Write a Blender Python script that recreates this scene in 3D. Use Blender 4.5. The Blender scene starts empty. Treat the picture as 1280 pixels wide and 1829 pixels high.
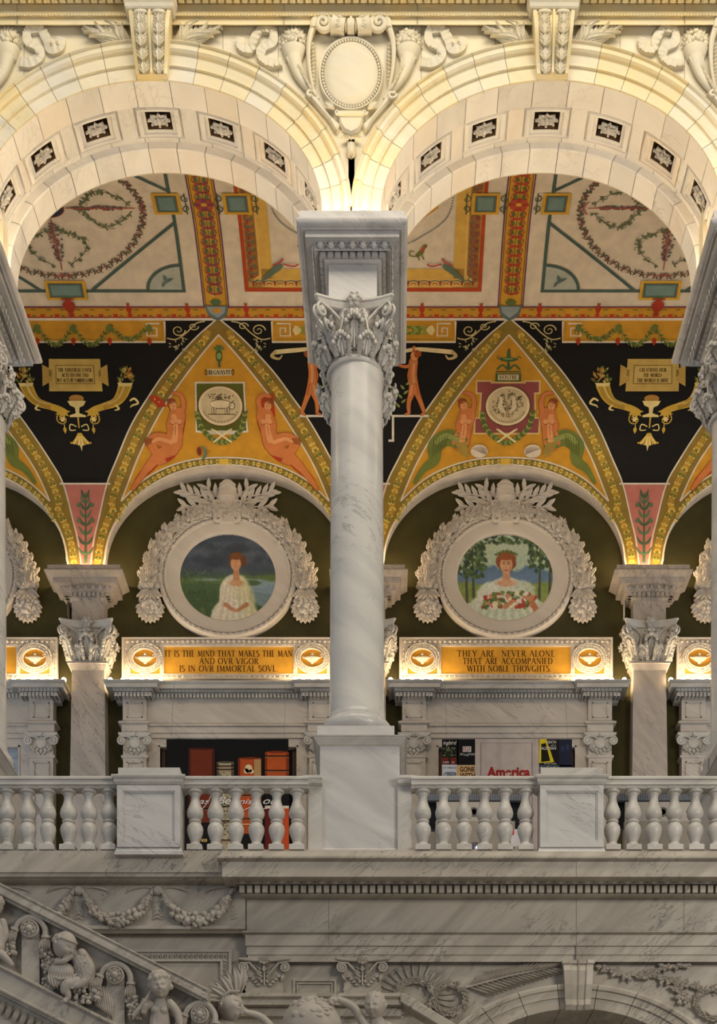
import bpy, math, random
import numpy as np
from math import pi, sin, cos, sqrt, atan2, radians
from mathutils import Vector, Matrix
from mathutils.geometry import tessellate_polygon
random.seed(7)
S = bpy.context.scene; COL = S.collection

# ---------------- camera: a shift lens looking level and square at the arcade ----------------
F = 2465.0; CX = 700.0; CY = 2428.0; D0 = 17.0; ZC = 1.65
cd = bpy.data.cameras.new('camera'); cam = bpy.data.objects.new('camera', cd); COL.objects.link(cam)
cam.location = (0, 0, ZC); cam.rotation_euler = (pi/2, 0, 0)
cd.sensor_fit = 'HORIZONTAL'; cd.sensor_width = 36; cd.lens = 36*F/1280
cd.shift_x = (640-CX)/1280; cd.shift_y = (CY-914.5)/1280
cd.clip_end = 200; S.camera = cam
S.view_settings.view_transform = 'Standard'; S.view_settings.look = 'None'
S.view_settings.gamma = 1; S.view_settings.use_curve_mapping = False
S.view_settings.exposure = 0.6

# ---------------- light ----------------
w = bpy.data.worlds.new('world'); S.world = w; w.use_nodes = True
w.node_tree.nodes['Background'].inputs[0].default_value = (0.72, 0.78, 0.9, 1)
w.node_tree.nodes['Background'].inputs[1].default_value = 0.15
HALL_E, WARM_E, SIDE_E = 1000, 1.0, 110

def area(name, loc, target, sx, sy, e, col):
    l = bpy.data.lights.new(name, 'AREA'); l.shape = 'RECTANGLE'; l.size = sx; l.size_y = sy
    l.energy = e; l.color = col
    o = bpy.data.objects.new(name, l); COL.objects.link(o); o.location = loc
    o.rotation_euler = (Vector(target)-Vector(loc)).to_track_quat('-Z', 'Y').to_euler()
    return o
area('hall_assumed_skylight', (1, 9.5, 22.5), (0, 17, 13.5), 14, 5, HALL_E*.95, (1.0, 0.88, 0.70))  # unseen skylight, assumed; placed and tinted warm to light the arches
area('hall_left_fill', (-12, 5, 11), (0, 17, 9.5), 8, 6, HALL_E*.22, (0.86, 0.92, 1.0))  # added soft fill from the left, not a known window
area('hall_side_fill', (10, 6, 9.5), (0, 16.5, 5), 4, 4, 560, (1.0, 0.93, 0.82))  # added raking fill to brighten and model the lower wall and carvings
area('corridor_left_added_fill', (-10.5, 20.5, 10.3), (0, 19.5, 9.8), 3, 4, SIDE_E, (0.72, 0.84, 1.0))  # added bluish fill rimming balusters and column, as from an assumed unseen window
area('corridor_right_added_fill', (10.5, 20.5, 10.3), (0, 19.5, 9.8), 3, 4, SIDE_E, (0.78, 0.87, 1.0))  # added matching pale blue fill at the right end, window there only assumed

def lamp_light(name, loc, e, rad=.05, col=(1.0, 0.74, 0.42), parent=None):
    l = bpy.data.lights.new(name, 'POINT'); l.energy = e; l.color = col; l.shadow_soft_size = rad
    o = bpy.data.objects.new(name, l); COL.objects.link(o)
    if parent is not None: o.parent = parent; o.location = Vector(loc)-parent.location
    else: o.location = loc
    return o

# ---------------- materials ----------------
def lin(h):
    h = h.lstrip('#'); c = [int(h[i:i+2], 16)/255 for i in (0, 2, 4)]
    return tuple(x/12.92 if x <= .04045 else ((x+.055)/1.055)**2.4 for x in c)+(1,)
def newmat(name):
    m = bpy.data.materials.new(name); m.use_nodes = True
    nt = m.node_tree; return m, nt, nt.nodes['Principled BSDF']
def marble(name, a, b, vein, sc=1.0, vs=.6, rough=.35, warm=None, ang=.6):
    m, nt, bs = newmat(name); N = nt.nodes.new; L = nt.links.new
    g = N('ShaderNodeNewGeometry'); mp = N('ShaderNodeMapping')
    mp.inputs['Rotation'].default_value = (0, ang, .3); mp.inputs['Scale'].default_value = (1/(.42*sc), 1/sc, 1/(2.3*sc)); mp.vector_type = 'TEXTURE'
    L(g.outputs['Position'], mp.inputs['Vector'])
    n1 = N('ShaderNodeTexNoise'); n1.inputs['Scale'].default_value = 1.3; n1.inputs['Detail'].default_value = 6
    n1.inputs['Distortion'].default_value = .8
    L(mp.outputs[0], n1.inputs['Vector'])
    r1 = N('ShaderNodeValToRGB'); r1.color_ramp.elements[0].position = .32; r1.color_ramp.elements[1].position = .68
    r1.color_ramp.elements[0].color = lin(b); r1.color_ramp.elements[1].color = lin(a)
    L(n1.outputs['Fac'], r1.inputs[0])
    n2 = N('ShaderNodeTexNoise'); n2.inputs['Scale'].default_value = 2.2; n2.inputs['Detail'].default_value = 9
    n2.inputs['Roughness'].default_value = .62; n2.inputs['Distortion'].default_value = .7
    L(mp.outputs[0], n2.inputs['Vector'])
    s = N('ShaderNodeMath'); s.operation = 'SUBTRACT'; s.inputs[1].default_value = .5; L(n2.outputs['Fac'], s.inputs[0])
    ab = N('ShaderNodeMath'); ab.operation = 'ABSOLUTE'; L(s.outputs[0], ab.inputs[0])
    r2 = N('ShaderNodeValToRGB'); e = r2.color_ramp.elements; e[0].position = 0; e[1].position = .02
    e[0].color = (vs, vs, vs, 1); e[1].color = (0, 0, 0, 1); L(ab.outputs[0], r2.inputs[0])
    n3 = N('ShaderNodeTexNoise'); n3.inputs['Scale'].default_value = .9; n3.inputs['Scale'].default_value = 1.1; L(g.outputs['Position'], n3.inputs['Vector'])
    r3 = N('ShaderNodeValToRGB'); r3.color_ramp.elements[0].position = .45; r3.color_ramp.elements[1].position = .62
    L(n3.outputs['Fac'], r3.inputs[0])
    mu = N('ShaderNodeMath'); mu.operation = 'MULTIPLY'; L(r2.outputs[0], mu.inputs[0]); L(r3.outputs[0], mu.inputs[1])
    mx = N('ShaderNodeMixRGB'); mx.inputs[2].default_value = lin(vein); L(mu.outputs[0], mx.inputs[0]); L(r1.outputs[0], mx.inputs[1])
    out = mx
    if warm:
        n4 = N('ShaderNodeTexNoise'); n4.inputs['Scale'].default_value = 2.2; n4.inputs['Detail'].default_value = 4
        L(g.outputs['Position'], n4.inputs['Vector'])
        r4 = N('ShaderNodeValToRGB'); r4.color_ramp.elements[0].position = .42; r4.color_ramp.elements[1].position = .7
        L(n4.outputs['Fac'], r4.inputs[0])
        m2 = N('ShaderNodeMixRGB'); m2.inputs[2].default_value = lin(warm); L(r4.outputs[0], m2.inputs[0]); L(mx.outputs[0], m2.inputs[1])
        out = m2
    L(out.outputs[0], bs.inputs['Base Color']); bs.inputs['Roughness'].default_value = rough
    bs.inputs['Specular IOR Level'].default_value = .4
    return m
M_GREY = marble('veined_grey_marble', '#c6c1ba', '#b0aca6', '#68645f', 1.5, .55, .3, ang=.55)
M_GREY2 = marble('soft_grey_marble', '#c2bcb2', '#aca69c', '#68635e', 1.6, .45, .4, ang=-.5)
M_SHAFT = marble('polished_column_marble', '#cdc8be', '#b6b2aa', '#6d6b6a', .9, .5, .27)
M_CREAM = marble('carved_cream_marble', '#d8cfb8', '#cbc1a8', '#a0977f', 1.6, .15, .5, warm='#d6caa8')
M_STAT = marble('shaded_carved_marble', '#b0a698', '#9a9083', '#746c62', 2.0, .25, .55)  # shaded copy of the carved marble, darker for the dim lower carvings
M_CARVE = marble('carved_marble', '#cdc7bc', '#b8b1a6', '#8c877f', 2.0, .2, .5)
M_LOW = marble('lower_wall_marble', '#b2a898', '#988e80', '#4f4a44', 1.7, .8, .4, ang=-.75)
M_W = [marble('arch_marble_cream', '#dbd1b8', '#cfc3a6', '#968c78', 1.2, .3, .4, warm='#d9cba4'),
       marble('arch_marble_yellowed', '#dacda8', '#cfc096', '#968868', 1.5, .3, .4, warm='#dcc68e'),
       marble('arch_marble_cool', '#d6cfbc', '#c8c0ac', '#88837a', 1.0, .35, .4, warm='#d6cbaa')]
M_SOFF = [marble('soffit_marble_pale', '#e6e1d6', '#dad4c9', '#a39d93', 1.1, .35, .4),
          marble('soffit_marble_rosy', '#e3dacb', '#dacfbe', '#a3988a', 1.4, .3, .4),
          marble('soffit_marble_grey', '#dcd7ce', '#cdc8be', '#928d85', 1.0, .4, .4)]
M_PIER = marble('pier_marble', '#b8ac9f', '#a1968a', '#5e554e', 1.8, .75, .4, ang=1.0)
M_SURR = marble('surround_marble', '#c9beb0', '#b5aa9d', '#6b635c', 1.3, .6, .35)
M_PLAST = marble('white_plaster_relief', '#d3c8b9', '#c8bcac', '#b0a595', 1.0, .15, .75)
_pc = {}
def pt(h, rough=.75, metal=0, var=.10, sc=6):
    k = (h, rough, metal)
    if k in _pc: return _pc[k]
    m, nt, bs = newmat('paint_'+h.strip('#')); N = nt.nodes.new; L = nt.links.new
    g = N('ShaderNodeNewGeometry'); n = N('ShaderNodeTexNoise'); n.inputs['Scale'].default_value = sc; n.inputs['Detail'].default_value = 5
    L(g.outputs['Position'], n.inputs['Vector'])
    r = N('ShaderNodeValToRGB'); c = lin(h); r.color_ramp.elements[0].position = .3; r.color_ramp.elements[1].position = .7
    r.color_ramp.elements[0].color = tuple(x*(1-var) for x in c[:3])+(1,); r.color_ramp.elements[1].color = tuple(min(1, x*(1+var)) for x in c[:3])+(1,)
    L(n.outputs['Fac'], r.inputs[0]); L(r.outputs[0], bs.inputs['Base Color'])
    bs.inputs['Roughness'].default_value = rough; bs.inputs['Metallic'].default_value = metal; bs.inputs['Specular IOR Level'].default_value = .25
    _pc[k] = m; return m
def emis(name, col, st):
    m, nt, bs = newmat(name); bs.inputs['Base Color'].default_value = col
    bs.inputs['Emission Color'].default_value = col; bs.inputs['Emission Strength'].default_value = st; return m
M_GREEN = pt('#3f3a1d', .8, var=.18, sc=3)
M_GOLD = pt('#e0a53a', .42, .35, var=.12, sc=5)
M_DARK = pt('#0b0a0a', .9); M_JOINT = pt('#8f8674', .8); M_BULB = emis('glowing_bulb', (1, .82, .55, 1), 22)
M_HOLE_SHADE = pt('#6a543c', .8); M_BRASS = pt('#4a3a24', .5, .6)  # hole brown: shade of the deep coffers put into the colour

# ---------------- tagging ----------------
def tag(o, label, cat, group=None, kind=None):
    if label: o['label'] = label
    if cat: o['category'] = cat
    if group: o['group'] = group
    if kind: o['kind'] = kind
    return o
def thing(name, label, cat, loc, group=None):
    o = bpy.data.objects.new(name, None); COL.objects.link(o); o.location = loc; o.empty_display_size = .1
    return tag(o, label, cat, group)
def wloc(o):
    v = Vector(o.location)
    while o.parent: o = o.parent; v += o.location
    return v
def dup(o, d=(0, 0, 0), label=None, parent=None, group=None):
    c = o.copy(); COL.objects.link(c)
    if parent is not None: c.parent = parent
    else: c.location = Vector(o.location)+Vector(d)
    if label: c['label'] = label
    if group: c['group'] = group
    for ch in list(o.children): dup(ch, parent=c)
    return c

# ---------------- pixel helpers: a frame is the plane at depth D0*r, in units of one photo pixel there ----------------
def sc(r): return D0*r/F
def P(ix, iy, r): return Vector(((ix-CX)*sc(r), D0*r, ZC+(CY-iy)*sc(r)))
class Fr:
    def __init__(s, r): s.r = r; s.s = sc(r); s.Y = D0*r
    def __call__(s, p): return ((p[0]-CX)*s.s, s.Y-p[2]*s.s, ZC+(CY-p[1])*s.s)
def ly(iy, d): return CY-(CY-iy)*(1-d/F)      # y in the frame, for a point d in front that shows at iy
def lx(ix, d): return CX+(ix-CX)*(1-d/F)

class MB:
    def __init__(s): s.v = []; s.f = []; s.m = []; s.s = []
    def add(s, vs, fs, m=0, sm=False):
        b = len(s.v); s.v.extend(vs)
        for f in fs: s.f.append(tuple(b+i for i in f)); s.m.append(m); s.s.append(sm)
    def box(s, x0, x1, y0, y1, z0, z1, m=0):
        s.add([(x0,y0,z0),(x1,y0,z0),(x1,y1,z0),(x0,y1,z0),(x0,y0,z1),(x1,y0,z1),(x1,y1,z1),(x0,y1,z1)],
              [(0,3,2,1),(4,5,6,7),(0,1,5,4),(1,2,6,5),(2,3,7,6),(3,0,4,7)], m)
    def rings(s, rs, m=0, sm=False, closed=True, cap=True):
        n = len(rs[0]); vs = [p for r in rs for p in r]; fs = []
        for i in range(len(rs)-1):
            for j in range(n if closed else n-1):
                k = (j+1) % n; fs.append((i*n+j, i*n+k, (i+1)*n+k, (i+1)*n+j))
        if cap and closed: fs.append(tuple(range(n))); fs.append(tuple((len(rs)-1)*n+j for j in range(n)))
        s.add(vs, fs, m, sm)
    def lathe(s, cx, cd_, prof, n=32, m=0, sx=1, sd=1):       # about the vertical; prof (radius, y)
        s.rings([[(cx+r*sx*cos(2*pi*j/n), y, cd_+r*sd*sin(2*pi*j/n)) for j in range(n)] for r, y in prof], m, True)
    def lathed(s, cx, cy, prof, n=32, m=0, sx=1, sy=1):       # about the depth axis; prof (radius, d)
        s.rings([[(cx+r*sx*cos(2*pi*j/n), cy+r*sy*sin(2*pi*j/n), d) for j in range(n)] for r, d in prof], m, True)
    def rect(s, cx, cd_, prof, m=0, cap=True):                # square stack; prof (hx, hd, y)
        s.rings([[(cx-hx, y, cd_+hd), (cx+hx, y, cd_+hd), (cx+hx, y, cd_-hd), (cx-hx, y, cd_-hd)] for hx, hd, y in prof], m, cap=cap)
    def sweep(s, prof, x0, x1, m=0):                          # prof (y, d) run along x
        s.rings([[(x0, y, d) for y, d in prof], [(x1, y, d) for y, d in prof]], m)
    def ball(s, c, rx, ry=None, rd=None, n=10, m=0):
        ry = rx if ry is None else ry; rd = rx if rd is None else rd; k = max(4, n*2//3); rs = []
        for i in range(k+1):
            a = pi*i/k+1e-3*(1 if i == 0 else -1 if i == k else 0)
            rs.append([(c[0]+rx*sin(a)*cos(2*pi*j/n), c[1]-ry*cos(a), c[2]+rd*sin(a)*sin(2*pi*j/n)) for j in range(n)])
        s.rings(rs, m, True)
    def tube(s, pts, rad, n=8, m=0, flat=1.0):
        pts = [Vector(p) for p in pts]; k = len(pts)
        if not hasattr(rad, '__len__'): rad = [rad]*k
        rs = []
        for i, p in enumerate(pts):
            t = (pts[min(i+1, k-1)]-pts[max(i-1, 0)])
            if t.length < 1e-9: t = Vector((1, 0, 0))
            t.normalize(); d = Vector((0, 0, 1)); a = t.cross(d)
            if a.length < .05: a = t.cross(Vector((0, 1, 0)))
            a.normalize(); b = a.cross(t).normalized(); r = max(rad[i], .01)
            rs.append([tuple(p+a*(r*cos(2*pi*j/n))+b*(r*flat*sin(2*pi*j/n))) for j in range(n)])
        s.rings(rs, m, True)
    def prism(s, poly, d0, d1, m=0, bev=0):                   # outline (x,y), front at d1
        tri = tessellate_polygon([[Vector((x, y, 0)) for x, y in poly]]); n = len(poly)
        if bev:
            c = [sum(p[0] for p in poly)/n, sum(p[1] for p in poly)/n]
            inn = []
            for i in range(n):
                a = Vector(poly[i-1]); b = Vector(poly[i]); q = Vector(poly[(i+1) % n])
                u = (b-a).normalized(); v = (q-b).normalized(); nn = Vector((-(u+v)[1], (u+v)[0]))
                if nn.length < 1e-6: nn = Vector((-u[1], u[0]))
                nn.normalize(); inn.append((b, nn))
            ar = sum(poly[i-1][0]*poly[i][1]-poly[i][0]*poly[i-1][1] for i in range(n))
            sg = 1 if ar > 0 else -1
            top = [tuple(b+nn*bev*sg) for b, nn in inn]
        else: top = poly
        vs = [(x, y, d0) for x, y in poly]+[(x, y, d1-bev) for x, y in poly]+[(x, y, d1) for x, y in top]
        fs = [(j, (j+1) % n, n+(j+1) % n, n+j) for j in range(n)]+[(n+j, n+(j+1) % n, 2*n+(j+1) % n, 2*n+j) for j in range(n)]
        fs += [tuple(2*n+i for i in t) for t in tri]+[tuple(t) for t in tri]
        s.add(vs, fs, m)
    def leaf(s, base, tip, w, h=2, side=None, m=0, n=7, lobes=0, curl=0, d=None):
        # a bulged leaf from base to tip, width w, bulge h toward the viewer; lobes cut its edge, curl lifts the tip
        b = Vector(base); t = Vector(tip); ax = t-b
        up = Vector(d) if d else Vector((0, 0, 1))
        sd = ax.cross(up)
        if sd.length < 1e-6: sd = Vector((1, 0, 0))
        sd.normalize(); up = sd.cross(ax).normalized()
        if d and up.dot(Vector(d)) < 0: up = -up
        rs = []
        for i in range(n+1):
            q = i/n; ww = w*.5*(sin(pi*min(1, q*.92+.08))**.75)
            if lobes: ww *= 1-.32*abs(sin(q*pi*lobes))
            if i == n: ww = w*.03
            p = b+ax*q+up*(h*.5*sin(pi*q)+curl*q*q*q)-ax.normalized()*(abs(curl)*.35*q**6)
            if side: p = p+sd*(side*sin(pi*q))
            rs.append([tuple(p-sd*ww-up*h*.35), tuple(p-sd*ww*.55+up*h*.3), tuple(p-sd*ww*.08-up*h*.05), tuple(p+sd*ww*.08-up*h*.05), tuple(p+sd*ww*.55+up*h*.3), tuple(p+sd*ww-up*h*.35), tuple(p-up*h*.6)])
        s.rings(rs, m, True, cap=False)
    def build(s, name, mats, parent=None, frame=None, label=None, cat=None, group=None, kind=None, ang=40, origin=None):
        if not hasattr(mats, '__len__'): mats = [mats]
        vs = [frame(p) for p in s.v] if frame else s.v
        a = np.array(vs, dtype=float)
        if parent is not None: o0 = np.array(wloc(parent))
        elif origin is not None: o0 = np.array(origin, dtype=float)
        else: o0 = np.array([(a[:, 0].min()+a[:, 0].max())/2, (a[:, 1].min()+a[:, 1].max())/2, a[:, 2].min()])
        me = bpy.data.meshes.new(name); me.from_pydata((a-o0).tolist(), [], s.f)
        for m_ in mats: me.materials.append(m_)
        me.polygons.foreach_set('material_index', s.m); me.polygons.foreach_set('use_smooth', s.s)
        if any(s.s): me.set_sharp_from_angle(angle=radians(ang))
        me.update()
        o = bpy.data.objects.new(name, me); COL.objects.link(o)
        if parent is not None: o.parent = parent
        else: o.location = o0
        return tag(o, label, cat, group, kind)

def spiral(cx, cy, r, turns=1.6, a0=0, dirn=1, n=26, sx=1, sy=1, rin=.12):
    return [(cx+sx*r*(1-(1-rin)*i/n)*cos(a0+dirn*2*pi*turns*i/n), cy+sy*r*(1-(1-rin)*i/n)*sin(a0+dirn*2*pi*turns*i/n)) for i in range(n+1)]
def smooth(pts, k=6):
    pts = [Vector(p) for p in pts]; out = []
    for i in range(len(pts)-1):
        p0 = pts[max(i-1, 0)]; p1 = pts[i]; p2 = pts[i+1]; p3 = pts[min(i+2, len(pts)-1)]
        for j in range(k):
            t = j/k
            out.append(.5*((2*p1)+(p2-p0)*t+(2*p0-5*p1+4*p2-p3)*t*t+(3*p1-p0-3*p2+p3)*t*t*t))
    out.append(pts[-1]); return [tuple(p) for p in out]
def rowx(x0, x1, pitch):
    n = max(1, int(round((x1-x0)/pitch))); return [x0+(x1-x0)*(i+.5)/n for i in range(n)]
def egg_dart(mb, x0, x1, y, d, pitch, h, m=0):
    for x in rowx(x0, x1, pitch):
        mb.ball((x, y, d+h*.12), pitch*.3, h*.47, h*.38, 10, m)
        mb.tube([(x-pitch*.40, y-h*.5, d), (x-pitch*.38, y+h*.1, d+h*.12), (x, y+h*.5, d+h*.15), (x+pitch*.38, y+h*.1, d+h*.12), (x+pitch*.40, y-h*.5, d)], h*.09, 5, m)
        mb.leaf((x+pitch*.5, y-h*.45, d), (x+pitch*.5, y+h*.5, d), pitch*.14, h*.15, n=2, m=m)
def dentils(mb, x0, x1, y0, y1, d0, d1, pitch, m=0, fill=.68):
    for x in rowx(x0, x1, pitch): mb.box(x-pitch*fill/2, x+pitch*fill/2, y0, y1, d0, d1, m)
def fruit(mb, c, R, k=14, sz=.3, rnd=None, fl=.6):
    rnd = rnd or random
    for i in range(k):
        a = rnd.uniform(0, 2*pi); q = sqrt(rnd.random())*.8
        s_ = R*sz*rnd.uniform(.6, 1.15)
        mb.ball((c[0]+R*q*cos(a), c[1]+R*q*sin(a), c[2]+R*fl*(1-q*q)), s_, s_, s_, 8)
# ---------------- the front arcade ----------------
BAY = 4.93
AX = (270, 985)                       # crowns of the two arches in the frame of the arcade face
A1, B1, A0, B0, AR, BR, YS = 358., 298., 305., 235., 286., 221., 380.
F1 = Fr(1.0)
def ell(cx, a, b, t): return (cx-a*cos(t), YS-b*sin(t))
# spandrel wall between arches and entablature
mb = MB()
for cx in (-445, 270, 985, 1700):
    n = 48
    for i in range(n):
        t0 = pi*i/n; t1 = pi*(i+1)/n
        x0, y0 = ell(cx, A1-4, B1-4, t0); x1, y1 = ell(cx, A1-4, B1-4, t1)
        mb.add([(x0, 42, 0), (x1, 42, 0), (x1, y1, 0), (x0, y0, 0)], [(0, 1, 2, 3)])
        x0, y0 = ell(cx, AR, BR, t0); x1, y1 = ell(cx, AR, BR, t1)
        mb.add([(x0, -40, -176), (x1, -40, -176), (x1, y1, -176), (x0, y0, -176)], [(0, 1, 2, 3)])
    mb.box(cx-362, cx-352, 42, YS, -6, 0); mb.box(cx+352, cx+362, 42, YS, -6, 0)
    mb.box(cx-358, cx-AR-4, -40, YS+63, -175, -90); mb.box(cx+AR+4, cx+358, -40, YS+63, -175, -90)
for x in (43, 398, 497, 752, 884, 1107, 1222):
    cx = 270 if x < 627 else 985; y = YS-(B1+2)*sqrt(1-((x-cx)/(A1+2))**2); mb.box(x-.4, x+.4, 46, y, 0, .5, 1)
mb.build('wall_front', [M_W[0], M_JOINT], frame=F1, kind='structure')
# entablature over the arches
mb = MB()
pr = [(46, -10), (46, 10), (44, 14), (30, 14), (29, 18), (22, 18), (20, 16), (6, 16), (4, 22), (-6, 24), (-12, 40), (-60, 46), (-60, -10)]
mb.sweep([(ly(y, d), d) for y, d in pr], -900, 2200)
for x in [i*5.6-260 for i in range(320)]: mb.ball((x, ly(25.5, 20), 19), 2.5, 2.2, 2, 6)
for x in [i*14-260 for i in range(130)]: mb.box(x-5, x+5, ly(2, 28), ly(-6, 28), 24, 30)
for x in (-170, 35, 272, 508, 745, 981, 1219, 1460): mb.box(x-.4, x+.4, ly(43, 14), ly(6, 16), 14, 16.6, 1)
mb.build('trim_1', [M_W[1], M_JOINT], frame=F1, kind='structure')

def soff(cx, t, d, h=0, a=A0, b=B0):
    x, y = ell(cx, a, b, t); nx, ny = -cos(t)/a, -sin(t)/b; q = sqrt(nx*nx+ny*ny)
    return (x+nx/q*h, y+ny/q*h, d)
def rosette(cx, t, d0):
    mb = MB(); rr = random.Random(int(t*100)); base = Vector(soff(cx, t, d0, 10)); x, y = ell(cx, A0, B0, t)
    nx, ny = cos(t)/A0, sin(t)/B0; q = sqrt(nx*nx+ny*ny); N = Vector((nx/q, ny/q, 0)); T = Vector((-N.y, N.x, 0)); D = Vector((0, 0, 1))
    for ring, (L, w, lift, k) in enumerate([(21, 13, 3, 8), (13, 9, 7, 6)]):
        for j in range(k):
            a = 2*pi*j/k+ring*.4; u = T*cos(a)+D*sin(a)*.62
            mb.leaf(base+N*lift, base+u*L+N*(lift+3), w, 5, m=0, n=5, lobes=2, d=N)
            if ring == 0: mb.ball(tuple(base+u*L*.9+N*(lift+4)), 2.6, n=6)
    mb.ball(tuple(base+N*10), 4.5, n=8)
    for j in range(5):
        a = 2*pi*j/5; mb.ball(tuple(base+N*11+T*4*cos(a)+D*3*sin(a)), 2, n=6)
    return mb
def make_arch(cx, label):
    root = thing('marble_arch', label, 'arch', F1((cx, YS, -60)), 'round arches of the arcade')
    rr = random.Random(int(cx))
    # archivolt of separate voussoirs
    prof = [(0, 0), (.0, 3), (.36, 3), (.37, 7), (.41, 7), (.43, 4), (.70, 6), (.72, 10), (.78, 13), (.86, 13), (.93, 11), (.97, 15), (1, 14), (1, 0)]
    mb = MB(); NV = 19
    for v in range(NV):
        m = rr.choice((0, 0, 1, 1, 2)); g = .0016
        for k in range(5):
            ta = pi*(v+k/5)/NV+(g if k == 0 else 0); tb = pi*(v+(k+1)/5)/NV-(g if k == 4 else 0)
            r = [[(*ell(cx, A0+(A1-A0)*q, B0+(B1-B0)*q, t), d) for q, d in prof] for t in (ta, tb)]
            mb.rings(r, m, False, closed=False)
    for v in range(NV+1):
        t = pi*v/NV
        r = [[(*ell(cx, A0+(A1-A0)*q, B0+(B1-B0)*q, t+e), d-.7) for q, d in prof] for e in (-.0018, .0018)]
        mb.rings(r, 3, False, closed=False)
    for t, m in ((0, 0), (pi, 1)):
        mb.rings([[(x, y+e, d) for x, y, d in [(*ell(cx, A0+(A1-A0)*q*.96, B0, t), d) for q, d in prof]] for e in (0, 64)], m, False, closed=False)
    mb.build('archivolt', M_W+[M_JOINT], root, F1)
    # soffit with coffer holes left open
    spd = lambda t: sqrt((A0*sin(t))**2+(B0*cos(t))**2)
    tc = [radians(90+22*k) for k in range(-3, 4)]
    mb = MB(); N2 = 15
    def strip(t0, t1, d0, d1, m, n=None):
        n = n or max(1, int((t1-t0)/.05))
        for i in range(n):
            ta = t0+(t1-t0)*i/n; tb = t0+(t1-t0)*(i+1)/n
            mb.add([soff(cx, ta, d0), soff(cx, tb, d0), soff(cx, tb, d1), soff(cx, ta, d1)], [(0, 1, 2, 3)], m, False)
    for v in range(N2):
        a, b = pi*v/N2+.0018, pi*(v+1)/N2-.0018
        strip(a, b, 0, -51, rr.choice((0, 0, 1, 2))); strip(a, b, -114, -123, rr.choice((0, 2)))
    for v in range(N2+1): mb.add([soff(cx, pi*v/N2+e, d, .8) for e, d in ((-.003, 0), (.003, 0), (.003, -51), (-.003, -51))], [(0, 1, 2, 3)], 3)
    last = 0
    for t in tc:
        w_ = 44/spd(t); strip(last, t-w_, -51, -114, rr.choice((0, 1, 2))); last = t+w_
    strip(last, pi, -51, -114, 0)
    for t in (0, pi):
        x, y = ell(cx, A0, B0, t); mb.add([(x, y, 0), (x, y+64, 0), (x, y+64, -123), (x, y, -123)], [(0, 1, 2, 3)], 0)
    mb.build('soffit', M_SOFF+[M_JOINT], root, F1)
    # lower ring at the back
    mb = MB()
    for v in range(17):
        m = rr.choice((0, 0, 1, 2)); g = .002
        for k in range(4):
            ta = pi*(v+k/4)/17+(g if k == 0 else 0); tb = pi*(v+(k+1)/4)/17-(g if k == 3 else 0)
            mb.rings([[(*ell(cx, A0+8, B0+8, t), -123), (*ell(cx, AR+2, BR+2, t), -123), (*ell(cx, AR, BR, t), -125), (*ell(cx, AR, BR, t), -174), (*ell(cx, AR+2, BR+2, t), -176), (*ell(cx, A0+8, B0+8, t), -176)] for t in (ta, tb)], m, False, closed=False)
        for t in (pi*v/17,):
            mb.rings([[(*ell(cx, A0, B0, t+e), -123.6), (*ell(cx, AR+.8, BR+.8, t+e), -123.6), (*ell(cx, AR+.8, BR+.8, t+e), -176)] for e in (-.003, .003)], 3, False, closed=False)
    for sg in (-1, 1):
        a, b = sorted((cx+sg*AR, cx+sg*(A0+8))); mb.box(a, b, YS, YS+64, -176, -123, 0)
    mb.build('inner_ring', M_SOFF+[M_JOINT], root, F1)
    for t in tc:
        q = spd(t); mb = MB()
        def rr4(hw, da, db, h):
            tt = [t-hw/q, t-hw/q*.33, t+hw/q*.33, t+hw/q]
            return [soff(cx, x, da, h) for x in tt]+[soff(cx, x, db, h) for x in reversed(tt)]
        R = [rr4(44, -51, -114, 0), rr4(43, -52, -113, 3), rr4(39, -54, -111, 3), rr4(38, -55, -110, -1), rr4(31, -59, -106, -1), rr4(30, -59.5, -105.5, 2.5), rr4(24, -63, -102, 2.5), rr4(23, -64, -101, 4), rr4(22, -65, -99, 44)]
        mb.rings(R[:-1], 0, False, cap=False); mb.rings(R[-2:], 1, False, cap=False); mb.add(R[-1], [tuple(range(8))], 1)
        c = mb.build('coffer', [rr.choice(M_SOFF), M_HOLE_SHADE], root, F1)
        rosette(cx, t, -82).build('rosette', [M_CARVE], c, F1)
    return root
a0 = make_arch(AX[0], 'left of the two full marble arches with rosette coffers, springing from the central column')
a1 = make_arch(AX[1], 'right of the two full marble arches with rosette coffers, springing from the central column')

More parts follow.
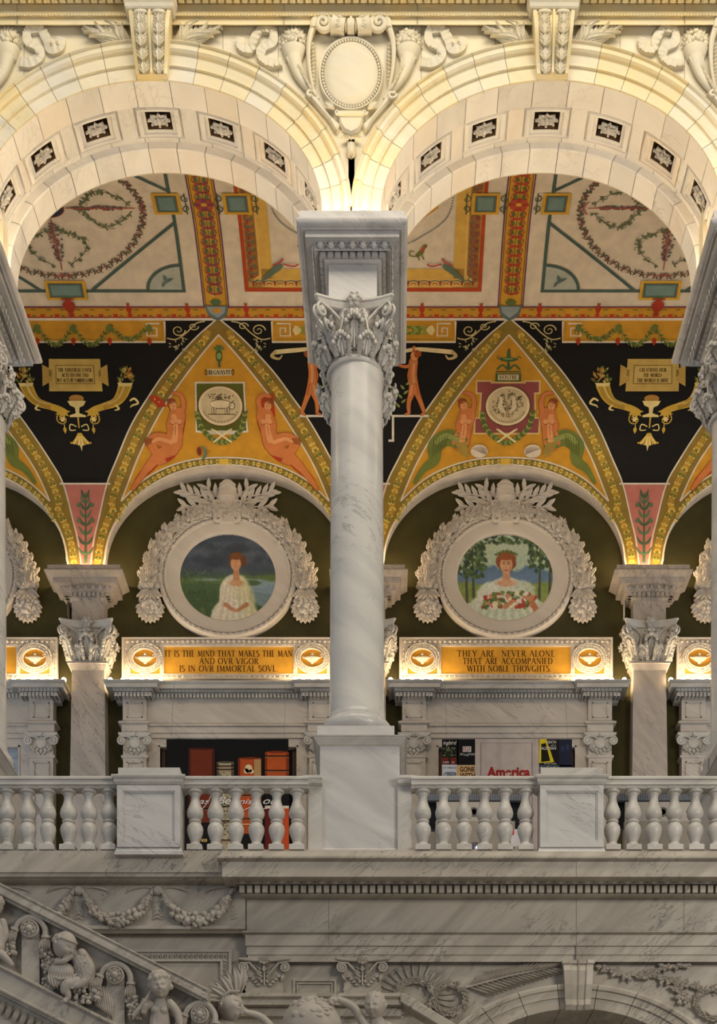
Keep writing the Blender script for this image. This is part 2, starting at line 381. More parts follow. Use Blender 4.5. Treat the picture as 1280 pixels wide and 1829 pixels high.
# ---------------- Corinthian capital ----------------
def capital(parent, fr, cx, c0, yt, yb, rb, ab, mat, square=False, det=1, name='capital'):
    H = yb-yt; mb = MB(); dirs = []
    if square:
        bell = [(rb, rb, yb), (rb*.98, rb*.98, yb-H*.5), (rb*1.12, rb*1.12, yt+H*.16)]
        mb.rect(cx, c0, bell)
        def bp(a):                                       # point on a square at angle a
            k = max(abs(cos(a)), abs(sin(a))); return rb*cos(a)/k, rb*sin(a)/k
    else:
        mb.lathe(cx, c0, [(rb, yb), (rb*.97, yb-H*.45), (rb*1.18, yt+H*.15)], 32)
        def bp(a): return rb*cos(a), rb*sin(a)
    if not square: mb.lathe(cx, c0, [(rb+1, yb+H*.02), (rb*1.08, yb+H*.025), (rb*1.10, yb+H*.055), (rb*1.06, yb+H*.09), (rb, yb+H*.10)], 40)
    else: mb.rect(cx, c0, [(rb*1.0, rb, yb), (rb*1.13, rb*1.13, yb+H*.02), (rb*1.13, rb*1.13, yb+H*.05), (rb*1.03, rb*1.03, yb+H*.08), (rb, rb, yb+H*.16)])
    wl = 2*pi*rb/8*1.0*(1.1 if square else 1)
    for tier, (y0, hh, out, off) in enumerate([(yb, .36, .17, .5), (yb-H*.10, .52, .26, 0)]):
        for k in range(8):
            a = 2*pi*(k+off)/8; x, d = bp(a); n = Vector((cos(a), 0, sin(a)))
            if square and tier == 0 and k % 2 == 0: pass
            b = Vector((cx+x, y0, c0+d)); t = b+Vector((0, -H*hh, 0))+n*(H*out*.5)
            mb.leaf(b, t, wl*.82, H*.12, n=8, lobes=4, curl=H*out*.7, d=n)
            sd = Vector((-n.z, 0, n.x))
            tp = t+n*(H*out*.5)+Vector((0, H*.04, 0))
            for e in range(-3, 4): mb.ball(tuple(tp+sd*e*wl*.13+n*H*(.05-.018*abs(e))+Vector((0, H*.012*e*e, 0))), H*.043, H*.05, H*.043, 7)
            for e in range(-2, 3):
                mb.leaf(t-n*H*.05+sd*e*wl*.06, tp+sd*e*wl*.17+Vector((0, H*(.10-.02*abs(e)), 0))+n*H*(.06-.02*abs(e)), wl*.24, H*.06, n=4, d=Vector((0, -1, 0)))
            if det:
                mb.tube([b+n*H*.06, b+(t-b)*.5+n*H*.09, t+n*H*.05], [H*.022, H*.018, H*.012], 5)
                for q in (.08, .26, .44, .60, .75, .88):
                    for sg in (-1, 1):
                        c_ = b+(t-b)*q+sd*(sg*wl*.22)+n*(H*.05+H*out*.42*q*q)
                        for e in (-.35, .1, .5): mb.leaf(c_, c_+sd*sg*wl*.27*cos(e)+Vector((0, -H*.11*sin(e)-H*.02, 0))+n*H*(.03+.02*e), H*.06, H*.05, n=3, d=n)
    # volutes at the corners and small helices at each face
    for k in range(4):
        a = pi/4+k*pi/2; u = Vector((cos(a), 0, sin(a))); v = Vector((-sin(a), 0, cos(a)))
        rv = H*.125; C = Vector((cx, yt+H*.27, c0))+u*(ab*1.16)
        for sg in (-1, 1):
            sp = [C+u*px+Vector((0, py, 0))+v*sg*H*.055 for px, py in spiral(0, 0, rv, 1.8, -pi/2, -1 if False else 1, 26)]
            stem = [Vector((cx, yt+H*.72, c0))+u*(rb*1.02)+v*sg*H*.26, Vector((cx, yt+H*.42, c0))+u*(rb*1.12)+v*sg*H*.22, Vector((cx, yt+H*.2, c0))+u*(rb*1.45)+v*sg*H*.1]
            mb.tube(smooth(stem, 5)+sp, [H*.03]*16+[H*.03*(1-.5*i/26) for i in range(27)], 6)
            mb.ball(tuple(C+v*sg*H*.07), H*.05, n=6)
        for e in (-1, 0, 1):
            q = C+Vector((0, rv*1.5, 0))-u*rv*1.2+v*e*H*.05; mb.leaf(q+Vector((0, H*.1, 0)), q+Vector((0, -H*.02, 0))+u*rv*(1.5-.4*abs(e))+v*e*H*.06, H*.11, H*.06, n=5, lobes=2, d=u)
        n = Vector((cos(k*pi/2), 0, sin(k*pi/2))); w_ = Vector((-n.z, 0, n.x))
        for sg in (-1, 1):
            cc = Vector((cx, yt+H*.33, c0))+n*(rb*1.22)+w_*sg*H*.17
            sp = [cc+w_*px*sg+Vector((0, py, 0)) for px, py in spiral(0, 0, H*.12, 1.5, -pi*.5, -1, 18)]
            mb.tube([cc+w_*sg*H*.1+Vector((0, H*.35, 0)), cc+w_*sg*H*.06+Vector((0, H*.12, 0))]+sp, H*.026, 5)
    cap = mb.build(name, mat, parent, fr)
    mb = MB(); out = []
    def outline(s_):
        o = []; A = ab*s_
        for k in range(4):
            a = pi/4+k*pi/2
            for j in range(9):
                q = j/8; p0 = (A*sqrt(2)*1.0*cos(a)*1.0, A*sqrt(2)*sin(a)); p1 = (A*sqrt(2)*cos(a+pi/2), A*sqrt(2)*sin(a+pi/2))
                qq = .045+.91*q; x = p0[0]+(p1[0]-p0[0])*qq; z = p0[1]+(p1[1]-p0[1])*qq
                inn = A*.24*(1-(2*qq-1)**2); m_ = a+pi/4
                o.append((cx+x-cos(m_)*inn, c0+z-sin(m_)*inn))
        return o
    rs = []
    for s_, y in [(1, yt), (1.0, yt+H*.035), (.955, yt+H*.06), (.955, yt+H*.07), (.9, yt+H*.15), (.84, yt+H*.165)]:
        rs.append([(x, y, z) for x, z in outline(s_)])
    mb.rings(rs, 0)
    mb.build('abacus', mat, cap, fr)
    for k in range(4):
        mb = MB()
        n = Vector((cos(k*pi/2), 0, sin(k*pi/2))); w_ = Vector((-n.z, 0, n.x)); c_ = Vector((cx, yt+H*.07, c0))+n*(ab*.83)
        for j in range(6):
            b = 2*pi*j/6; u = w_*cos(b)+Vector((0, sin(b), 0)); mb.leaf(c_, c_+u*H*.15+n*H*.03, H*.13, H*.07, n=4, d=n)
        mb.ball(tuple(c_+n*H*.06), H*.06, n=6)
        mb.tube([c_, c_+Vector((0, H*.3, 0))-n*H*.03], H*.03, 5)
        for sg in (-1, 1): mb.ball(tuple(c_+Vector((0, H*.2, 0))+w_*sg*H*.05), H*.05, n=6)
        mb.build('flower', mat, cap, fr)
    return cap

X0 = 633
ZT = (CY-513)*.975                     # height of the capitals' tops, in units of the face frame
def zl(v, r): return CY-v/r
def make_column(r, label):
    fr = Fr(r); cx = CX+(637-CX)*1.008/r; root = thing('marble_column', label, 'column', fr((cx, zl((CY-1331)*1.008, r), 0)), 'paired columns of the arcade')
    k = 1.008/r; Y = lambda y: zl((CY-y)*1.008, r)
    q = [(46, 668), (45.8, 700), (46.8, 900), (48, 1150), (48.6, 1260), (50, 1284), (53, 1291), (53, 1294), (56, 1296), (61, 1302), (62.5, 1309), (61, 1317), (57, 1321), (55, 1322), (55, 1325), (60, 1327)]
    mb = MB(); mb.lathe(cx, 0, [(a*k, Y(b)) for a, b in q[:6]], 64); mb.build('shaft', M_SHAFT, root, fr, ang=50)
    mb = MB(); mb.lathe(cx, 0, [(a*k, Y(b)) for a, b in q[5:]], 64); mb.rect(cx, 0, [(67*k, 67*k, Y(1327)), (67*k, 67*k, Y(1356.6))]); mb.build('base', M_GREY, root, fr)
    capital(root, fr, cx-3*k, 0, zl(ZT, r), Y(668), 46*k, 72*k, M_CARVE)
    return root
cF = make_column(1.008, 'large central marble column standing in front, between the two arches')
cB = make_column(1.058, 'marble column hidden behind the central column, its capital showing at both sides')

def make_block(label):
    fr = Fr(1.033); cx = X0; h0 = 40.; d0_ = 112.
    root = thing('entablature_block', label, 'entablature block', fr((cx, zl(ZT, 1.033), 0)), 'entablature blocks on the columns')
    def hl(hp): h = hp*(1-(d0_-h0)/F)/(1+hp/F); return h, d0_-h0+h
    def E(hp, iy): h, d = hl(hp); return (h, d, ly(iy, d))
    mb = MB()
    yb = zl(ZT, 1.033)
    pr = [E(94, 376), E(94, 388), E(100, 388.3), E(100, 391), E(98.5, 396), E(94, 403), E(90, 407), E(89, 410), E(85, 411), E(84, 412), E(84, 423)]
    h, d, y = E(84, 423); hb, db = hl(70)
    pr += [(hb, db, y+1), (hb-2, db-2, ly(446, db))]
    h2, d2 = hl(56); y2 = ly(446, hl(59)[1]); pr += [(h2, d2, y2), (h2, d2, ly(458, d2))]
    pr += [E(52, 461), E(51, 464), E(47, 470), E(44.5, 472), E(43, 473)]
    h3, d3 = hl(43); pr += [(h3, d3, yb)]
    mb.rect(cx, 0, pr)
    # sunk frame on the front and side faces is the moulding above; egg and dart and dentils all round
    he, de = hl(69); ye = ly(438.5, de)
    egg_dart(mb, cx-he+2, cx+he-2, ye, de+1, 18.5, 13)
    hd_, dd = hl(59.5); y0, y1 = ly(447, dd), ly(457.5, dd)
    dentils(mb, cx-hd_, cx+hd_, y0, y1, d2-2, dd, 13.2)
    for z in rowx(-dd, dd, 13.2):
        for sg in (-1, 1): a, b = sorted((cx+sg*(h2-2), cx+sg*hd_)); mb.box(a, b, y0, y1, z-4.4, z+4.4)
    for z in rowx(-de, de, 15):
        for sg in (-1, 1):
            x = cx+sg*he; mb.ball((x, ye, z), 4.5, 5.6, 5, 8)
            mb.tube([(x, ye-6, z-7), (x+sg*1.5, ye+2, z-6), (x+sg*2, ye+6.5, z), (x+sg*1.5, ye+2, z+6), (x, ye-6, z+7)], 1.2, 5)
    o = mb.build('cornice', M_GREY, root, fr)
    return root
eb = make_block('grey marble entablature block on the central column, egg and dart cornice')

# ---------------- pedestals ----------------
def make_pedestal(label):
    r = 1.033; fr = Fr(r); cx = CX+(642.5-CX)*.972/r; d = (r-.972)*F; k = .972/r
    root = thing('column_pedestal', label, 'pedestal', fr((cx, ly(1530, d), 0)), 'tall pedestals under the columns')
    hb = 71*k
    mb = MB(); mb.rect(cx, 0, [(hb, d, ly(1330, d)), (hb, d, ly(1515, d)), (hb+2, d+2, ly(1517, d)), (hb+6, d+6, ly(1522, d)), (hb+8, d+8, ly(1532, d))])
    mb.build('die', M_GREY, root, fr)
    mb = MB(); mb.rect(cx, 0, [(hb, d, ly(1333, d)), (hb+3, d+3, ly(1331, d)), (hb+5, d+5, ly(1328, d)), (hb+10, d+10, ly(1322, d)), (hb+10, d+10, ly(1320.5, d)), (hb+12, d+12, ly(1320, d)), (hb+12.5, d+12.5, ly(1312.5, d+12))])
    mb.build('cap', M_GREY2, root, fr)
    return root
pd = make_pedestal('tall plain veined marble pedestal under the large central column')
for k_, side in ((-1, 'left'), (1, 'right')):
    dx = (k_*BAY, 0, 0)
    dup(cF, dx, 'marble column mostly beyond the %s edge of the picture, front one of its pair' % side)
    dup(cB, dx, 'marble column at the %s edge of the picture, rear one of its pair' % side)
    dup(eb, dx, 'grey marble entablature block slanting in at the %s edge of the picture' % side)
    dup(pd, dx, 'marble pedestal beyond the %s end of the balustrade' % side)

# ---------------- keystones ----------------
def make_key(cx, label):
    fr = Fr(1.0); root = thing('keystone_console', label, 'keystone', fr((cx, 145, 10)), 'keystones of the arcade')
    mb = MB(); n = 12
    for i in range(n):                                     # body, leaning forward at the top like a scroll
        pass
    def dd(q): return 34-14*q+6*sin(q*pi*1.6)
    rows = [(q, 37-9.5*q, 52+93*q, dd(q)) for q in [i/n for i in range(n+1)]]
    mb.rings([[(cx-w_, y, 0), (cx-w_, y, d), (cx-w_+6, y, d+2), (cx-w_+6.5, y, d-1), (cx-3, y, d-1), (cx-2, y, d+3), (cx+2, y, d+3), (cx+3, y, d-1), (cx+w_-6.5, y, d-1), (cx+w_-6, y, d+2), (cx+w_, y, d), (cx+w_, y, 0)] for q, w_, y, d in rows], 0)
    mb.build('console', M_W[1], root, fr)
    mb = MB()
    for sg in (-1, 1):
        for i in range(5):
            q = (i+.2)/5; y = 58+86*q; w_ = 37-9.5*q; c = cx+sg*(w_-3)/2*1.02; d = dd(q)
            mb.leaf((c, y+16, d-1), (c, y-3, d+3), 15, 5, n=6, lobes=2, curl=3)
            for s2 in (-1, 1):
                for j in range(3): mb.leaf((c+s2*2, y+14-5*j, d), (c+s2*10, y+7-6*j, d+2), 5, 3, n=3)
        mb.ball((cx+sg*16, 56, dd(0)+2), 13, 4, 4, 10)
    mb.build('acanthus', M_CREAM, root, fr)
    mb = MB(); mb.rect(cx, 0, [(41, 36, 50), (43, 38, 48), (43, 40, 43), (46, 46, 37), (46, 46, 35), (47, 47, 34), (47, 48, 27)]); mb.build('cap', M_W[2], root, fr)
    return root
make_key(273, 'carved leaf keystone at the crown of the left arch')
make_key(985, 'carved leaf keystone at the crown of the right arch')

# ---------------- spandrel carving ----------------
def make_cartouche(cx, label):
    root = thing('shield_cartouche', label, 'cartouche', F1((cx, 250, 0)), 'shields between the arches')
    X = lambda x: cx+(x-632)/4.571; Yy = lambda y: 30+y/4.571
    mb = MB(); mb.lathed(cx, 141, [(.1, 17), (20, 16.5), (36, 14.5), (46, 12), (49, 9), (50, 3)], 48, sx=1, sy=1.19); mb.build('shield', M_CREAM, root, F1)
    mb = MB(); mb.lathed(cx, 141, [(48, 6), (51, 9), (53, 7), (54.5, 11), (57, 12), (58, 9), (58, 0)], 48, sx=1, sy=1.14)
    n = 64
    for i in range(n): a = 2*pi*i/n; mb.ball((cx+51*cos(a), 141+59.5*sin(a), 10), 2.5, n=6)
    mb.build('bead_rim', M_CREAM, root, F1)
    mb = MB()
    for sg in (-1, 1):
        def xx(x): return cx+sg*(632-x)/4.571*-1 if False else cx+sg*abs(632-x)/4.571
        sp = spiral(xx(405), 57, 18, 2.0, pi*.9 if sg < 0 else pi*.1, 1 if sg < 0 else -1, 34)
        side = [(xx(330), 170, 5), (xx(295), 135, 7), (xx(285), 100, 8), (xx(300), 74, 9), (xx(345), 48, 9)]
        mb.tube(smooth(side, 5), [2.5+.2*i for i in range(21)], 8, flat=1.2)
        mb.tube([(x, y, 12+8*i/34) for i, (x, y) in enumerate(sp)], [6.5-4*i/34 for i in range(35)], 8)
        mb.tube([(xx(480), 57, 12), (xx(530), 60, 12), (xx(585), 62, 12)], [15, 12.5, 14], 14)
        mb.tube([(xx(585), 62, 12), (xx(600), 62, 12)], [8, 8], 12)
        for j in range(5): mb.leaf((xx(570), 50+j*5.5, 22-abs(j-2)*1.2), (xx(505), 48+j*6, 24-abs(j-2)*1.5), 6, 3, n=4)
        for j in range(11):                                  # ribbed shell edge beside the shield
            q = j/10; y = 82+q*70; mb.leaf((xx(335+10*sin(q*pi)), y, 4), (xx(310-5*sin(q*pi)), y+6, 7), 7, 4, n=3)
        mb.prism([(xx(255), 172), (xx(290), 166), (xx(350), 178), (xx(400), 196), (xx(470), 214), (xx(540), 228), (xx(520), 240), (xx(490), 236), (xx(450), 220), (xx(380), 203), (xx(330), 190)], 0, 9, bev=3)
        mb.tube([(x, y, 10) for x, y in spiral(xx(300), 178, 9, .9, 0, sg, 14)], 3, 6)
        mb.leaf((xx(420), 190, 8), (xx(500), 206, 12), 12, 5, n=5)
        mb.tube([(x, y, 11) for x, y in spiral(xx(520), 210, 5, 1.2, 0, 1, 12)], 1.8, 6)
    mb.prism([(cx-26, 206), (cx+26, 206), (cx+24, 216), (cx+20, 228), (cx+14, 238), (cx, 245), (cx-14, 238), (cx-20, 228), (cx-24, 216)], 0, 8, bev=4)
    mb.tube([(cx-24, 211, 9), (cx+24, 211, 9)], 4, 8)
    mb.ball((cx, 55, 14), 5, 12, 8, 10); mb.tube([(cx-6, 62, 14), (cx+6, 62, 14)], 12, 12)
    mb.build('scrollwork', M_CREAM, root, F1)
    mb = MB()
    for j in range(-3, 4): mb.leaf((cx, 248, 3), (cx+j*6, 258-abs(j)*1.5, 10), 6, 4, n=4)
    mb.ball((cx, 272, 4), 9, 15, 7, 14)
    for j in (-1, 0, 1): mb.leaf((cx+j*5, 260, 7), (cx+j*1.5, 288, 8), 7, 5, n=5)
    mb.build('pendant_bud', M_CREAM, root, F1)
make_cartouche(627, 'large oval marble shield with beaded rim and scrolls between the two arches')
make_cartouche(1343, 'marble shield cartouche cut off by the upper right corner of the picture')
make_cartouche(-88, 'marble shield cartouche cut off by the upper left corner of the picture')
def make_horn(cx, sg, label):
    X = lambda u: cx+sg*u
    rs = random.Random(int(cx*3+sg)); root = thing('cornucopia_relief', label, 'cornucopia', F1((X(-102), 170, 0)), 'carved cornucopias of the spandrels')
    mb = MB(); pts = smooth([(X(-102), 106, 5), (X(-100), 118, 6), (X(-93), 138, 6), (X(-82), 155, 5), (X(-68), 170, 4), (X(-60), 182, 4)], 5)
    n = len(pts); mb.tube(pts, [16-12*(i/(n-1))**.8 for i in range(n)], 16, flat=.7)
    mb.lathe(X(-102), 3, [(6, 114), (15, 112), (17, 107), (20, 99), (22, 94), (22, 91), (19, 90)], 24, sd=.7)
    for j in range(-3, 4): mb.tube([(X(-102)+j*4, 112, 13-abs(j)), (X(-98)+j*3.2, 126, 13-abs(j))], [1.8, .8], 5)
    for j in range(5): mb.leaf((X(-97+5*j), 126+8*j, 12), (X(-88+5*j), 138+9*j, 12), 6, 4, n=4)
    mb.build('horn', M_CREAM, root, F1)
    mb = MB()
    for i in range(34):
        a = rs.uniform(0, pi); q = sqrt(rs.random()); s_ = rs.uniform(2.6, 5.6)
        mb.ball((X(-102)+19*q*cos(a), 88-27*q*sin(a), 6+9*(1-q*q)), s_, n=8)
    for i in range(12): a = pi*i/11; mb.leaf((X(-102)+13*cos(a), 86-18*sin(a), 5), (X(-102)+26*cos(a), 84-32*sin(a), 6), 8, 4, n=4)
    mb.lathed(X(-103), 82, [(8, 8), (8, 15), (5, 16), (3, 13)], 14)
    mb.build('fruit', M_CREAM, root, F1)
for cx, sg, lb in ((627, 1, 'carved horn of fruit left of the central shield'), (627, -1, 'carved horn of fruit right of the central shield'),
                   (-88, -1, 'carved horn of fruit at the left edge of the picture above the arch'), (1343, 1, 'carved horn of fruit at the right edge of the picture above the arch')):
    make_horn(cx, sg, lb)
def make_ribbon(pts, label):
    mb = MB(); p = smooth(pts, 9); n = len(p); rs = []
    for i in range(n):
        a = Vector(p[max(0, i-1)]); b = Vector(p[min(n-1, i+1)]); t = (b-a).normalized(); nn = Vector((-t.y, t.x, 0))
        w_ = 7.5+.8*sin(i*.5); c = Vector(p[i]); h = 5+.9*sin(i*1.45)
        rs.append([tuple(c+nn*w_+Vector((0, 0, h+1.8*sin(i*2.9)))), tuple(c+nn*w_*.2+Vector((0, 0, h))), tuple(c-nn*w_+Vector((0, 0, 3))), tuple(c-nn*w_+Vector((0, 0, -3))), tuple(c+nn*w_+Vector((0, 0, -3)))])
    mb.rings(rs, 0, True)
    mb.build('ribbon_relief', M_CREAM, frame=F1, label=label, cat='ribbon', group='carved ribbons of the spandrels', ang=60)
for cx, sg, nm in ((627, -1, 'left of the central shield above the left arch'), (627, 1, 'right of the central shield above the right arch'),
               (-88, 1, 'near the upper left corner of the picture'), (1343, -1, 'near the upper right corner of the picture')):
    X = lambda u: cx+sg*u
    make_ribbon([(X(198), 72, 2), (X(196), 90, 3), (X(178), 92, 3), (X(172), 74, 3), (X(160), 57, 3), (X(140), 60, 3), (X(140), 80, 3), (X(158), 92, 3), (X(160), 108, 3), (X(140), 118, 3), (X(124), 116, 3)], 'carved fluttering ribbon '+nm)
def make_spray(cx, sg, label):
    root = None; mb = MB(); X = lambda u: cx+sg*u
    for j, (L, a, w_) in enumerate([(92, 20, 15), (86, 11, 14), (74, 29, 15), (60, 40, 14), (44, 52, 13), (74, 3, 12), (34, 66, 12)]):
        a = radians(a); b = (X(38), 86, 2); t = (X(min(38+L*cos(a), 124)), max(49, 84-L*sin(a)*.9), 10+j)
        mb.leaf(b, t, w_, 7, side=8*sg*(1 if j % 2 else -1), n=9, curl=2)
    for i in range(9):
        q = i/8; x = 50+66*q; y = 80-26*q
        mb.leaf((X(x), y, 5), (X(x+10), y+12-6*q, 8), 9, 5, side=2, n=6); mb.leaf((X(x-4), y, 5), (X(x+5), max(49, y-20+8*q), 9), 9, 5, side=-2, n=6)
    mb.tube([(X(36), 86, 6), (X(80), 72, 10), (X(122), 52, 8)], [3.5, 2.5, 1], 6)
    mb.build('acanthus_spray', M_CREAM, frame=F1, label=label, cat='leaf carving', group='acanthus sprays beside the keystones', ang=60)
for cx, nm in ((273, 'left'), (985, 'right')):
    make_spray(cx, -1, 'carved acanthus spray on the left side of the %s keystone' % nm)
    make_spray(cx, 1, 'carved acanthus spray on the right side of the %s keystone' % nm)

# lamps on the ledges above the capitals
fr = Fr(1.0)
bp = thing('ledge_bulb', 'glowing bulb hidden on the ledge above the central entablature block', 'light bulb', P(633, 376, .985)-Vector((0, 0, 0)), 'bulbs on the entablature blocks')
def bulb_parts(root, rad, e, col=(1.0, .74, .42)):
    L = root.location
    mb = MB(); mb.ball((L.x, L.y, L.z+rad*1.6), rad, n=12); mb.build('globe', M_BULB, root)
    mb = MB(); mb.rings([[(L.x+q*cos(2*pi*j/10), L.y+q*sin(2*pi*j/10), L.z+z) for j in range(10)] for q, z in ((rad*.7, 0), (rad*.5, rad*.5), (rad*.4, rad*.8))], 0, True); mb.build('socket', M_BRASS, root)
    lamp_light('bulb_light', (L.x, L.y-.0, L.z+rad*1.6), e, rad*1.1, col, root)
zt = ZC+(CY-376)*sc(1.033-.0)*0+ (CY-376)*sc(1.033)*(1-(154/F))   # top of the block
bp.location = (P(633, 0, 1.033).x, D0*.984, zt+.0)
bulb_parts(bp, .045, 92*WARM_E)
k = 0
xs = [P(633, 0, 1.033).x+i*BAY for i in (-1, 0, 1)]
for i, bx in enumerate(xs):
    for dx_, rr_, nm in ((-.28, .984, 'front left'), (0, .984, 'front middle'), (.28, .984, 'front right'), (-.28, 1.085, 'rear left'), (.28, 1.085, 'rear right'), (-.52, 1.03, 'left side'), (.52, 1.03, 'right side')):
        if i == 1 and nm == 'front middle': continue
        o = dup(bp, (0, 0, 0), 'glowing bulb at the %s of the ledge on the %s entablature block' % (nm, ('left edge', 'central', 'right edge')[i]))
        o.location = (bx+dx_, D0*rr_, zt)
# ---------------- painting on surfaces: flat shapes laid on a wall or vault, in thin layers ----------------
def serif_font():
    # letter: width, strokes; T thick, t thin, C curve (thick in the middle): points in units of cap height
    A = lambda cx, cy, rx, ry, a0, a1, n=14: [(cx+rx*cos(radians(a0+(a1-a0)*i/n)), cy+ry*sin(radians(a0+(a1-a0)*i/n))) for i in range(n+1)]
    G = {}
    G['I'] = (.30, [('T', [(.15, 0), (.15, 1)])])
    G['T'] = (.72, [('T', [(.36, 0), (.36, 1)]), ('t', [(.02, .97), (.70, .97)]), ('t', [(.02, .97), (.02, .82)]), ('t', [(.70, .97), (.70, .82)])])
    G['S'] = (.52, [('C', A(.26, .75, .19, .22, 30, 270)+A(.26, .25, .21, .26, 90, -150))])
    G['H'] = (.80, [('T', [(.14, 0), (.14, 1)]), ('T', [(.66, 0), (.66, 1)]), ('t', [(.14, .52), (.66, .52)])])
    G['E'] = (.56, [('T', [(.14, 0), (.14, 1)]), ('t', [(.14, .97), (.5, .97)]), ('t', [(.14, .53), (.42, .53)]), ('t', [(.14, .03), (.52, .03)])])
    G['F'] = (.54, [('T', [(.14, 0), (.14, 1)]), ('t', [(.14, .97), (.5, .97)]), ('t', [(.14, .53), (.42, .53)])])
    G['L'] = (.54, [('T', [(.14, 0), (.14, 1)]), ('t', [(.14, .03), (.5, .03)]), ('t', [(.5, .03), (.52, .18)])])
    G['M'] = (.96, [('t', [(.12, 0), (.18, 1)]), ('T', [(.18, 1), (.48, .08)]), ('t', [(.48, .08), (.76, 1)]), ('T', [(.76, 1), (.84, 0)])])
    G['N'] = (.82, [('t', [(.13, 0), (.13, 1)]), ('T', [(.13, 1), (.68, .02)]), ('t', [(.68, .02), (.68, 1)])])
    G['D'] = (.78, [('T', [(.14, 0), (.14, 1)]), ('C', [(.14, .98)]+A(.32, .5, .40, .48, 90, -90)+[(.14, .02)])])
    G['A'] = (.78, [('t', [(.06, 0), (.38, 1)]), ('T', [(.38, 1), (.72, 0)]), ('t', [(.18, .36), (.58, .36)])])
    G['K'] = (.72, [('T', [(.14, 0), (.14, 1)]), ('t', [(.14, .44), (.60, 1)]), ('T', [(.26, .56), (.66, 0)])])
    G['V'] = (.76, [('T', [(.06, 1), (.38, 0)]), ('t', [(.38, 0), (.70, 1)])])
    G['O'] = (.84, [('C', A(.42, .5, .36, .48, 90, 450, 24))])
    G['Q'] = (.84, [('C', A(.42, .5, .36, .48, 90, 450, 24)), ('t', [(.45, .05), (.75, -.2)])])
    G['C'] = (.72, [('C', A(.42, .5, .36, .48, 50, 310, 20))])
    G['G'] = (.78, [('C', A(.42, .5, .36, .48, 50, 310, 20)), ('T', [(.66, .06), (.66, .42)])])
    G['R'] = (.66, [('T', [(.14, 0), (.14, 1)]), ('C', [(.14, .98)]+A(.3, .75, .22, .23, 90, -90)+[(.14, .52)]), ('T', [(.3, .52), (.64, 0)])])
    G['P'] = (.60, [('T', [(.14, 0), (.14, 1)]), ('C', [(.14, .98)]+A(.3, .74, .22, .24, 90, -90)+[(.14, .5)])])
    G['B'] = (.62, [('T', [(.14, 0), (.14, 1)]), ('C', [(.14, .98)]+A(.28, .76, .2, .22, 90, -90)+[(.14, .54)]), ('C', [(.14, .54)]+A(.3, .28, .26, .26, 90, -90)+[(.14, .02)])])
    G['Y'] = (.70, [('T', [(.06, 1), (.35, .48)]), ('t', [(.35, .48), (.64, 1)]), ('T', [(.35, .48), (.35, 0)])])
    G['U'] = (.76, [('T', [(.14, 1), (.14, .3)]), ('C', A(.38, .3, .24, .28, 180, 360)), ('t', [(.62, .3), (.62, 1)])])
    G['W'] = (1.06, [('T', [(.05, 1), (.32, 0)]), ('t', [(.32, 0), (.54, 1)]), ('T', [(.54, 1), (.78, 0)]), ('t', [(.78, 0), (1.0, 1)])])
    G['.'] = (.26, [('T', [(.12, 0), (.12, .12)])]); G['-'] = (.3, [('t', [(.04, .45), (.24, .45)])]); G[','] = (.26, [('t', [(.15, .1), (.08, -.14)])])
    G[' '] = (.38, []); G[':'] = (.26, [('T', [(.12, .1), (.12, .2)]), ('T', [(.12, .5), (.12, .6)])])
    return G
GL = serif_font()
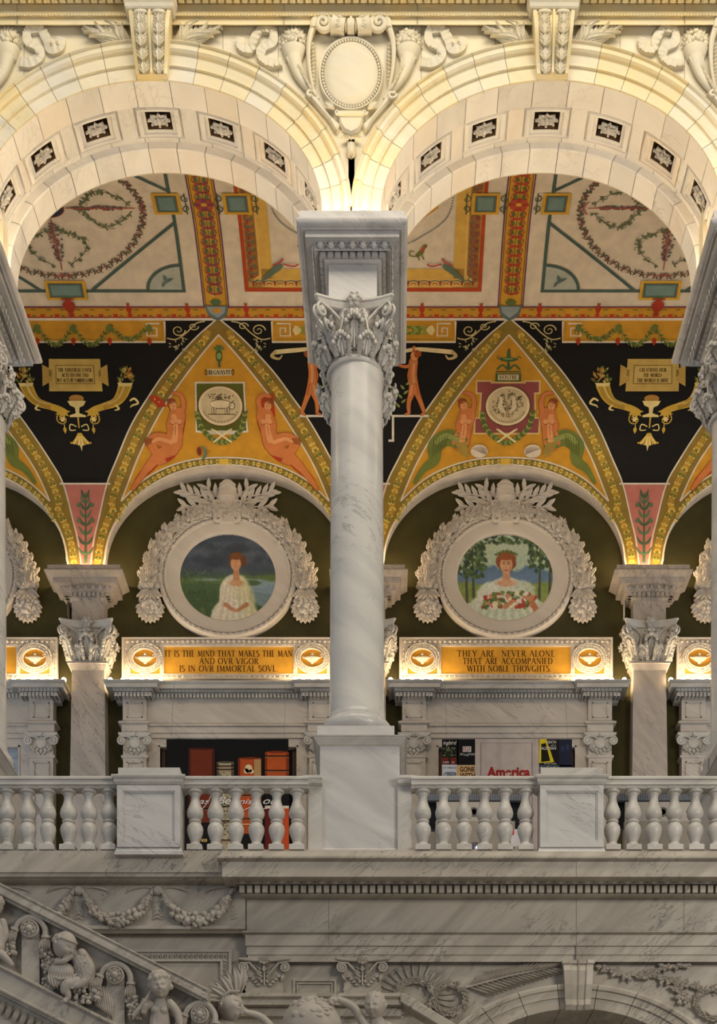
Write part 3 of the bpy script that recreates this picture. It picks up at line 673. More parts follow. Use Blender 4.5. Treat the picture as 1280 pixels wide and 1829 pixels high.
class PB:
    def __init__(s, mp, step=12.0): s.mp = mp; s.t = []; s.mats = []; s.idx = {}; s.step = step
    def mi(s, c):
        if c not in s.idx: s.idx[c] = len(s.mats); s.mats.append(pt(c, .8) if isinstance(c, str) else c)
        return s.idx[c]
    def poly(s, pts, c, L=1):
        pts = [(p[0], p[1]) for p in pts]
        m = s.mi(c)
        if len(pts) == 3: s.t.append((pts, m, L)); return
        if len(pts) == 4:
            # convex quads stay quads
            cr = []
            for i in range(4):
                a, b, q = pts[i], pts[(i+1) % 4], pts[(i+2) % 4]; cr.append((b[0]-a[0])*(q[1]-b[1])-(b[1]-a[1])*(q[0]-b[0]))
            if all(x >= 0 for x in cr) or all(x <= 0 for x in cr): s.t.append((pts, m, L)); return
        for t in tessellate_polygon([[Vector((x, y, 0)) for x, y in pts]]): s.t.append(([pts[i] for i in t], m, L))
    def rect(s, x0, y0, x1, y1, c, L=1): s.poly([(x0, y0), (x1, y0), (x1, y1), (x0, y1)], c, L)
    def ell(s, cx, cy, rx, ry, c, L=1, n=20, a=0):
        ca, sa = cos(a), sin(a)
        s.poly([(cx+rx*cos(2*pi*i/n)*ca-ry*sin(2*pi*i/n)*sa, cy+rx*cos(2*pi*i/n)*sa+ry*sin(2*pi*i/n)*ca) for i in range(n)], c, L)
    def ring(s, cx, cy, rx, ry, w, c, L=1, n=28, a0=0, a1=2*pi):
        s.st([(cx+rx*cos(a0+(a1-a0)*i/n), cy+ry*sin(a0+(a1-a0)*i/n)) for i in range(n+1)], w, c, L)
    def st(s, pts, w, c, L=1):
        pts = [Vector((p[0], p[1])) for p in pts]; n = len(pts)
        if not hasattr(w, '__len__'): w = [w]*n
        m = s.mi(c); E = []
        for i, p in enumerate(pts):
            t = pts[min(i+1, n-1)]-pts[max(i-1, 0)]
            if t.length < 1e-9: t = Vector((1, 0))
            t.normalize(); nn = Vector((-t.y, t.x))*w[i]*.5; E.append((p+nn, p-nn))
        for i in range(n-1): s.t.append(([tuple(E[i][0]), tuple(E[i+1][0]), tuple(E[i+1][1]), tuple(E[i][1])], m, L))
    def sm(s, pts, w, c, L=1, k=6):
        q = smooth([(p[0], p[1], 0) for p in pts], k); n = len(q)
        if hasattr(w, '__len__'):
            m = len(w); w = [w[min(m-1, int(i*(m-1)/(n-1)))]*(1-(i*(m-1)/(n-1))%1)+w[min(m-1, int(i*(m-1)/(n-1))+1)]*((i*(m-1)/(n-1)) % 1) for i in range(n)]
        s.st(q, w, c, L)
    def limb(s, pts, w, c, L=1):            # rounded, tapering
        s.sm(pts, w, c, L); s.ell(pts[0][0], pts[0][1], w[0]/2, w[0]/2, c, L, 10); s.ell(pts[-1][0], pts[-1][1], w[-1]/2, w[-1]/2, c, L, 10)
    def leaf(s, x, y, a, l, w, c, L=1):
        ca, sa = cos(a), sin(a); q = [(0, 0), (.3, .5), (.6, .42), (1, 0), (.6, -.42), (.3, -.5)]
        s.poly([(x+l*u*ca-w*v*sa, y+l*u*sa+w*v*ca) for u, v in q], c, L)
    def spiral(s, cx, cy, r, turns, a0, dirn, w, c, L=1, n=18, sy=1): s.st(spiral(cx, cy, r, turns, a0, dirn, n, sy=sy), [w*(1-.5*i/n) for i in range(n+1)], c, L)
    def text(s, txt, x, y, h, c, L=1, width=None, wt=.13, track=.10, align='c'):
        tw = sum(GL[ch][0]+track for ch in txt)-track; k = (width/(tw*h)) if width else 1; W = tw*h*k
        cx = x-W/2 if align == 'c' else x
        for ch in txt:
            gw, ss = GL[ch]; T = lambda p: (cx+p[0]*h*k, y-p[1]*h)
            ends = [tuple(q) for _, pp in ss for q in (pp[0], pp[-1])]
            for kd, pp in ss:
                if kd == 'C':
                    n = len(pp); ws = []
                    for i in range(n):
                        a, b = pp[max(0, i-1)], pp[min(n-1, i+1)]; t = atan2(b[1]-a[1], b[0]-a[0]); ws.append(h*wt*(.32+.75*abs(sin(t))))
                    s.st([T(p) for p in pp], ws, c, L)
                else:
                    s.st([T(p) for p in pp], h*wt*(1 if kd == 'T' else .42), c, L)
                    for q in (pp[0], pp[-1]):
                        if q[1] in (0, 1) and ends.count(tuple(q)) == 1 and ch not in '.,-:':
                            X, Y_ = T(q); yy = Y_+(h*.02 if q[1] == 1 else -h*.02); e = h*(.14 if kd == 'T' else .11); s.st([(X-e, yy), (X+e, yy)], h*.055, c, L)
            cx += (gw+track)*h*k
    def build(s, name, parent=None, **kw):
        mb = MB(); stp = s.step
        for pts, m, L in s.t:
            y0 = min(p[1] for p in pts); y1 = max(p[1] for p in pts)
            pieces = [pts]
            if stp and y1-y0 > stp*1.2:
                pieces = []; cur = pts; k = math.floor(y0/stp)+1
                while k*stp < y1 and cur:
                    Yc = k*stp; lo = []; hi = []; n = len(cur)
                    for i in range(n):
                        a, b = cur[i], cur[(i+1) % n]
                        if a[1] <= Yc: lo.append(a)
                        if a[1] >= Yc: hi.append(a)
                        if (a[1]-Yc)*(b[1]-Yc) < 0:
                            t = (Yc-a[1])/(b[1]-a[1]); p = (a[0]+(b[0]-a[0])*t, Yc); lo.append(p); hi.append(p)
                    if len(lo) > 2: pieces.append(lo)
                    cur = hi if len(hi) > 2 else None; k += 1
                if cur: pieces.append(cur)
            for q in pieces: mb.add([s.mp(p[0], p[1], L) for p in q], [tuple(range(len(q)))], m)
        return mb.build(name, s.mats, parent, **kw)
def flat(fr, d0=0, dl=.35): return lambda x, y, L: fr((x, y, d0+L*dl))

# ---------------- the corridor vault ----------------
RT = [(-60, 1.02), (80, 1.11), (250, 1.205), (320, 1.243), (390, 1.288), (450, 1.318), (520, 1.350), (545, 1.361), (567, 1.374), (640, 1.384), (706, 1.392), (765, 1.405), (822, 1.423), (865, 1.432), (1010, 1.436), (1100, 1.436)]
_ys = [a for a, b in RT]; _rs = [b for a, b in RT]
def RR(iy):
    # smooth (monotone cubic through the table)
    iy = max(_ys[0], min(_ys[-1], iy)); i = 0
    while i < len(_ys)-2 and iy > _ys[i+1]: i += 1
    def sl(j):
        if j <= 0 or j >= len(_ys)-1: return 0 if j else (_rs[1]-_rs[0])/(_ys[1]-_ys[0])
        return (_rs[j+1]-_rs[j-1])/(_ys[j+1]-_ys[j-1])
    h = _ys[i+1]-_ys[i]; t = (iy-_ys[i])/h
    return (2*t**3-3*t**2+1)*_rs[i]+(t**3-2*t**2+t)*h*sl(i)+(-2*t**3+3*t**2)*_rs[i+1]+(t**3-t**2)*h*sl(i+1)
def Ry(r):
    a, b = -60., 1008.
    for _ in range(40):
        c = (a+b)/2
        if RR(c) < r: a = c
        else: b = c
    return a
S0 = sc(1.438)
def XB(k): return (651.5-CX)*S0+(k-.5)*BAY
def vmap(x0):                         # u: photo pixels from x0 at the back wall; y: height as seen; L: paint layer
    def f(u, y, L): r = RR(y)*(1-L*.00013); return (x0+u*S0, D0*r, ZC+(CY-y)*sc(r))
    return f
HB = BAY/S0/2                          # half a bay, 248.5
CREAM, OCH, GOLD2, OLIVE, BLK, RED, TEAL, PINK, WHT = '#cdbda4', '#c8902a', '#cda03c', '#8b7a2c', '#14110f', '#a8401c', '#46574e', '#bd7466', '#d9cdb9'
OUT = [(0, 567), (8, 575), (36, 600), (66, 632), (96, 668), (121, 704), (156, 757), (190, 822), (210, 865), (226, 930), (234, 962), (240, 1008)]
INN = [(0, 598), (24, 626), (49, 658), (75, 693), (97, 724), (134, 786), (160, 835), (185, 895)]
def arcy(u, a=215., c=832., b=176.): return 1008-b*sqrt(max(0, 1-(u/a)**2))
TOPARC = [(0, 817), (49, 820), (98, 833), (144, 857), (185, 895)]
def mir(p): return [(-x, y) for x, y in p]
def interp(path, y):
    for (x0, y0), (x1, y1) in zip(path, path[1:]):
        if y0 <= y <= y1: return x0+(x1-x0)*(y-y0)/(y1-y0)
    return path[-1][0]
def leafband(pb, path, w, cs, L, pitch=13, stem='#b79a3a'):
    q = smooth([(x, y, 0) for x, y in path], 8); pb.st(q, 1.2, stem, L)
    acc = 0; i = 0; last = Vector(q[0]); side = 1; nx = pitch/2; k = 0
    for p in q[1:]:
        p = Vector(p); seg = (p-last).length; t = (p-last).normalized() if seg else Vector((1, 0, 0))
        while acc+seg >= nx and seg > 0:
            c = last+t*(nx-acc); a = atan2(t.y, t.x)
            for sg in (-1, 1):
                pb.leaf(c.x, c.y, a+sg*.75, pitch*.82, pitch*.34, cs[k % len(cs)], L); pb.leaf(c.x+t.x*3, c.y+t.y*3, a+sg*.35, pitch*.7, pitch*.22, cs[(k+1) % len(cs)], L)
                n = Vector((-t.y, t.x, 0))*sg*w*.36; pb.ell(c.x+n.x+t.x*pitch*.5, c.y+n.y+t.y*pitch*.5, 1.0, 1.0, '#e6d489', L+1, 6)
                pb.ell(c.x+n.x*.7+t.x*pitch*.62, c.y+n.y*.7+t.y*pitch*.62, 1.0, 1.0, '#e6d489', L+1, 6)
            nx += pitch; k += 1
        acc += seg; last = p
def offset(path, d): 
    q = [Vector((x, y, 0)) for x, y in path]; o = []
    for i, p in enumerate(q):
        t = (q[min(i+1, len(q)-1)]-q[max(0, i-1)]).normalized(); o.append((p.x-t.y*d, p.y+t.x*d))
    return o
def spandrel(pb, style):
    ou = smooth([(x, y, 0) for x, y in OUT], 4); inn = smooth([(x, y, 0) for x, y in INN], 4)
    arc = [(u, arcy(u)) for u in [215*sin(radians(a)) for a in range(0, 89, 4)]]+[(215, 1008)]
    full = [(x, y) for x, y, z in ou]; R = full+arc[::-1]
    for m in (1, -1):
        f = lambda P_: [(m*x, y) for x, y in P_]
        pb.poly(f([(0, 567)]+full[1:]+arc[::-1]), '#8c7430' if style else '#8a7030', 1)
        # ochre field of the triangle
        tri = [(x, y) for x, y, z in inn]; ta = smooth([(x, y, 0) for x, y in TOPARC], 5); pb.poly(f(tri+[(x, y) for x, y, z in ta][::-1]), OCH, 2)
        pb.st(f([(x, y) for x, y, z in ou]), 2.6, WHT, 3); pb.st(f(tri), 2.6, WHT, 3); pb.st(f([(x, y) for x, y, z in ta]), 2.6, WHT, 3)
        edge = [(u, y-2) for u, y in arc[:-1]]+[(217, 1008)]
        pb.st(f(edge), 3.2, WHT, 3)
        mid = []
        for y in range(590, 1008, 16):
            o_ = interp(OUT, y); i_ = interp(INN, y) if 598 <= y <= 895 else (0 if y < 598 else 215*sqrt(max(0, 1-((1008-y)/176.)**2)))
            mid.append(((o_+i_)/2 if y > 600 else o_*.6+2, y))
        pb.st(f(mid), 12, '#a8842f' if style else '#b08a30', 3)
        leafband(pb, f(mid), 14, ['#d8b24a', '#b9973c', '#6f7434'] if style else ['#a9853a', '#d3ac4a', '#66702f'], 4, 11 if style else 13)
        low = [(2, 824.5), (49, 827.5), (98, 841), (144, 868), (176, 900), (190, 925)]
        leafband(pb, f(low), 8, ['#c79f3c', '#8a8236', '#d9b95e'], 4, 10)
        pb.rect(*( (0, 819, 8, 830) if m > 0 else (-8, 819, 0, 830)), '#d8b24a', 5)
FLESH, FLESH2, FLESHD = '#cb7a42', '#dd9a62', '#9c4a20'
def putto(pb, x, sg, L=5):
    X = lambda u: x+sg*u
    def f(P_, w, c=FLESH, l=L):
        q = [(X(a), b) for a, b in P_]
        if l == L and c == FLESH: pb.limb(q, [v+1.5 for v in w], FLESHD, l-.5)
        pb.limb(q, w if c != FLESH2 else [v*.8 for v in w], c, l)
    f([(6, 645), (4, 634), (6, 620)], [6, 5, 4]); 
    f([(6, 650), (-8, 655), (-20, 652)], [6, 5, 4])
    f([(5, 646), (4, 660), (3, 672), (5, 684)], [15, 14, 16, 15]); f([(4, 684), (2, 703), (-2, 716), (-3, 728), (-2, 738)], [11, 10, 7, 6, 4]); f([(7, 684), (12, 703), (17, 716), (22, 730), (24, 737)], [11, 9, 7, 6, 4])
    f([(-2, 738), (-8, 740)], [4, 3]); f([(24, 738), (19, 741)], [4, 3])
    pb.ell(X(7), 636, 7, 7.5, FLESH2, L+1); pb.ell(X(10), 632, 9, 7, '#9c4f22', L); pb.ell(X(11), 633, 5, 6.5, '#9c4f22', L+2)
    pb.ell(X(2), 637, 1, .8, '#5a2c14', L+2, 8); pb.st([(X(0), 642), (X(3), 643)], .8, '#8c3e20', L+2)
    f([(6, 650), (5, 668), (6, 682)], [5, 6, 6], FLESH2, L+1); f([(3, 688), (0, 706)], [4, 3], FLESH2, L+1)
    pb.st([(X(-1), 652), (X(-2), 668), (X(-3), 678)], 1, FLESHD, L+2); pb.st([(X(10), 686), (X(14), 706)], 1, FLESHD, L+2)
def banderole(pb, x0, x1, L=5):
    sg = 1 if x1 > x0 else -1
    pb.sm([(x0, 629), (x0+sg*30, 624), (x0+sg*62, 626), (x0+sg*92, 629)], [6, 7, 8, 8], '#dcca98', L)
    pb.sm([(x0+sg*90, 627), (x0+sg*98, 636), (x0+sg*86, 641), (x0+sg*80, 634)], [6, 6, 4, 2], '#b9a56c', L+1)
def nude(pb, x, sg, L=5, tail=False, drape='#b23a1e'):
    X = lambda u: x+sg*u            # u grows toward the medallion
    def f(P_, w, c=FLESH, l=L):
        q = [(X(a), b) for a, b in P_]
        if l == L and c == FLESH: pb.limb(q, [v+1.5 for v in w], FLESHD, l-.5)
        pb.limb(q, w if c != FLESH2 else [v*.8 for v in w], c, l)
    if not tail:
        pb.poly([(X(a), b) for a, b in [(-46, 708), (-32, 706), (-20, 716), (-16, 726), (-30, 728)]] if sg > 0 else [(X(a), b) for a, b in [(-14, 702), (0, 706), (10, 722), (6, 765), (-4, 780), (-16, 740)]], drape, L-1)
        f([(6, 752), (-14, 800), (-30, 818)], [20, 30, 22], drape, L-1); f([(-20, 800), (-52, 832), (-78, 858)], [16, 18, 8], drape, L-1)
    f([(2, 742), (-2, 766), (-8, 790)], [29, 24, 31]); f([(-4, 744), (-2, 765), (-6, 786)], [12, 10, 14], FLESH2, L+1)
    if not tail:
        f([(-8, 794), (-34, 784), (-50, 790)], [27, 23, 17]); f([(-50, 790), (-40, 808), (-28, 824)], [17, 14, 8]); f([(-26, 825), (-38, 829)], [6, 4])
        f([(-12, 802), (-36, 814), (-60, 838)], [24, 19, 13]); f([(-60, 838), (-78, 862), (-86, 874)], [12, 9, 5])
        f([(-12, 790), (-32, 784), (-44, 789)], [9, 8, 6], FLESH2, L+1)
    else:
        gt = '#6d7636'; f([(-6, 792), (-30, 782), (-52, 796), (-54, 822), (-72, 838), (-88, 862)], [26, 30, 27, 20, 13, 6], gt); f([(-14, 786), (-34, 778), (-50, 790)], [8, 9, 8], '#8f9650', L+1)
        for i in range(6): pb.st([(X(-30-5*i), 776+2*i), (X(-36-4*i), 800+3*i)], .9, '#4b5426', L+2)
        f([(-8, 790), (-2, 806), (4, 814)], [20, 14, 6], '#a0863c', L+1)
    if sg > 0 or tail: f([(8, 742), (14, 724), (10, 706), (-4, 702)], [9, 8, 7, 5]) 
    else: f([(8, 740), (12, 716), (4, 706), (-8, 708)], [9, 8, 7, 5])
    f([(-8, 744), (-14, 762), (-4, 776)], [9, 7, 5])
    pb.ell(X(-6), 722, 8, 10, '#9c4f22', L+1); pb.ell(X(-4), 725, 6.2, 8, FLESH2, L+2); pb.ell(X(-7), 716, 7.5, 5, '#8a4520', L+2)
    for e in (-6.5, -1.5): pb.ell(X(e), 724, .9, .7, '#5a2c14', L+3, 6)
    pb.st([(X(-4), 725), (X(-3), 728)], .7, FLESHD, L+3); pb.st([(X(-6), 731), (X(-2), 731)], .9, '#a03a20', L+3)
    f([(-2, 730), (-1, 738)], [6, 6], FLESH, L)
    for e in (-6, 5): pb.ell(X(e), 753, 5, 4.4, FLESH2, L+2, 12); pb.ring(X(e), 753.5, 5, 4.6, .8, FLESHD, L+3, 10, .3, 2.8)
    pb.st([(X(-2), 760), (X(-4), 778)], .8, FLESHD, L+3)
def medal(pb, x, y, rx, ry, style, L=5):
    pb.ell(x, y, rx+2, ry+2, '#6e4a22', L, 36); pb.ell(x, y, rx, ry, '#e0cda4', L+1, 36); pb.ell(x, y, rx-4, ry-3.5, '#cdb88c', L+2, 36)
    rr = random.Random(style+3); K = '#43331f'
    for i in range(20): a = pi*(.12+.76*i/19); pb.st([(x+(rx-5)*cos(a), y+(ry-4.5)*sin(a)), (x+(rx-9)*cos(a+.02), y+(ry-8)*sin(a+.02))], .9, K, L+3)
    if style == 0:      # a walking bull under a tree
        pb.limb([(x-16, y-2), (x, y-4), (x+14, y-2)], [11, 12, 12], '#dcc9a0', L+4); pb.ring(x, y-3, 19, 8, 1, K, L+4)
        for u in (-14, -9, 9, 14): pb.st([(x+u, y+3), (x+u-1, y+15)], 3.4, K, L+4); pb.st([(x+u, y+3), (x+u-1, y+14)], 1.8, '#dcc9a0', L+5)
        pb.ell(x+20, y, 5, 6, '#dcc9a0', L+4, 14); pb.ring(x+20, y, 5, 6, 1, K, L+5); pb.st([(x+19, y-6), (x+24, y-10)], 1, K, L+5)
        pb.st([(x-22, y+15), (x+24, y+15)], 1.2, K, L+4)
        for i in range(34): a = rr.uniform(0, 2*pi); q = rr.uniform(.3, .9); pb.st([(x+26*q*cos(a), y-17-8*q*sin(a)*.8), (x+26*q*cos(a)+3, y-18-8*q*sin(a)*.8)], 1.3, K, L+4)
        pb.text('PR', x-1, y-12, 7, K, L+6)
    else:
        for i in range(90):
            a = rr.uniform(0, 2*pi); q = sqrt(rr.random())*.86; px, py = x+(rx-6)*q*cos(a), y-3+(ry-8)*q*sin(a); pb.spiral(px, py, rr.uniform(1.5, 3.2), .8, rr.uniform(0, 6), 1, 1, K, L+4, 6)
        for u in (-12, 10): pb.limb([(x+u, y-8), (x+u*1.1, y+2), (x+u*.4, y+12)], [6, 8, 4], '#dcc9a0', L+5); pb.ell(x+u, y-13, 3.4, 4, '#dcc9a0', L+5, 10)
        pb.limb([(x-1, y+18), (x-1, y+8)], [5, 3], '#b99d6c', L+5)
def wreath(pb, pts, w, L, c1='#5c6a30', c2='#8d9148'):
    q = smooth([(x, y, 0) for x, y in pts], 5); pb.st(q, w*.7, '#4a5426', L); n = len(q)
    for i in range(0, n-1):
        a = atan2(q[i+1][1]-q[i][1], q[i+1][0]-q[i][0])
        for sg in (-1, 1): pb.leaf(q[i][0], q[i][1], a+sg*.6, w*.75, w*.35, c1 if i % 2 else c2, L+1)
def triangle_art(pb, k):
    G = '#46613c'
    if k % 2 == 0:
        pb.poly([(-43, 682), (43, 682), (44, 730), (46, 772), (16, 776), (-14, 776), (-46, 772), (-44, 730)], WHT, 4)
        pb.poly([(-40, 685), (40, 685), (41, 730), (43, 769), (-43, 769), (-41, 730)], '#5c5f20', 5)
        wreath(pb, [(-42, 735), (-36, 762), (-20, 782), (0, 790), (20, 782), (36, 762), (42, 735)], 12, 5)
        medal(pb, 0, 725, 38, 35, 0, 8)
        pb.text('REGNAVIT', 0, 669, 8, '#3a2a18', 6, 38, .16); pb.rect(-22, 659, 22, 671, '#d8c698', 4); pb.ring(-23, 665, 2, 5, 1.5, '#6e5020', 5); pb.ring(23, 665, 2, 5, 1.5, '#6e5020', 5)
        pb.ell(0, 636, 6, 11, G, 4); pb.ell(0, 636, 3.6, 5.5, '#73a06a', 5); pb.ring(0, 636, 3.6, 5.5, 1, '#b39a30', 6)
        for j in range(-4, 5): pb.leaf(0, 626, -pi/2+j*.32, 12, 4, G if j % 2 else '#7f8b3c', 4)
        pb.rect(-2, 646, 2, 656, G, 4)
        nude(pb, -78, 1, 6); nude(pb, 78, -1, 6)
        pb.ring(-38, 808, 7, 11, 4, '#5d7f74', 9, 14, -1.2, 1.6); pb.ell(-42, 806, 4, 8, '#7f3420', 9, 12)
    else:
        pb.poly([(-56, 679), (-28, 679), (-28, 682), (28, 682), (28, 679), (56, 679), (56, 704), (48, 704), (50, 745), (58, 745), (58, 776), (-58, 776), (-58, 745), (-50, 745), (-48, 704), (-56, 704)], '#d6b878', 4)
        pb.poly([(-53, 682), (-30, 682), (-30, 685), (30, 685), (30, 682), (53, 682), (53, 701), (45, 701), (47, 748), (55, 748), (55, 773), (-55, 773), (-55, 748), (-47, 748), (-45, 701), (-53, 701)], '#8f4a48', 5)
        wreath(pb, [(-44, 735), (-38, 762), (-20, 782), (0, 791), (20, 782), (38, 762), (44, 735)], 12, 6)
        medal(pb, 0, 725, 38, 35, 1, 8)
        pb.rect(-22, 667, 22, 681, G, 6); pb.rect(-18, 669, 18, 679, '#d8c698', 7); pb.text('VOSTRE', 0, 677.5, 7, '#3a2a18', 8, 31, .16)
        pb.sm([(-20, 660), (-10, 652), (0, 660), (10, 652), (20, 660)], 3, G, 5); pb.ell(0, 642, 15, 4, G, 5); pb.limb([(0, 655), (0, 645)], [6, 3], G, 5); pb.limb([(0, 640), (0, 628), (1, 624)], [8, 5, 3], G, 5)
        pb.spiral(-17, 637, 5, 1, 0, 1, 1.6, G, 5); pb.spiral(17, 640, 4, 1, 0, -1, 1.6, G, 5); pb.ell(0, 641, 9, 1.5, '#7f9a5a', 6); pb.sm([(-22, 664), (22, 664)], 2, G, 5)
        nude(pb, -72, 1, 6, True); nude(pb, 72, -1, 6, True)
        for sg in (-1, 1):
            x = sg*47; pb.ell(x, 806, 15, 12, '#d8c8b0', 9); 
            for j in range(-4, 5): pb.st([(x-sg*12, 812), (x+j*3.2, 797+abs(j))], .9, '#9c8a78', 10)
    for u in (-1, 1):
        pb.st([(-18, 766), (0, 779)], 3, '#dcc98e', 12) if u < 0 else pb.st([(0, 779), (18, 766)], 3, '#dcc98e', 12)
    pb.st([(-16, 790), (14, 768)], 3.2, '#e2d29c', 13); pb.st([(16, 790), (-14, 768)], 3.2, '#e2d29c', 13)
def swag(pb, x0, x1, y, dip, c, L, pend=True):
    q = [(x0+(x1-x0)*t, y+dip*4*t*(1-t)) for t in [i/14 for i in range(15)]]
    for i in range(14):
        a = atan2(q[i+1][1]-q[i][1], q[i+1][0]-q[i][0])
        for sg in (-1, 1): pb.leaf(q[i][0], q[i][1], a+sg*.7, 8.5, 3.4, c if (i+sg) % 3 else '#8a9048', L)
    pb.st(q, 1.4, c, L)
def cornu(pb, L=4):
    Gc, Gd, Gl = '#c9a23e', '#8f6a1c', '#e6cf86'
    for sg in (-1, 1):
        f = lambda P_: [(sg*a, b) for a, b in P_]
        pb.sm(f([(86, 686), (78, 706), (66, 719), (46, 726), (30, 732), (20, 740)]), [25, 20, 15, 12, 12, 14], Gc, L)
        for o in (-6, -2, 3, 7): pb.sm(f([(86+o, 686), (78+o*.8, 706+o*.3), (64+o*.3, 719+o*.6), (46, 727+o*.5)]), 1.1, Gd, L+1)
        pb.sm(f([(84, 688), (76, 706), (64, 717), (46, 723)]), 2.4, Gl, L+1)
        pb.poly(f([(72, 684), (99, 684), (96, 690), (75, 690)]), Gl, L+2)
        rr = random.Random(5)
        for i in range(46):
            a = rr.uniform(0, pi); q = sqrt(rr.random()); pb.leaf(sg*(86+15*q*cos(a)), 684-30*q*sin(a)*.9, rr.uniform(-2.6, -.5), 8, 3.6, rr.choice(['#7a7b34', '#a9873a', '#55602a', '#b06a34', '#c7b25e']), L+1+i % 2)
        pb.sm(f([(92, 716), (100, 712), (106, 720), (96, 724), (92, 728)]), [3, 4, 3.5, 3, 1], Gl, L)
        pb.sm(f([(66, 722), (72, 730), (64, 733)]), [3, 4, 1], Gl, L)
        for j in range(5): pb.leaf(sg*(26), 735, pi*(.5+sg*(.5-.22*j)), 14, 5, Gc, L)
        pb.spiral(sg*27, 749, 12, 1.3, -pi/2, sg, 2.2, Gc, L, 22); 
        for j in range(6): pb.leaf(sg*27, 749, j*pi/3, 6, 3.4, Gl, L+1)
        pb.leaf(sg*25, 762, pi/2, 13, 6, Gc, L); pb.st([(sg*25, 758), (sg*25, 764)], 1.2, Gl, L+1)
        pb.sm(f([(4, 762), (14, 758), (16, 768), (6, 768)]), 2, Gl, L+1)
    pb.poly([(-16, 716), (16, 716), (12, 724), (4, 728), (3, 738), (14, 742), (14, 745), (-14, 745), (-14, 742), (-3, 738), (-4, 728), (-12, 724)], Gl, L+2)
    pb.ell(0, 712, 13, 7, '#b0803a', L+1); pb.limb([(0, 745), (0, 764)], [3, 2], Gc, L)
    for j in range(-4, 5): pb.sm([(j*.8, 776), (j*3.4, 790), (j*4.6, 797-abs(j)*1.6)], [1.5, 2.4, 3.6], Gl if j % 2 else Gc, L+1)
    pb.leaf(0, 776, pi/2, 30, 6, Gl, L+1); pb.ell(0, 776, 5, 3, Gc, L+2)
def plaque(pb, lines, L=5):
    pb.poly([(-44, 641), (44, 641), (46, 699), (-46, 699)], '#c3a457', L); pb.poly([(-56, 651), (-40, 660), (-40, 680), (-57, 690)], '#b8964a', L); pb.poly([(56, 651), (40, 660), (40, 680), (57, 690)], '#b8964a', L)
    pb.poly([(-33, 652), (33, 652), (34, 686), (-34, 686)], '#8a6c2c', L+1); pb.poly([(-31.5, 653.5), (31.5, 653.5), (32.5, 684.5), (-32.5, 684.5)], '#c9ac62', L+2)
    for i, (t, w_) in enumerate(lines): pb.text(t, 0, 664+i*9.3, 6.6, '#4a3312', L+3, w_, .15)
def black_zone(pb, style, lines=None):
    # about a bay boundary; u from the boundary
    for sg in (-1, 1):
        f = lambda P_: [(sg*a, b) for a, b in P_]
        pb.poly(f([(0, 572), (157, 572), (157, 611), (0, 611)]), OCH if style else '#c8912c', 2)
        pb.st(f([(0, 611), (157, 611), (157, 574)]), 3.2, WHT, 3); pb.st(f([(0, 606), (152, 606), (152, 574)]), 1.2, OLIVE, 3)
        # Greek key end
        pb.st(f([(148, 578), (126, 578), (126, 600), (143, 600), (143, 586), (134, 586), (134, 594)]), 3, WHT, 4)
        # scrolls on the black
        pb.spiral(sg*180, 590, 12, 1.5, 0, sg, 2.4, '#c7b47c', 3, 24, .9); pb.spiral(sg*206, 583, 9, 1.4, 0, sg, 2.2, '#c7b47c', 3, 20, .8)
        pb.sm(f([(160, 604), (176, 606), (194, 594), (210, 578), (226, 574)]), 2.2, '#c7b47c', 3)
        for i in range(9): a = i*.7; pb.leaf(sg*(184+16*cos(a)*(i/9)), 604+3.4*i, a, 7, 2.8, '#b5ac7c', 3)
        for i in range(9): a = -i*.9; pb.leaf(sg*(178+12*cos(a)), 606+3*i, a, 6, 2.4, '#a39c6a', 3)
    if not style:
        xs = [-140, -93, -47, 0, 47, 93, 140]
        for a, b in [(-130, -62), (62, 130)]: swag(pb, a, b, 580, 26, '#5f6a30', 5)
        swag(pb, -62, 0, 580, 36, '#5f6a30', 5); swag(pb, 0, 62, 580, 36, '#5f6a30', 5)
        for x in (-130, -62, 0, 62, 130): 
            for sg in (-1, 0, 1): pb.leaf(x, 578, pi/2+sg*.35, 20, 5, '#6c7434', 6)
            pb.ell(x, 607, 3, 3.5, '#b8431f', 7); pb.leaf(x, 602, pi/2, 16, 8, '#a83a1c', 7)
        cornu(pb); plaque(pb, lines)
    else:
        for sg in (-1, 1):
            for i in range(9):
                for e in (-1, 1): pb.leaf(sg*(48+i*7.5), 590, (0 if sg < 0 else pi)+e*.55, 15, 9, '#6b7a2e' if i % 2 else '#8e9a44', 5)
            pb.leaf(sg*122, 590, 0 if sg < 0 else pi, 16, 18, '#d9c88c', 6); pb.ell(sg*80, 590, 3, 3, '#d88a2a', 7); pb.ell(sg*100, 592, 2.4, 2.4, '#d88a2a', 7)
        banderole(pb, -60, -152); banderole(pb, 60, 152)
        putto(pb, -84, -1); putto(pb, 80, 1)
        for sg in (-1, 1):
            pb.st([(sg*112, 743), (sg*50, 743)], 4, WHT, 4); pb.st([(sg*50, 741), (sg*50, 787)], 4, WHT, 4); pb.st([(sg*52, 787), (sg*42, 787)], 4, WHT, 4)
            for i in range(6): pb.leaf(sg*(62+i*2), 728-i*8, -pi/2+(.9 if i % 2 else -.7), 12, 4.5, '#8a9050', 5)
    pb.st([(-45, 864), (45, 864)], 3.4, WHT, 3) 
    # pink wedge with a candelabrum plant
    pb.poly([(-39, 866), (39, 866), (23, 930), (9, 1010), (-9, 1010), (-23, 930)], PINK, 2)
    pb.sm([(0, 1005), (0, 960), (0, 880)], [7, 3.4, 1.5], '#4d5f44', 4)
    for j, y in enumerate([984, 966, 948, 932, 918, 904, 892, 882]):
        s_ = 1-.07*j
        for sg in (-1, 1):
            pb.sm([(0, y+6), (sg*8*s_, y+2), (sg*14*s_, y-8)], [4, 5, 1], '#4d5f44' if j % 2 else '#5d7350', 4)
            if j in (3, 5): pb.ell(sg*12, y-2, 4, 4, '#5d7350', 5, 10)
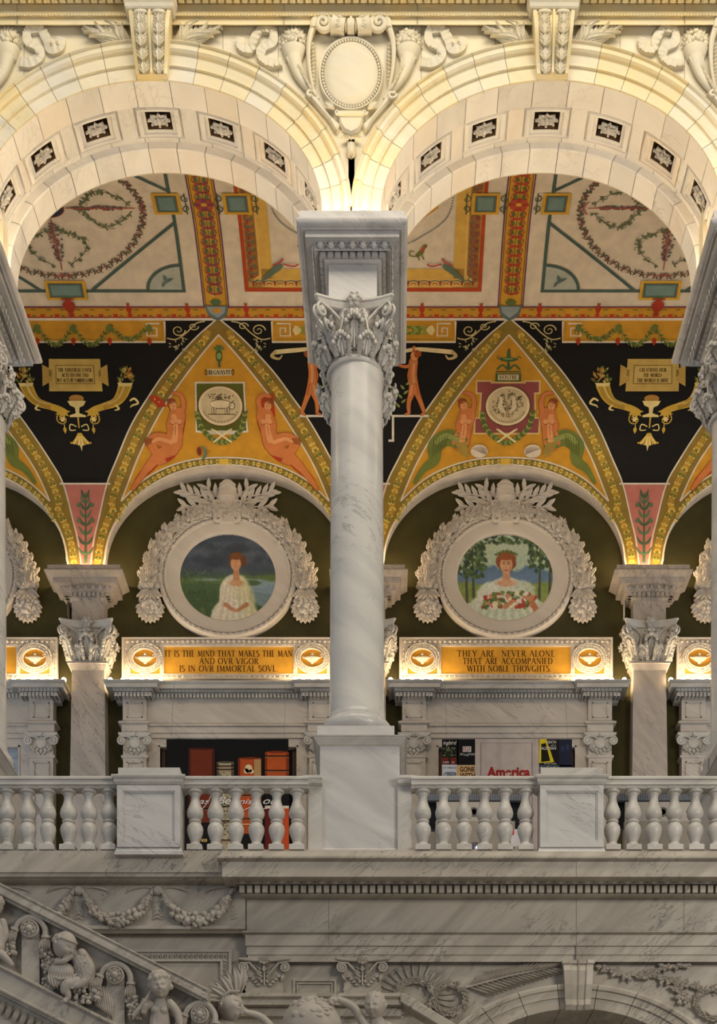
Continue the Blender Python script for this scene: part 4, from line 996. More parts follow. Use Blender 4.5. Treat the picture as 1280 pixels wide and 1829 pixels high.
def border_band(pb, u0, u1, L=2):
    pb.rect(u0, 549, u1, 568, '#9c3a1c', L); pb.rect(u0, 550.5, u1, 565.5, '#bd8a2a', L+1); pb.rect(u0, 547.4, u1, 549, '#6c4a5c', L+1); pb.rect(u0, 568, u1, 572.5, WHT, L+1)
    n = int((u1-u0)/24)
    for i in range(n):
        x = u0+(u1-u0)*(i+.5)/n; pb.spiral(x, 558, 9, 1.7, pi/2, 1 if i % 2 else -1, 2, '#4f5a28', L+2, 22, .72)
        e = x+(u1-u0)/n/2
        for j in (-1, 0, 1): pb.leaf(e, 567, -pi/2+j*.5, 9, 4, '#b23c1c', L+3)
        if i % 4 == 1: pb.poly([(e-2, 546), (e+2, 546), (e+5, 553), (e+2, 559), (e+3, 566), (e-3, 566), (e-2, 559), (e-5, 553)], '#a8361c', L+4); pb.rect(e-3, 542, e+3, 544, '#a8361c', L+4); pb.rect(e-1.4, 543, e+1.4, 547, '#a8361c', L+4)
def rib(pb, k):
    bg = '#c08f2e'; P1, P2, Gn = ('#7c3a4c', '#a04a34', '#4f6a46') if k % 2 == 0 else ('#a03a28', '#b04a30', '#56642e')
    pb.rect(-22, 240, 22, 548, '#6b4160', 2); pb.rect(-19.5, 240, 19.5, 548, bg, 3); pb.rect(-18, 240, -17, 548, '#3f3a20', 4); pb.rect(17, 240, 18, 548, '#3f3a20', 4)
    y = 262.; j = 0
    while y < 520:
        s_ = 15+ (y-300)*.012
        for sg in (-1, 1):
            pb.ring(sg*2, y, 11, s_*.5, 1.8, P1 if sg > 0 else P2, 5, 16, .4 if sg > 0 else pi+.4, 2*pi+.2 if sg > 0 else 3*pi+.2)
            pb.spiral(sg*7, y+s_*.3, 5, 1.2, 0, sg, 1.6, P2, 5, 12); pb.leaf(sg*3, y, (0 if sg > 0 else pi)+.5, 9, 4, Gn, 6); pb.leaf(sg*3, y, (0 if sg > 0 else pi)-.5, 8, 3.5, Gn, 6)
        pb.st([(0, y-s_*.5), (0, y+s_*.5)], 1.4, Gn, 5); pb.ell(0, y+s_*.5, 3, 2, P1, 6, 8)
        y += s_; j += 1
    c = Ry(1.273); pb.ell(0, c, 14, 9, P1, 7, 16)
    for i in range(8): a = i*pi/4; pb.ell(11*cos(a), c+7*sin(a), 5.5, 4, P2 if i % 2 else P1, 8, 10)
    pb.ell(0, c, 5, 3.4, '#c9982e', 9, 10)
    pb.poly([(-20, 546), (20, 546), (17, 560), (9, 569), (0, 573), (-9, 569), (-17, 560)], '#5d6a68', 8); pb.poly([(-16, 548), (16, 548), (13, 558), (0, 568), (-13, 558)], '#8b9492', 9)
    if k % 2 == 0: pb.ell(0, 556, 7, 6, '#c98a34', 10)
    for i in range(5): pb.leaf(0, 545, -pi/2+(i-2)*.5, 13, 5, Gn, 7)
def tablet(pb, x, y, w, h, L=6, scroll=(-1, 1), vert=True):
    for sg in scroll:
        if vert:
            for e in (-1, 1): pb.spiral(x+sg*(w+8), y+e*h*.45, 7, 1.3, pi/2*e, sg*e, 1.8, '#45503a', L-1, 18, .9)
            pb.st([(x+sg*(w+8), y-h), (x+sg*(w+8), y+h)], 1.6, '#45503a', L-1)
    pb.rect(x-w, y-h, x+w, y+h, '#c79a34', L); pb.rect(x-w+5, y-h+4, x+w-5, y+h-4, '#7f5c1c', L+1); pb.rect(x-w+6.5, y-h+5.5, x+w-6.5, y+h-5.5, '#4e6560', L+2); pb.rect(x-w+10, y-h+8, x+w-10, y+h-8, '#6b8078', L+3)
def bird(pb, x, y, c, L, s_=1):
    pb.sm([(x-8*s_, y+6*s_), (x, y), (x+6*s_, y-2*s_)], [3*s_, 6*s_, 2.5*s_], c, L); pb.leaf(x, y, -1.9, 13*s_, 6*s_, c, L); pb.leaf(x+1, y, -.5, 13*s_, 5*s_, c, L); pb.leaf(x-3*s_, y+4*s_, 2.4, 9*s_, 4*s_, c, L)
def panel_a(pb):
    T = TEAL
    yb = 520
    for sg in (-1, 1):
        pb.st([(sg*197, 240), (sg*197, yb)], 5.5, T, 4); pb.st([(0, yb), (sg*200, yb)], 5, T, 4)
        pb.st([(sg*197, 398), (sg*42, yb)], 5, T, 4); pb.st([(sg*197, 342), (sg*60, 262)], 5, T, 4)
        # quarter disc in the corner with a bird
        arc = [(sg*(197-60*cos(radians(a))), yb-46*sin(radians(a))) for a in range(0, 91, 9)]
        pb.poly([(sg*197, yb)]+arc, '#a5a696', 3); pb.st(arc, 5, T, 4)
        bird(pb, sg*170, 503, '#5d6c66', 6)
        tablet(pb, sg*190, Ry(1.272), 22, 19, 7, (sg,))
    r0 = 1.277
    def E(a, R): return (R*cos(a), Ry(r0+R/150*.061*sin(a)))
    n = 84; pb.st([E(2*pi*i/90, 150) for i in range(91)], 1.2, '#6d5340', 4)
    for i in range(n):
        a = 2*pi*i/n; x, y = E(a, 150); x2, y2 = E(a+2*pi/n, 150); t = atan2(y2-y, x2-x)
        c = ('#6a4a40', '#5c5640', '#7c5a4c')[i % 3]
        for e in (.9, -.9): pb.leaf(x, y, t+e, 8, 3.2, c, 5)
        if i % 3 == 0: pb.spiral(x, y+2*(1 if i % 2 else -1), 5, 1.0, a, 1, 1.1, '#7a4a3a', 5, 9)
        pb.leaf(x, y, t+2.2*(1 if i % 2 else -1), 9, 2.6, '#4f4a38', 5)
    pb.poly([E(2*pi*i/30, 26) for i in range(30)], '#8a3a2c', 5); pb.poly([E(2*pi*i/30, 24) for i in range(30)], '#27313f', 6)
    rr = random.Random(2)
    for q in range(4):
        a = q*pi/2; ca, sa = cos(a), sin(a)
        for i in range(26):
            R = 40+ i*3.1; w_ = 5+5*sin(pi*i/26)
            x, y = E(a, R)
            for j in range(3):
                dx, dy = rr.uniform(-w_, w_), rr.uniform(-w_, w_)*.6
                if abs(ca) > .5: dx *= .4
                else: dy *= .3
                pb.ell(x+dx, y+dy*.6, 2.2, 1.7, rr.choice(['#6e5a5c', '#8a4c40', '#5b5f58']), 6, 6)
        pb.st([E(a, 28), E(a, 138)], 1.6, '#a04a2c', 7)
        for sg in (-1, 1):
            pts = [E(a+sg*(.12+.42*sin(pi*i/10)), 52+76*i/10) for i in range(11)]; pb.sm(pts, 1.1, '#5a6140', 5, 3)
            for i, p in enumerate(pts):
                for e in range(3): pb.leaf(p[0], p[1], rr.uniform(0, 6.28), 8, 2.8, '#666b48', 5)
                if i % 2: pb.spiral(p[0], p[1], 7, 1.1, a+i, sg, 1.1, '#5a6140', 5, 10, .7)
        x, y = E(a, 146)
        for sg in (-1, 1): pb.sm([(x, y), (x+sg*10, y+4), (x+sg*18, y-1)] if abs(sa) > .5 else [(x, y), (x+4, y+sg*7), (x+9, y+sg*12)], [3, 2.4, 1.2], '#a0524a', 7)
    tablet(pb, 0, 519, 34, 17, 9, (), False)
    pb.poly([(-5, 534), (5, 534), (5, 538), (11, 543), (8, 553), (3, 558), (6, 564), (-6, 564), (-3, 558), (-8, 553), (-11, 543), (-5, 538)], '#9c3420', 12); pb.rect(-11, 533, 11, 535.5, '#9c3420', 12)
    for i in range(7): pb.leaf(0, 533, -pi/2+(i-3)*.4, 13, 4, '#5a6a34', 11)
def panel_b(pb):
    for sg in (-1, 1):
        f = lambda a, b, c_, d_: (min(sg*a, sg*c_), b, max(sg*a, sg*c_), d_)
        pb.rect(*f(192, 240, 198, 521), RED, 4); pb.rect(*f(0, 514, 198, 521), RED, 4)
        pb.rect(*f(150, 240, 192, 514), '#c9a04a', 3); pb.rect(*f(0, 480, 192, 514), '#c9a04a', 3)
        pb.rect(*f(168, 240, 191, 513), '#d0a656', 4); pb.rect(*f(0, 498, 191, 513), '#d0a656', 4)
        pb.poly([(sg*172, 240), (sg*191, 240), (sg*191, 514), (sg*172, 497)], '#c08a44', 4)
        y = 256
        while y < 500:
            for e in (-1, 1): pb.ring(sg*182, y+e*5, 7, 5, 1.6, '#4d6a62' if e > 0 else '#a8482a', 6, 12, 0, pi*1.5); pb.leaf(sg*182, y+e*3, e*.8+(0 if sg > 0 else pi), 9, 4, '#96402c', 6)
            y += 14
        x = 12
        while x < 176:
            pb.ring(sg*x, 507, 8, 5.5, 1.6, '#4d6a62', 6, 12, pi, 2*pi); pb.ring(sg*x, 509, 4, 3, 1.4, '#a8482a', 6, 10, pi, 2*pi); pb.leaf(sg*(x+9), 512, -pi/2, 13, 3, '#a03a28', 6); x += 18
        tablet(pb, sg*196, Ry(1.272), 22, 19, 8)
        # dotted curves, landscape picture, griffin and fish
        g = [(sg*150, 300), (sg*146, 340), (sg*140, 380), (sg*125, 402), (sg*100, 420), (sg*70, 436), (sg*0, 448)]
        q = smooth([(a, b, 0) for a, b in g], 9)
        for i in range(0, len(q), 1): pb.ell(q[i][0], q[i][1], 1.5, 1.2, '#5f6f74', 5, 6)
        o = [(0, 250), (sg*122, 250), (sg*122, 372), (sg*70, 412), (0, 412)]
        pb.poly(o, '#c08a34', 5); pb.poly([(0, 250), (sg*116, 250), (sg*116, 370), (sg*67, 406), (0, 406)], '#5d6650', 6); pb.poly([(0, 250), (sg*116, 250), (sg*116, 340), (0, 330)], '#7d8878', 7)
        pb.sm([(sg*110, 362), (sg*80, 352), (sg*40, 362)], [5, 14, 8], '#4a5a34', 8); pb.sm([(sg*112, 330), (sg*90, 318), (sg*70, 330)], [3, 12, 4], '#98a08c', 8)
        # griffin
        gx, gy = sg*96, 462-10; pb.sm([(gx-sg*8, gy+6), (gx, gy-1), (gx+sg*4, gy-8), (gx+sg*9, gy-14)], [5, 8, 5, 4], '#65662e', 7); pb.leaf(gx, gy, -1.2 if sg > 0 else -1.9, 16, 6, '#a04a2c', 8); pb.sm([(gx-sg*8, gy+6), (gx-sg*18, gy+5), (gx-sg*18, gy-3), (gx-sg*12, gy-2)], 2, '#65662e', 7); pb.st([(gx, gy), (gx+sg*5, gy+12)], 2, '#65662e', 7); pb.st([(gx-sg*5, gy+3), (gx-sg*3, gy+13)], 2, '#65662e', 7)
        # fish hung from a ribbon
        fx, fy = sg*140, 482; pb.sm([(fx+sg*28, fy+20), (fx+sg*14, fy+8), (fx, fy-4), (fx-sg*8, fy-9)], [3, 8, 12, 4], '#5b6a56', 9); pb.sm([(fx-sg*10, fy-20), (fx-sg*2, fy-12), (fx+sg*8, fy-8)], 3, '#b04438', 9); pb.sm([(fx-sg*10, fy-10), (fx-sg*26, fy-6), (fx-sg*34, fy-10)], 2.6, '#b04438', 9)

TXT = [[('THE VNIVERSAL CAVSE', 58), ('ACTS TO ONE END', 46), ('BVT ACTS BY VARIOVS LAWS', 62)], [('CREATIONS HEIR', 46), ('THE WORLD-', 33), ('THE WORLD IS MINE', 54)]]
for k in range(-1, 3):                                   # bays: triangle, lunette edge, rib
    pb = PB(vmap(XB(k)))
    spandrel(pb, k % 2); triangle_art(pb, k % 2); rib(pb, k)
    # white reveal between the vault and the lunette wall
    pts = [(215*sin(radians(a)), arcy(215*sin(radians(a)))) for a in range(-89, 90, 3)]; pts = [(-215, 1100)]+pts+[(215, 1100)]
    mb = MB()
    for (u0, y0), (u1, y1) in zip(pts, pts[1:]):
        V0 = Vector(vmap(XB(k))(u0, y0, 0)); V1 = Vector(vmap(XB(k))(u1, y1, 0))
        if u0 == u1: continue
        A_ = V0.copy(); A_.y = D0*1.447; B_ = V1.copy(); B_.y = D0*1.447
        mb.add([tuple(V0), tuple(V1), tuple(B_), tuple(A_)], [(0, 1, 2, 3)])
    mb.build('ceiling_lunette_reveal', pt('#cfc3b4', .8), kind='structure')
    pb.build('ceiling_painted_bay', kind='structure')
for b in range(-1, 2):                                   # between the bays: ceiling panel, frieze, black field, pink wedge
    pb = PB(vmap(XB(b)+BAY/2)); H_ = HB
    pb.rect(-H_, -60, H_, 548, CREAM, 0)
    pb.poly([(-H_, 548), (H_, 548), (H_, 800), (-H_, 800)], BLK, 0)
    for sg in (-1, 1): pb.poly([(0, 800), (sg*H_, 800)] + [(sg*(H_-x), y) for x, y in [(u, arcy(u)) for u in [215*sin(radians(a)) for a in range(0, 90, 5)]]+[(215, 1010)]]+[(0, 1010)], BLK, 0)
    border_band(pb, -H_+.01, H_)
    if b == 0: panel_b(pb); black_zone(pb, 1)
    else: panel_a(pb); black_zone(pb, 0, TXT[0] if b < 0 else TXT[1])
    pb.build('ceiling_painted_field', kind='structure')
# ---------------- the back wall of the corridor ----------------
RW = 1.447; FW = Fr(RW)
mb = MB(); mb.box(-700, 2100, 700, 1640, -40, 0); mb.build('wall_back', M_GREEN, frame=FW, kind='structure')
ZF = ZC+(CY-1528)*sc(.957)          # gallery floor
mb = MB(); mb.box(-9, 9, D0*.985, D0*1.46, ZF-.3, ZF-.02); mb.build('floor', M_GREY2, kind='structure')
mb = MB(); mb.box(-14, 14, 8, D0*1.46, -.2, 0); mb.build('floor_ground', M_GREY2, kind='structure')
def CW(k): return CX+XB(k)/sc(RW)+3.5           # bay centre in the wall frame
def hw(hp): return hp/(1+hp/F)
# piers
def make_pier(cx, label):
    root = thing('marble_pier', label, 'pier', FW((cx, ly(1560, 30), 10)), 'piers of the back wall')
    def E(hp, iy): h = hw(hp); return (h, h, ly(iy, h))
    mb = MB(); mb.rect(cx, 0, [E(29, 1192), E(32, 1420), E(32, 1560)]); mb.rect(cx, 0, [E(36, 1181), E(36, 1184), E(34, 1186), E(29, 1197)]); mb.build('shaft', M_PIER, root, FW)
    cap = capital(root, FW, cx, 0, ly(1105, 44), ly(1182, 29), 28, 50, M_CARVE, True, 1)
    mb = MB()
    mb.rect(cx, 0, [E(65, 1008.5), E(65, 1015), E(70, 1016.5), E(70, 1018), E(66, 1022), E(60, 1028), E(58, 1031), E(57, 1031.5), E(57, 1041), (hw(48), hw(48), ly(1041, 55)+1), (hw(46), hw(46), ly(1054.5, 46)), (hw(38), hw(38), ly(1055, 46)), (hw(38), hw(38), ly(1064, 38)), E(34, 1066), E(30, 1072), E(29, 1073), (hw(29), hw(29), ly(1105, 44)+2)])
    h = hw(47); egg_dart(mb, cx-h+2, cx+h-2, ly(1049, h), h, 12, 9)
    for z in rowx(0, h, 12):
        for sg in (-1, 1): mb.ball((cx+sg*h, ly(1049, h), z), 3, 3.8, 3, 6)
    h = hw(41); dentils(mb, cx-h, cx+h, ly(1055.5, h), ly(1063.5, h), 20, h, 8.3)
    for z in rowx(0, h, 8.3):
        for sg in (-1, 1): a, b = sorted((cx+sg*30, cx+sg*h)); mb.box(a, b, ly(1055.5, h), ly(1063.5, h), z-2.6, z+2.6)
    mb.build('impost', M_PIER, root, FW)
    return root
p0 = make_pier(163.5, 'marble pier with leafy capital at the left, between two painted lunettes')
dup(p0, ((659-163.5)*FW.s, 0, 0), 'marble pier half hidden behind the large central column')
dup(p0, ((1154.5-163.5)*FW.s, 0, 0), 'marble pier with leafy capital at the right, between two painted lunettes')

# medallions
def painting_canvas(style):
    W, H = 178, 154; Y, X = np.mgrid[0:H, 0:W].astype(float); rs = np.random.RandomState(style+1)
    def noise(s_, sx=1):
        n = rs.rand(int(H/s_)+3, int(W/(s_*sx))+3); yy = Y/s_; xx = X/(s_*sx); y0 = yy.astype(int); x0 = xx.astype(int); fy = yy-y0; fx = xx-x0; fy = fy*fy*(3-2*fy); fx = fx*fx*(3-2*fx)
        return n[y0, x0]*(1-fy)*(1-fx)+n[y0, x0+1]*(1-fy)*fx+n[y0+1, x0]*fy*(1-fx)+n[y0+1, x0+1]*fy*fx
    C = np.zeros((H, W, 3))
    hx = lambda h: np.array([int(h[i:i+2], 16)/255 for i in (1, 3, 5)])
    def mix(mask, h): C[:] = C*(1-mask[..., None])+hx(h)*mask[..., None]
    st = lambda v, e=1.0: np.clip(v/e+.5, 0, 1)
    wob = (noise(9)-.5)*6+(noise(4)-.5)*3
    def el(cx, cy, rx, ry, h, soft=2, a=0, al=1, wb=0):
        dx, dy = X-cx, Y-cy; u = dx*cos(a)+dy*sin(a); v = -dx*sin(a)+dy*cos(a)
        q = (1-np.sqrt((u/rx)**2+(v/ry)**2))*min(rx, ry)+wob*wb; mix(st(q, soft)*al, h)
    def cap(x0, y0, x1, y1, r0, r1, h, soft=1.5, al=1, wb=0):
        d = np.array([x1-x0, y1-y0]); L = (d**2).sum(); t = np.clip(((X-x0)*d[0]+(Y-y0)*d[1])/L, 0, 1)
        q = (r0+(r1-r0)*t)-np.sqrt((X-x0-d[0]*t)**2+(Y-y0-d[1]*t)**2)+wob*wb; mix(st(q, soft)*al, h)
    if style == 0:
        mix(np.ones((H, W)), '#3b4652'); mix(noise(16, 1.6)*.7, '#56616a'); mix(st(Y-70+wob, 14), '#4b6440'); mix(st(Y-96+wob, 20)*.8, '#3d5530')
        mix(st(wob+Y*0+3-abs(Y-78-X*.02)+np.where(X > 90, 6, 0), 6)*.8, '#64783c')
        el(150, 90, 46, 12, '#8a9fa8', 3, .12, .9, .4); el(160, 108, 30, 20, '#7f95a2', 3, .2, .8, .5); el(130, 84, 16, 5, '#4b6440', 2); el(52, 78, 22, 2.4, '#8ea1a6', 2, 0, .7)
        for i in range(60): el(rs.rand()*178, 8+rs.rand()*40, 6+rs.rand()*16, 4+rs.rand()*7, ['#2f3843', '#465261', '#5b6470'][i % 3], 4, 0, .45)
        for i in range(50): el(rs.rand()*60, 60+rs.rand()*80, 2+rs.rand()*3, 1.5, ['#2c4326', '#577043', '#6d7c4c'][i % 3], 2, rs.rand()*3, .6)
        # a standing figure in a pale robe
        el(100, 150, 42, 44, '#d6cfb4', 4, 0, 1, .5); el(100, 104, 27, 36, '#ded7bf', 3, 0, 1, .3); el(120, 112, 15, 40, '#cfc690', 6, -.25, .8); el(84, 128, 14, 34, '#e0c9b2', 7, .2, .6)
        for i in range(12): cap(82+i*3.6, 84+rs.rand()*10, 68+i*6, 152, 1.2, 3.2, ['#efe9d6', '#bfb89c'][i % 2], 4, .4)
        cap(84, 122, 97, 131, 4, 3, '#c08660', 2.5); cap(121, 122, 106, 132, 4, 3, '#b87c56', 2.5); el(101, 132, 6, 3.4, '#cd966c', 2)
        for i in range(8): cap(80+i*6, 88, 76+i*7, 112, .8, 1.6, '#c9bb93', 3, .5)
        cap(103, 62, 103, 78, 5, 6, '#c08860'); el(103, 84, 13, 6, '#cd9a70', 3)
        el(103, 44, 14, 15, '#6e3f20', 2, 0, 1, .3); el(102, 50, 9.2, 12, '#d0996e', 1.5); el(103, 37, 12, 6, '#7c4824', 2)
        el(116, 46, 5, 9, '#6e3f20', 2)
    else:
        mix(np.ones((H, W)), '#aebfa0'); mix(st(40-Y, 40), '#b9c4a4'); mix(noise(18)*.5, '#a6bcae'); mix(st(Y-58+wob*1.2-6*np.sin(X*.08), 5), '#5d7894'); mix(st(Y-58+wob-8, 12)*.4, '#7289a0')
        mix(st(Y-84+wob, 6), '#8c9c50'); mix(noise(8, 2)*st(Y-84, 6)*.5, '#68813c')
        for x0 in (18, 30, 150, 168): cap(x0, 20, x0+(3 if x0 < 90 else -2), 118, 1.2, 2.4, '#4b4a34', 1.5)
        for i in range(330):
            sd = rs.rand() < .5; x_ = rs.rand()*54 if sd else 130+rs.rand()*50
            if rs.rand() < .3: x_ = rs.rand()*178
            y_ = rs.rand()*(64 if x_ < 54 or x_ > 130 else 16); el(x_, y_+(10 if x_ < 50 else 0), 2+rs.rand()*4, 1.5+rs.rand()*2.4, ['#37492a', '#4a6236', '#5d7442', '#2e4030'][i % 4], 1.5, rs.rand()*3, .85)
        for sg in (-1, 1): el(90+sg*40, 128, 44, 22, '#cfd3bc', 4, sg*.45, 1, .6)
        el(90, 116, 40, 42, '#d3d5c2', 4, 0, 1, .5); el(90, 150, 62, 40, '#c9d0b4', 4, 0, 1, .5); el(122, 96, 20, 16, '#c4ccb4', 4, .5, .9, .5); el(58, 98, 20, 15, '#dde0d0', 4, -.5, .9, .4)
        for i in range(16): cap(52+i*5, 92+rs.rand()*14, 30+i*8, 152, 1.4, 4, ['#e8e8da', '#b0ba9e'][i % 2], 5, .4)
        cap(90, 64, 90, 82, 6, 8, '#c89570'); el(90, 84, 18, 6, '#d3a27c', 3); el(90, 46, 18, 18, '#8a4a26', 2, 0, 1, .4)
        el(90, 52, 11, 15, '#d4a27a', 1.6); el(90, 38, 14, 6, '#94502a', 2)
        for sg in (-1, 1): el(90+sg*4.4, 50, 2, 1, '#54341f', 1.2); el(90+sg*4.4, 46.5, 3, .8, '#8a5430', 1.2); 
        el(90, 55, 1.2, 4, '#bb835c', 1.5, 0, .7); el(90, 61.5, 3.2, 1.1, '#a8452f', 1.2); el(97, 56, 3, 7, '#b98560', 3, 0, .5)
        for i in range(12): el(72+i*3.3, 31-6*sin(pi*i/11)+3, 3, 1.8, ['#4a6236', '#6b7c40'][i % 2], 1.2, i)
        for i in range(150):
            x_ = 50+rs.rand()*90; y_ = 106+rs.rand()*26-6*np.sin((x_-50)/90*3.1); el(x_, y_, 1.6+rs.rand()*4.2, 1.4+rs.rand()*3.4, ['#e8dcb8', '#b0402c', '#4f6a36', '#d88a6c', '#66793c', '#ecd9cc', '#7f8f4a'][i % 7], 1.3, rs.rand()*3)
        cap(148, 140, 132, 112, 6, 4, '#b8774c'); cap(132, 112, 122, 108, 4, 2, '#c98c62'); cap(88, 126, 102, 116, 4, 3, '#c98c62')
    C = C*(1+(noise(2.6)[..., None]-.5)*.13); C = np.clip(C, 0, 1)
    return np.where(C <= .04045, C/12.92, ((C+.055)/1.055)**2.4)
def canvas_mesh(cx, cy, rx, ry, d, style, parent):
    W, H = 178, 154; C = painting_canvas(style); vs = []; fs = []; cols = []
    for j in range(H):
        for i in range(W): vs.append(FW((cx+rx*(i/(W-1)*2-1), cy+ry*(j/(H-1)*2-1), d)))
    inside = lambda i, j: ((i-(W-1)/2)/((W-1)/2))**2+((j-(H-1)/2)/((H-1)/2))**2 < 1.0
    for j in range(H-1):
        for i in range(W-1):
            if inside(i+.5, j+.5): fs.append((j*W+i, j*W+i+1, (j+1)*W+i+1, (j+1)*W+i))
    me = bpy.data.meshes.new('canvas'); L0 = wloc(parent); me.from_pydata([tuple(Vector(v)-L0) for v in vs], [], fs)
    ca = me.color_attributes.new('paint', 'FLOAT_COLOR', 'POINT'); ca.data.foreach_set('color', np.concatenate([C.reshape(-1, 3), np.ones((W*H, 1))], 1).astype(np.float32).ravel())
    m, nt, bs = newmat('oil_painting_%d' % style); a = nt.nodes.new('ShaderNodeAttribute'); a.attribute_name = 'paint'; nt.links.new(a.outputs['Color'], bs.inputs['Base Color']); bs.inputs['Roughness'].default_value = .6
    me.materials.append(m); o = bpy.data.objects.new('canvas', me); COL.objects.link(o); o.parent = parent; return o
_cv = {}
def make_medallion(k, label):
    cx = CW(k)-1; d0 = 4; rr = random.Random(31); cy = ly(1028, 8)
    root = thing('round_painting', label, 'painting', FW((cx, cy+112, 0)), 'round paintings of the lunettes')
    mb = MB(); sy = .905
    R = [(84, 3), (86, 7), (90, 9), (108, 9.5), (109, 12), (112, 13), (113, 10), (115, 10), (116, 14), (120, 15), (123, 12), (123.5, 0)]
    mb.rings([[(cx+r*cos(2*pi*j/96), cy+1.5+r*sy*sin(2*pi*j/96), d) for j in range(96)] for r, d in R], 0, True, cap=False)
    n = 120
    for i in range(n): a = 2*pi*i/n; mb.ball((cx+112*cos(a), cy+1.5+112*sy*sin(a), 12.5), 1.8, 1.8, 2, 6)
    n = 64
    for i in range(n):
        a = 2*pi*(i+.5)/n; c, s_ = cos(a), sin(a); mb.leaf((cx+119.5*c, cy+1.5+119.5*sy*s_, 14.5), (cx+114.5*c, cy+1.5+114.5*sy*s_, 14.5), 6, 1.8, n=3)
    mb.build('frame', M_PLAST, root, FW)
    canvas_mesh(cx+.5, cy+4, 89.5, 77.5, 5, k % 2, root)
    # garland of leaves and fruit over the top, ending in bunches
    mb = MB()
    for sg in (-1, 1):
        P_ = [(10, -112, 0), (40, -108, 0), (78, -93, 0), (108, -66, 0), (128, -34, 0), (138, 0, 0), (139, 26, 0)]
        q = smooth([(cx+sg*a, cy+b, 4) for a, b, c in P_], 9); n = len(q)
        mb.tube(q, [7+8*min(1, i/n*1.6) for i in range(n)], 10, flat=.7)
        for i in range(n):
            t = (Vector(q[min(i+1, n-1)])-Vector(q[max(i-1, 0)])).normalized(); nn = Vector((-t.y, t.x, 0))
            for e in range(8):
                w_ = rr.uniform(-1, 1)*(6.5+9*min(1, i/n*1.5)); b = Vector(q[i])+nn*w_+Vector((0, 0, 12-abs(w_)*.35)); dr = (-t*rr.uniform(.3, 1)+nn*rr.uniform(-.9, .9)).normalized()
                mb.leaf(b, b-dr*-1*rr.uniform(8, 13)+Vector((0, 0, rr.uniform(0, 4))), rr.uniform(6, 9), 4.5, n=4, lobes=2 if e % 2 else 0, curl=2)
            if i % 2: mb.ball((q[i][0]+nn.x*rr.uniform(-9, 9), q[i][1]+nn.y*rr.uniform(-9, 9), 15), rr.uniform(2.5, 4.5), n=8)
        bx, by = cx+sg*138, cy+48
        mb.ball((bx, by, 3), 20, 26, 9, 14)
        for e in range(7): a = pi*(e+.5)/7; mb.leaf((bx-sg*0, by-24, 8), (bx+24*cos(a), by-8+9*sin(a), 15), 13, 6, n=6, lobes=2, curl=2)
        for e in range(60):
            a = rr.uniform(0, 2*pi); u = sqrt(rr.random()); s_ = rr.uniform(2.2, 4.6); mb.ball((bx+19*u*cos(a), by+4+22*u*sin(a), 13-6*u*u), s_, n=8)
        for e in range(11): a = pi*e/10; mb.leaf((bx+15*cos(a), by+6+17*sin(a), 6), (bx+26*cos(a), by+8+28*sin(a), 7), 10, 6, n=5)
    mb.build('garland', M_PLAST, root, FW)
    mb = MB()
    for sg in (-1, 1):
        for (bx, by, L, a0, nl) in ((8, -124, 74, 27, 5), (8, -126, 46, 56, 2), (14, -120, 58, 4, 3)):
            a = radians(a0); dx, dy = cos(a), -sin(a)*.85
            mb.tube([(cx+sg*bx, cy+by, 4), (cx+sg*(bx+dx*L*.55), cy+by+dy*L*.6, 9), (cx+sg*(bx+dx*L), cy+by+dy*L*.8, 8)], [2, 1.5, .8], 5)
            for i in range(nl):
                q = (i+1.2)/(nl+.2)
                for e in (-1, 1):
                    x, y = bx+dx*L*q, by+dy*L*q*.85; b = a+e*.62; l = 30*(1.05-.3*q)
                    mb.leaf((cx+sg*x, cy+y, 7), (cx+sg*(x+l*cos(b)), cy+y-l*sin(b)*.85, 11), 8.5, 3.5, n=5, curl=1.5)
            mb.leaf((cx+sg*(bx+dx*L*.9), cy+by+dy*L*.75, 8), (cx+sg*(bx+dx*L*1.2), cy+by+dy*L*.98, 9), 7, 3, n=5)
    mb.build('laurel_branches', M_PLAST, root, FW)
    mb = MB(); mb.lathe(cx, 8, [(2, cy-169), (9, cy-167), (14, cy-160), (15.5, cy-153), (16.5, cy-150), (16, cy-149), (18, cy-142), (19, cy-134), (18, cy-126), (14, cy-116), (11, cy-108)], 28, sd=.8)
    for y, r in ((-160, 14.4), (-153, 16), (-143, 18.6), (-134, 19.4)): mb.tube([(cx+r*cos(a), cy+y, 8+r*.8*sin(a)) for a in [pi*i/14 for i in range(15)]], 1, 5)
    for j in range(-4, 5): mb.leaf((cx+j*2, cy-108, 16), (cx+j*5.4, cy-130+abs(j)*2.4, 22-abs(j)), 6, 4, n=5)
    mb.build('beehive', M_PLAST, root, FW)
    mb = MB()
    for sg in (-1, 1):
        mb.tube(smooth([(cx+sg*10, cy-118, 14, ), (cx+sg*10, cy-106, 16), (cx+sg*14, cy-98, 16)], 4)+[(x, y, 17) for x, y in spiral(cx+sg*15, cy-97, 8, 1.3, -pi/2, sg, 18)], 3.4, 7)
        mb.tube([(x, y, 17) for x, y in spiral(cx+sg*20, cy-122, 8, 1.3, pi/2, sg, 18)], 2.6, 6)
    mb.prism([(cx-11, cy-120), (cx+11, cy-120), (cx+9, cy-106), (cx+14, cy-90), (cx-14, cy-90), (cx-9, cy-106)], 6, 17, bev=2)
    mb.tube([(cx-12, cy-116, 15), (cx+12, cy-116, 15)], 3, 8)
    mb.build('scroll_clasp', M_PLAST, root, FW)
MLB = {-1: 'round painting in a plaster wreath cut by the left edge of the picture', 0: 'round painting of a pale robed figure against a dark lake, left of the column',
       1: 'round painting of a robed figure with flowers under trees, right of column', 2: 'round painting in a plaster wreath cut by the right edge of the picture'}
for k in range(-1, 3): make_medallion(k, MLB[k])

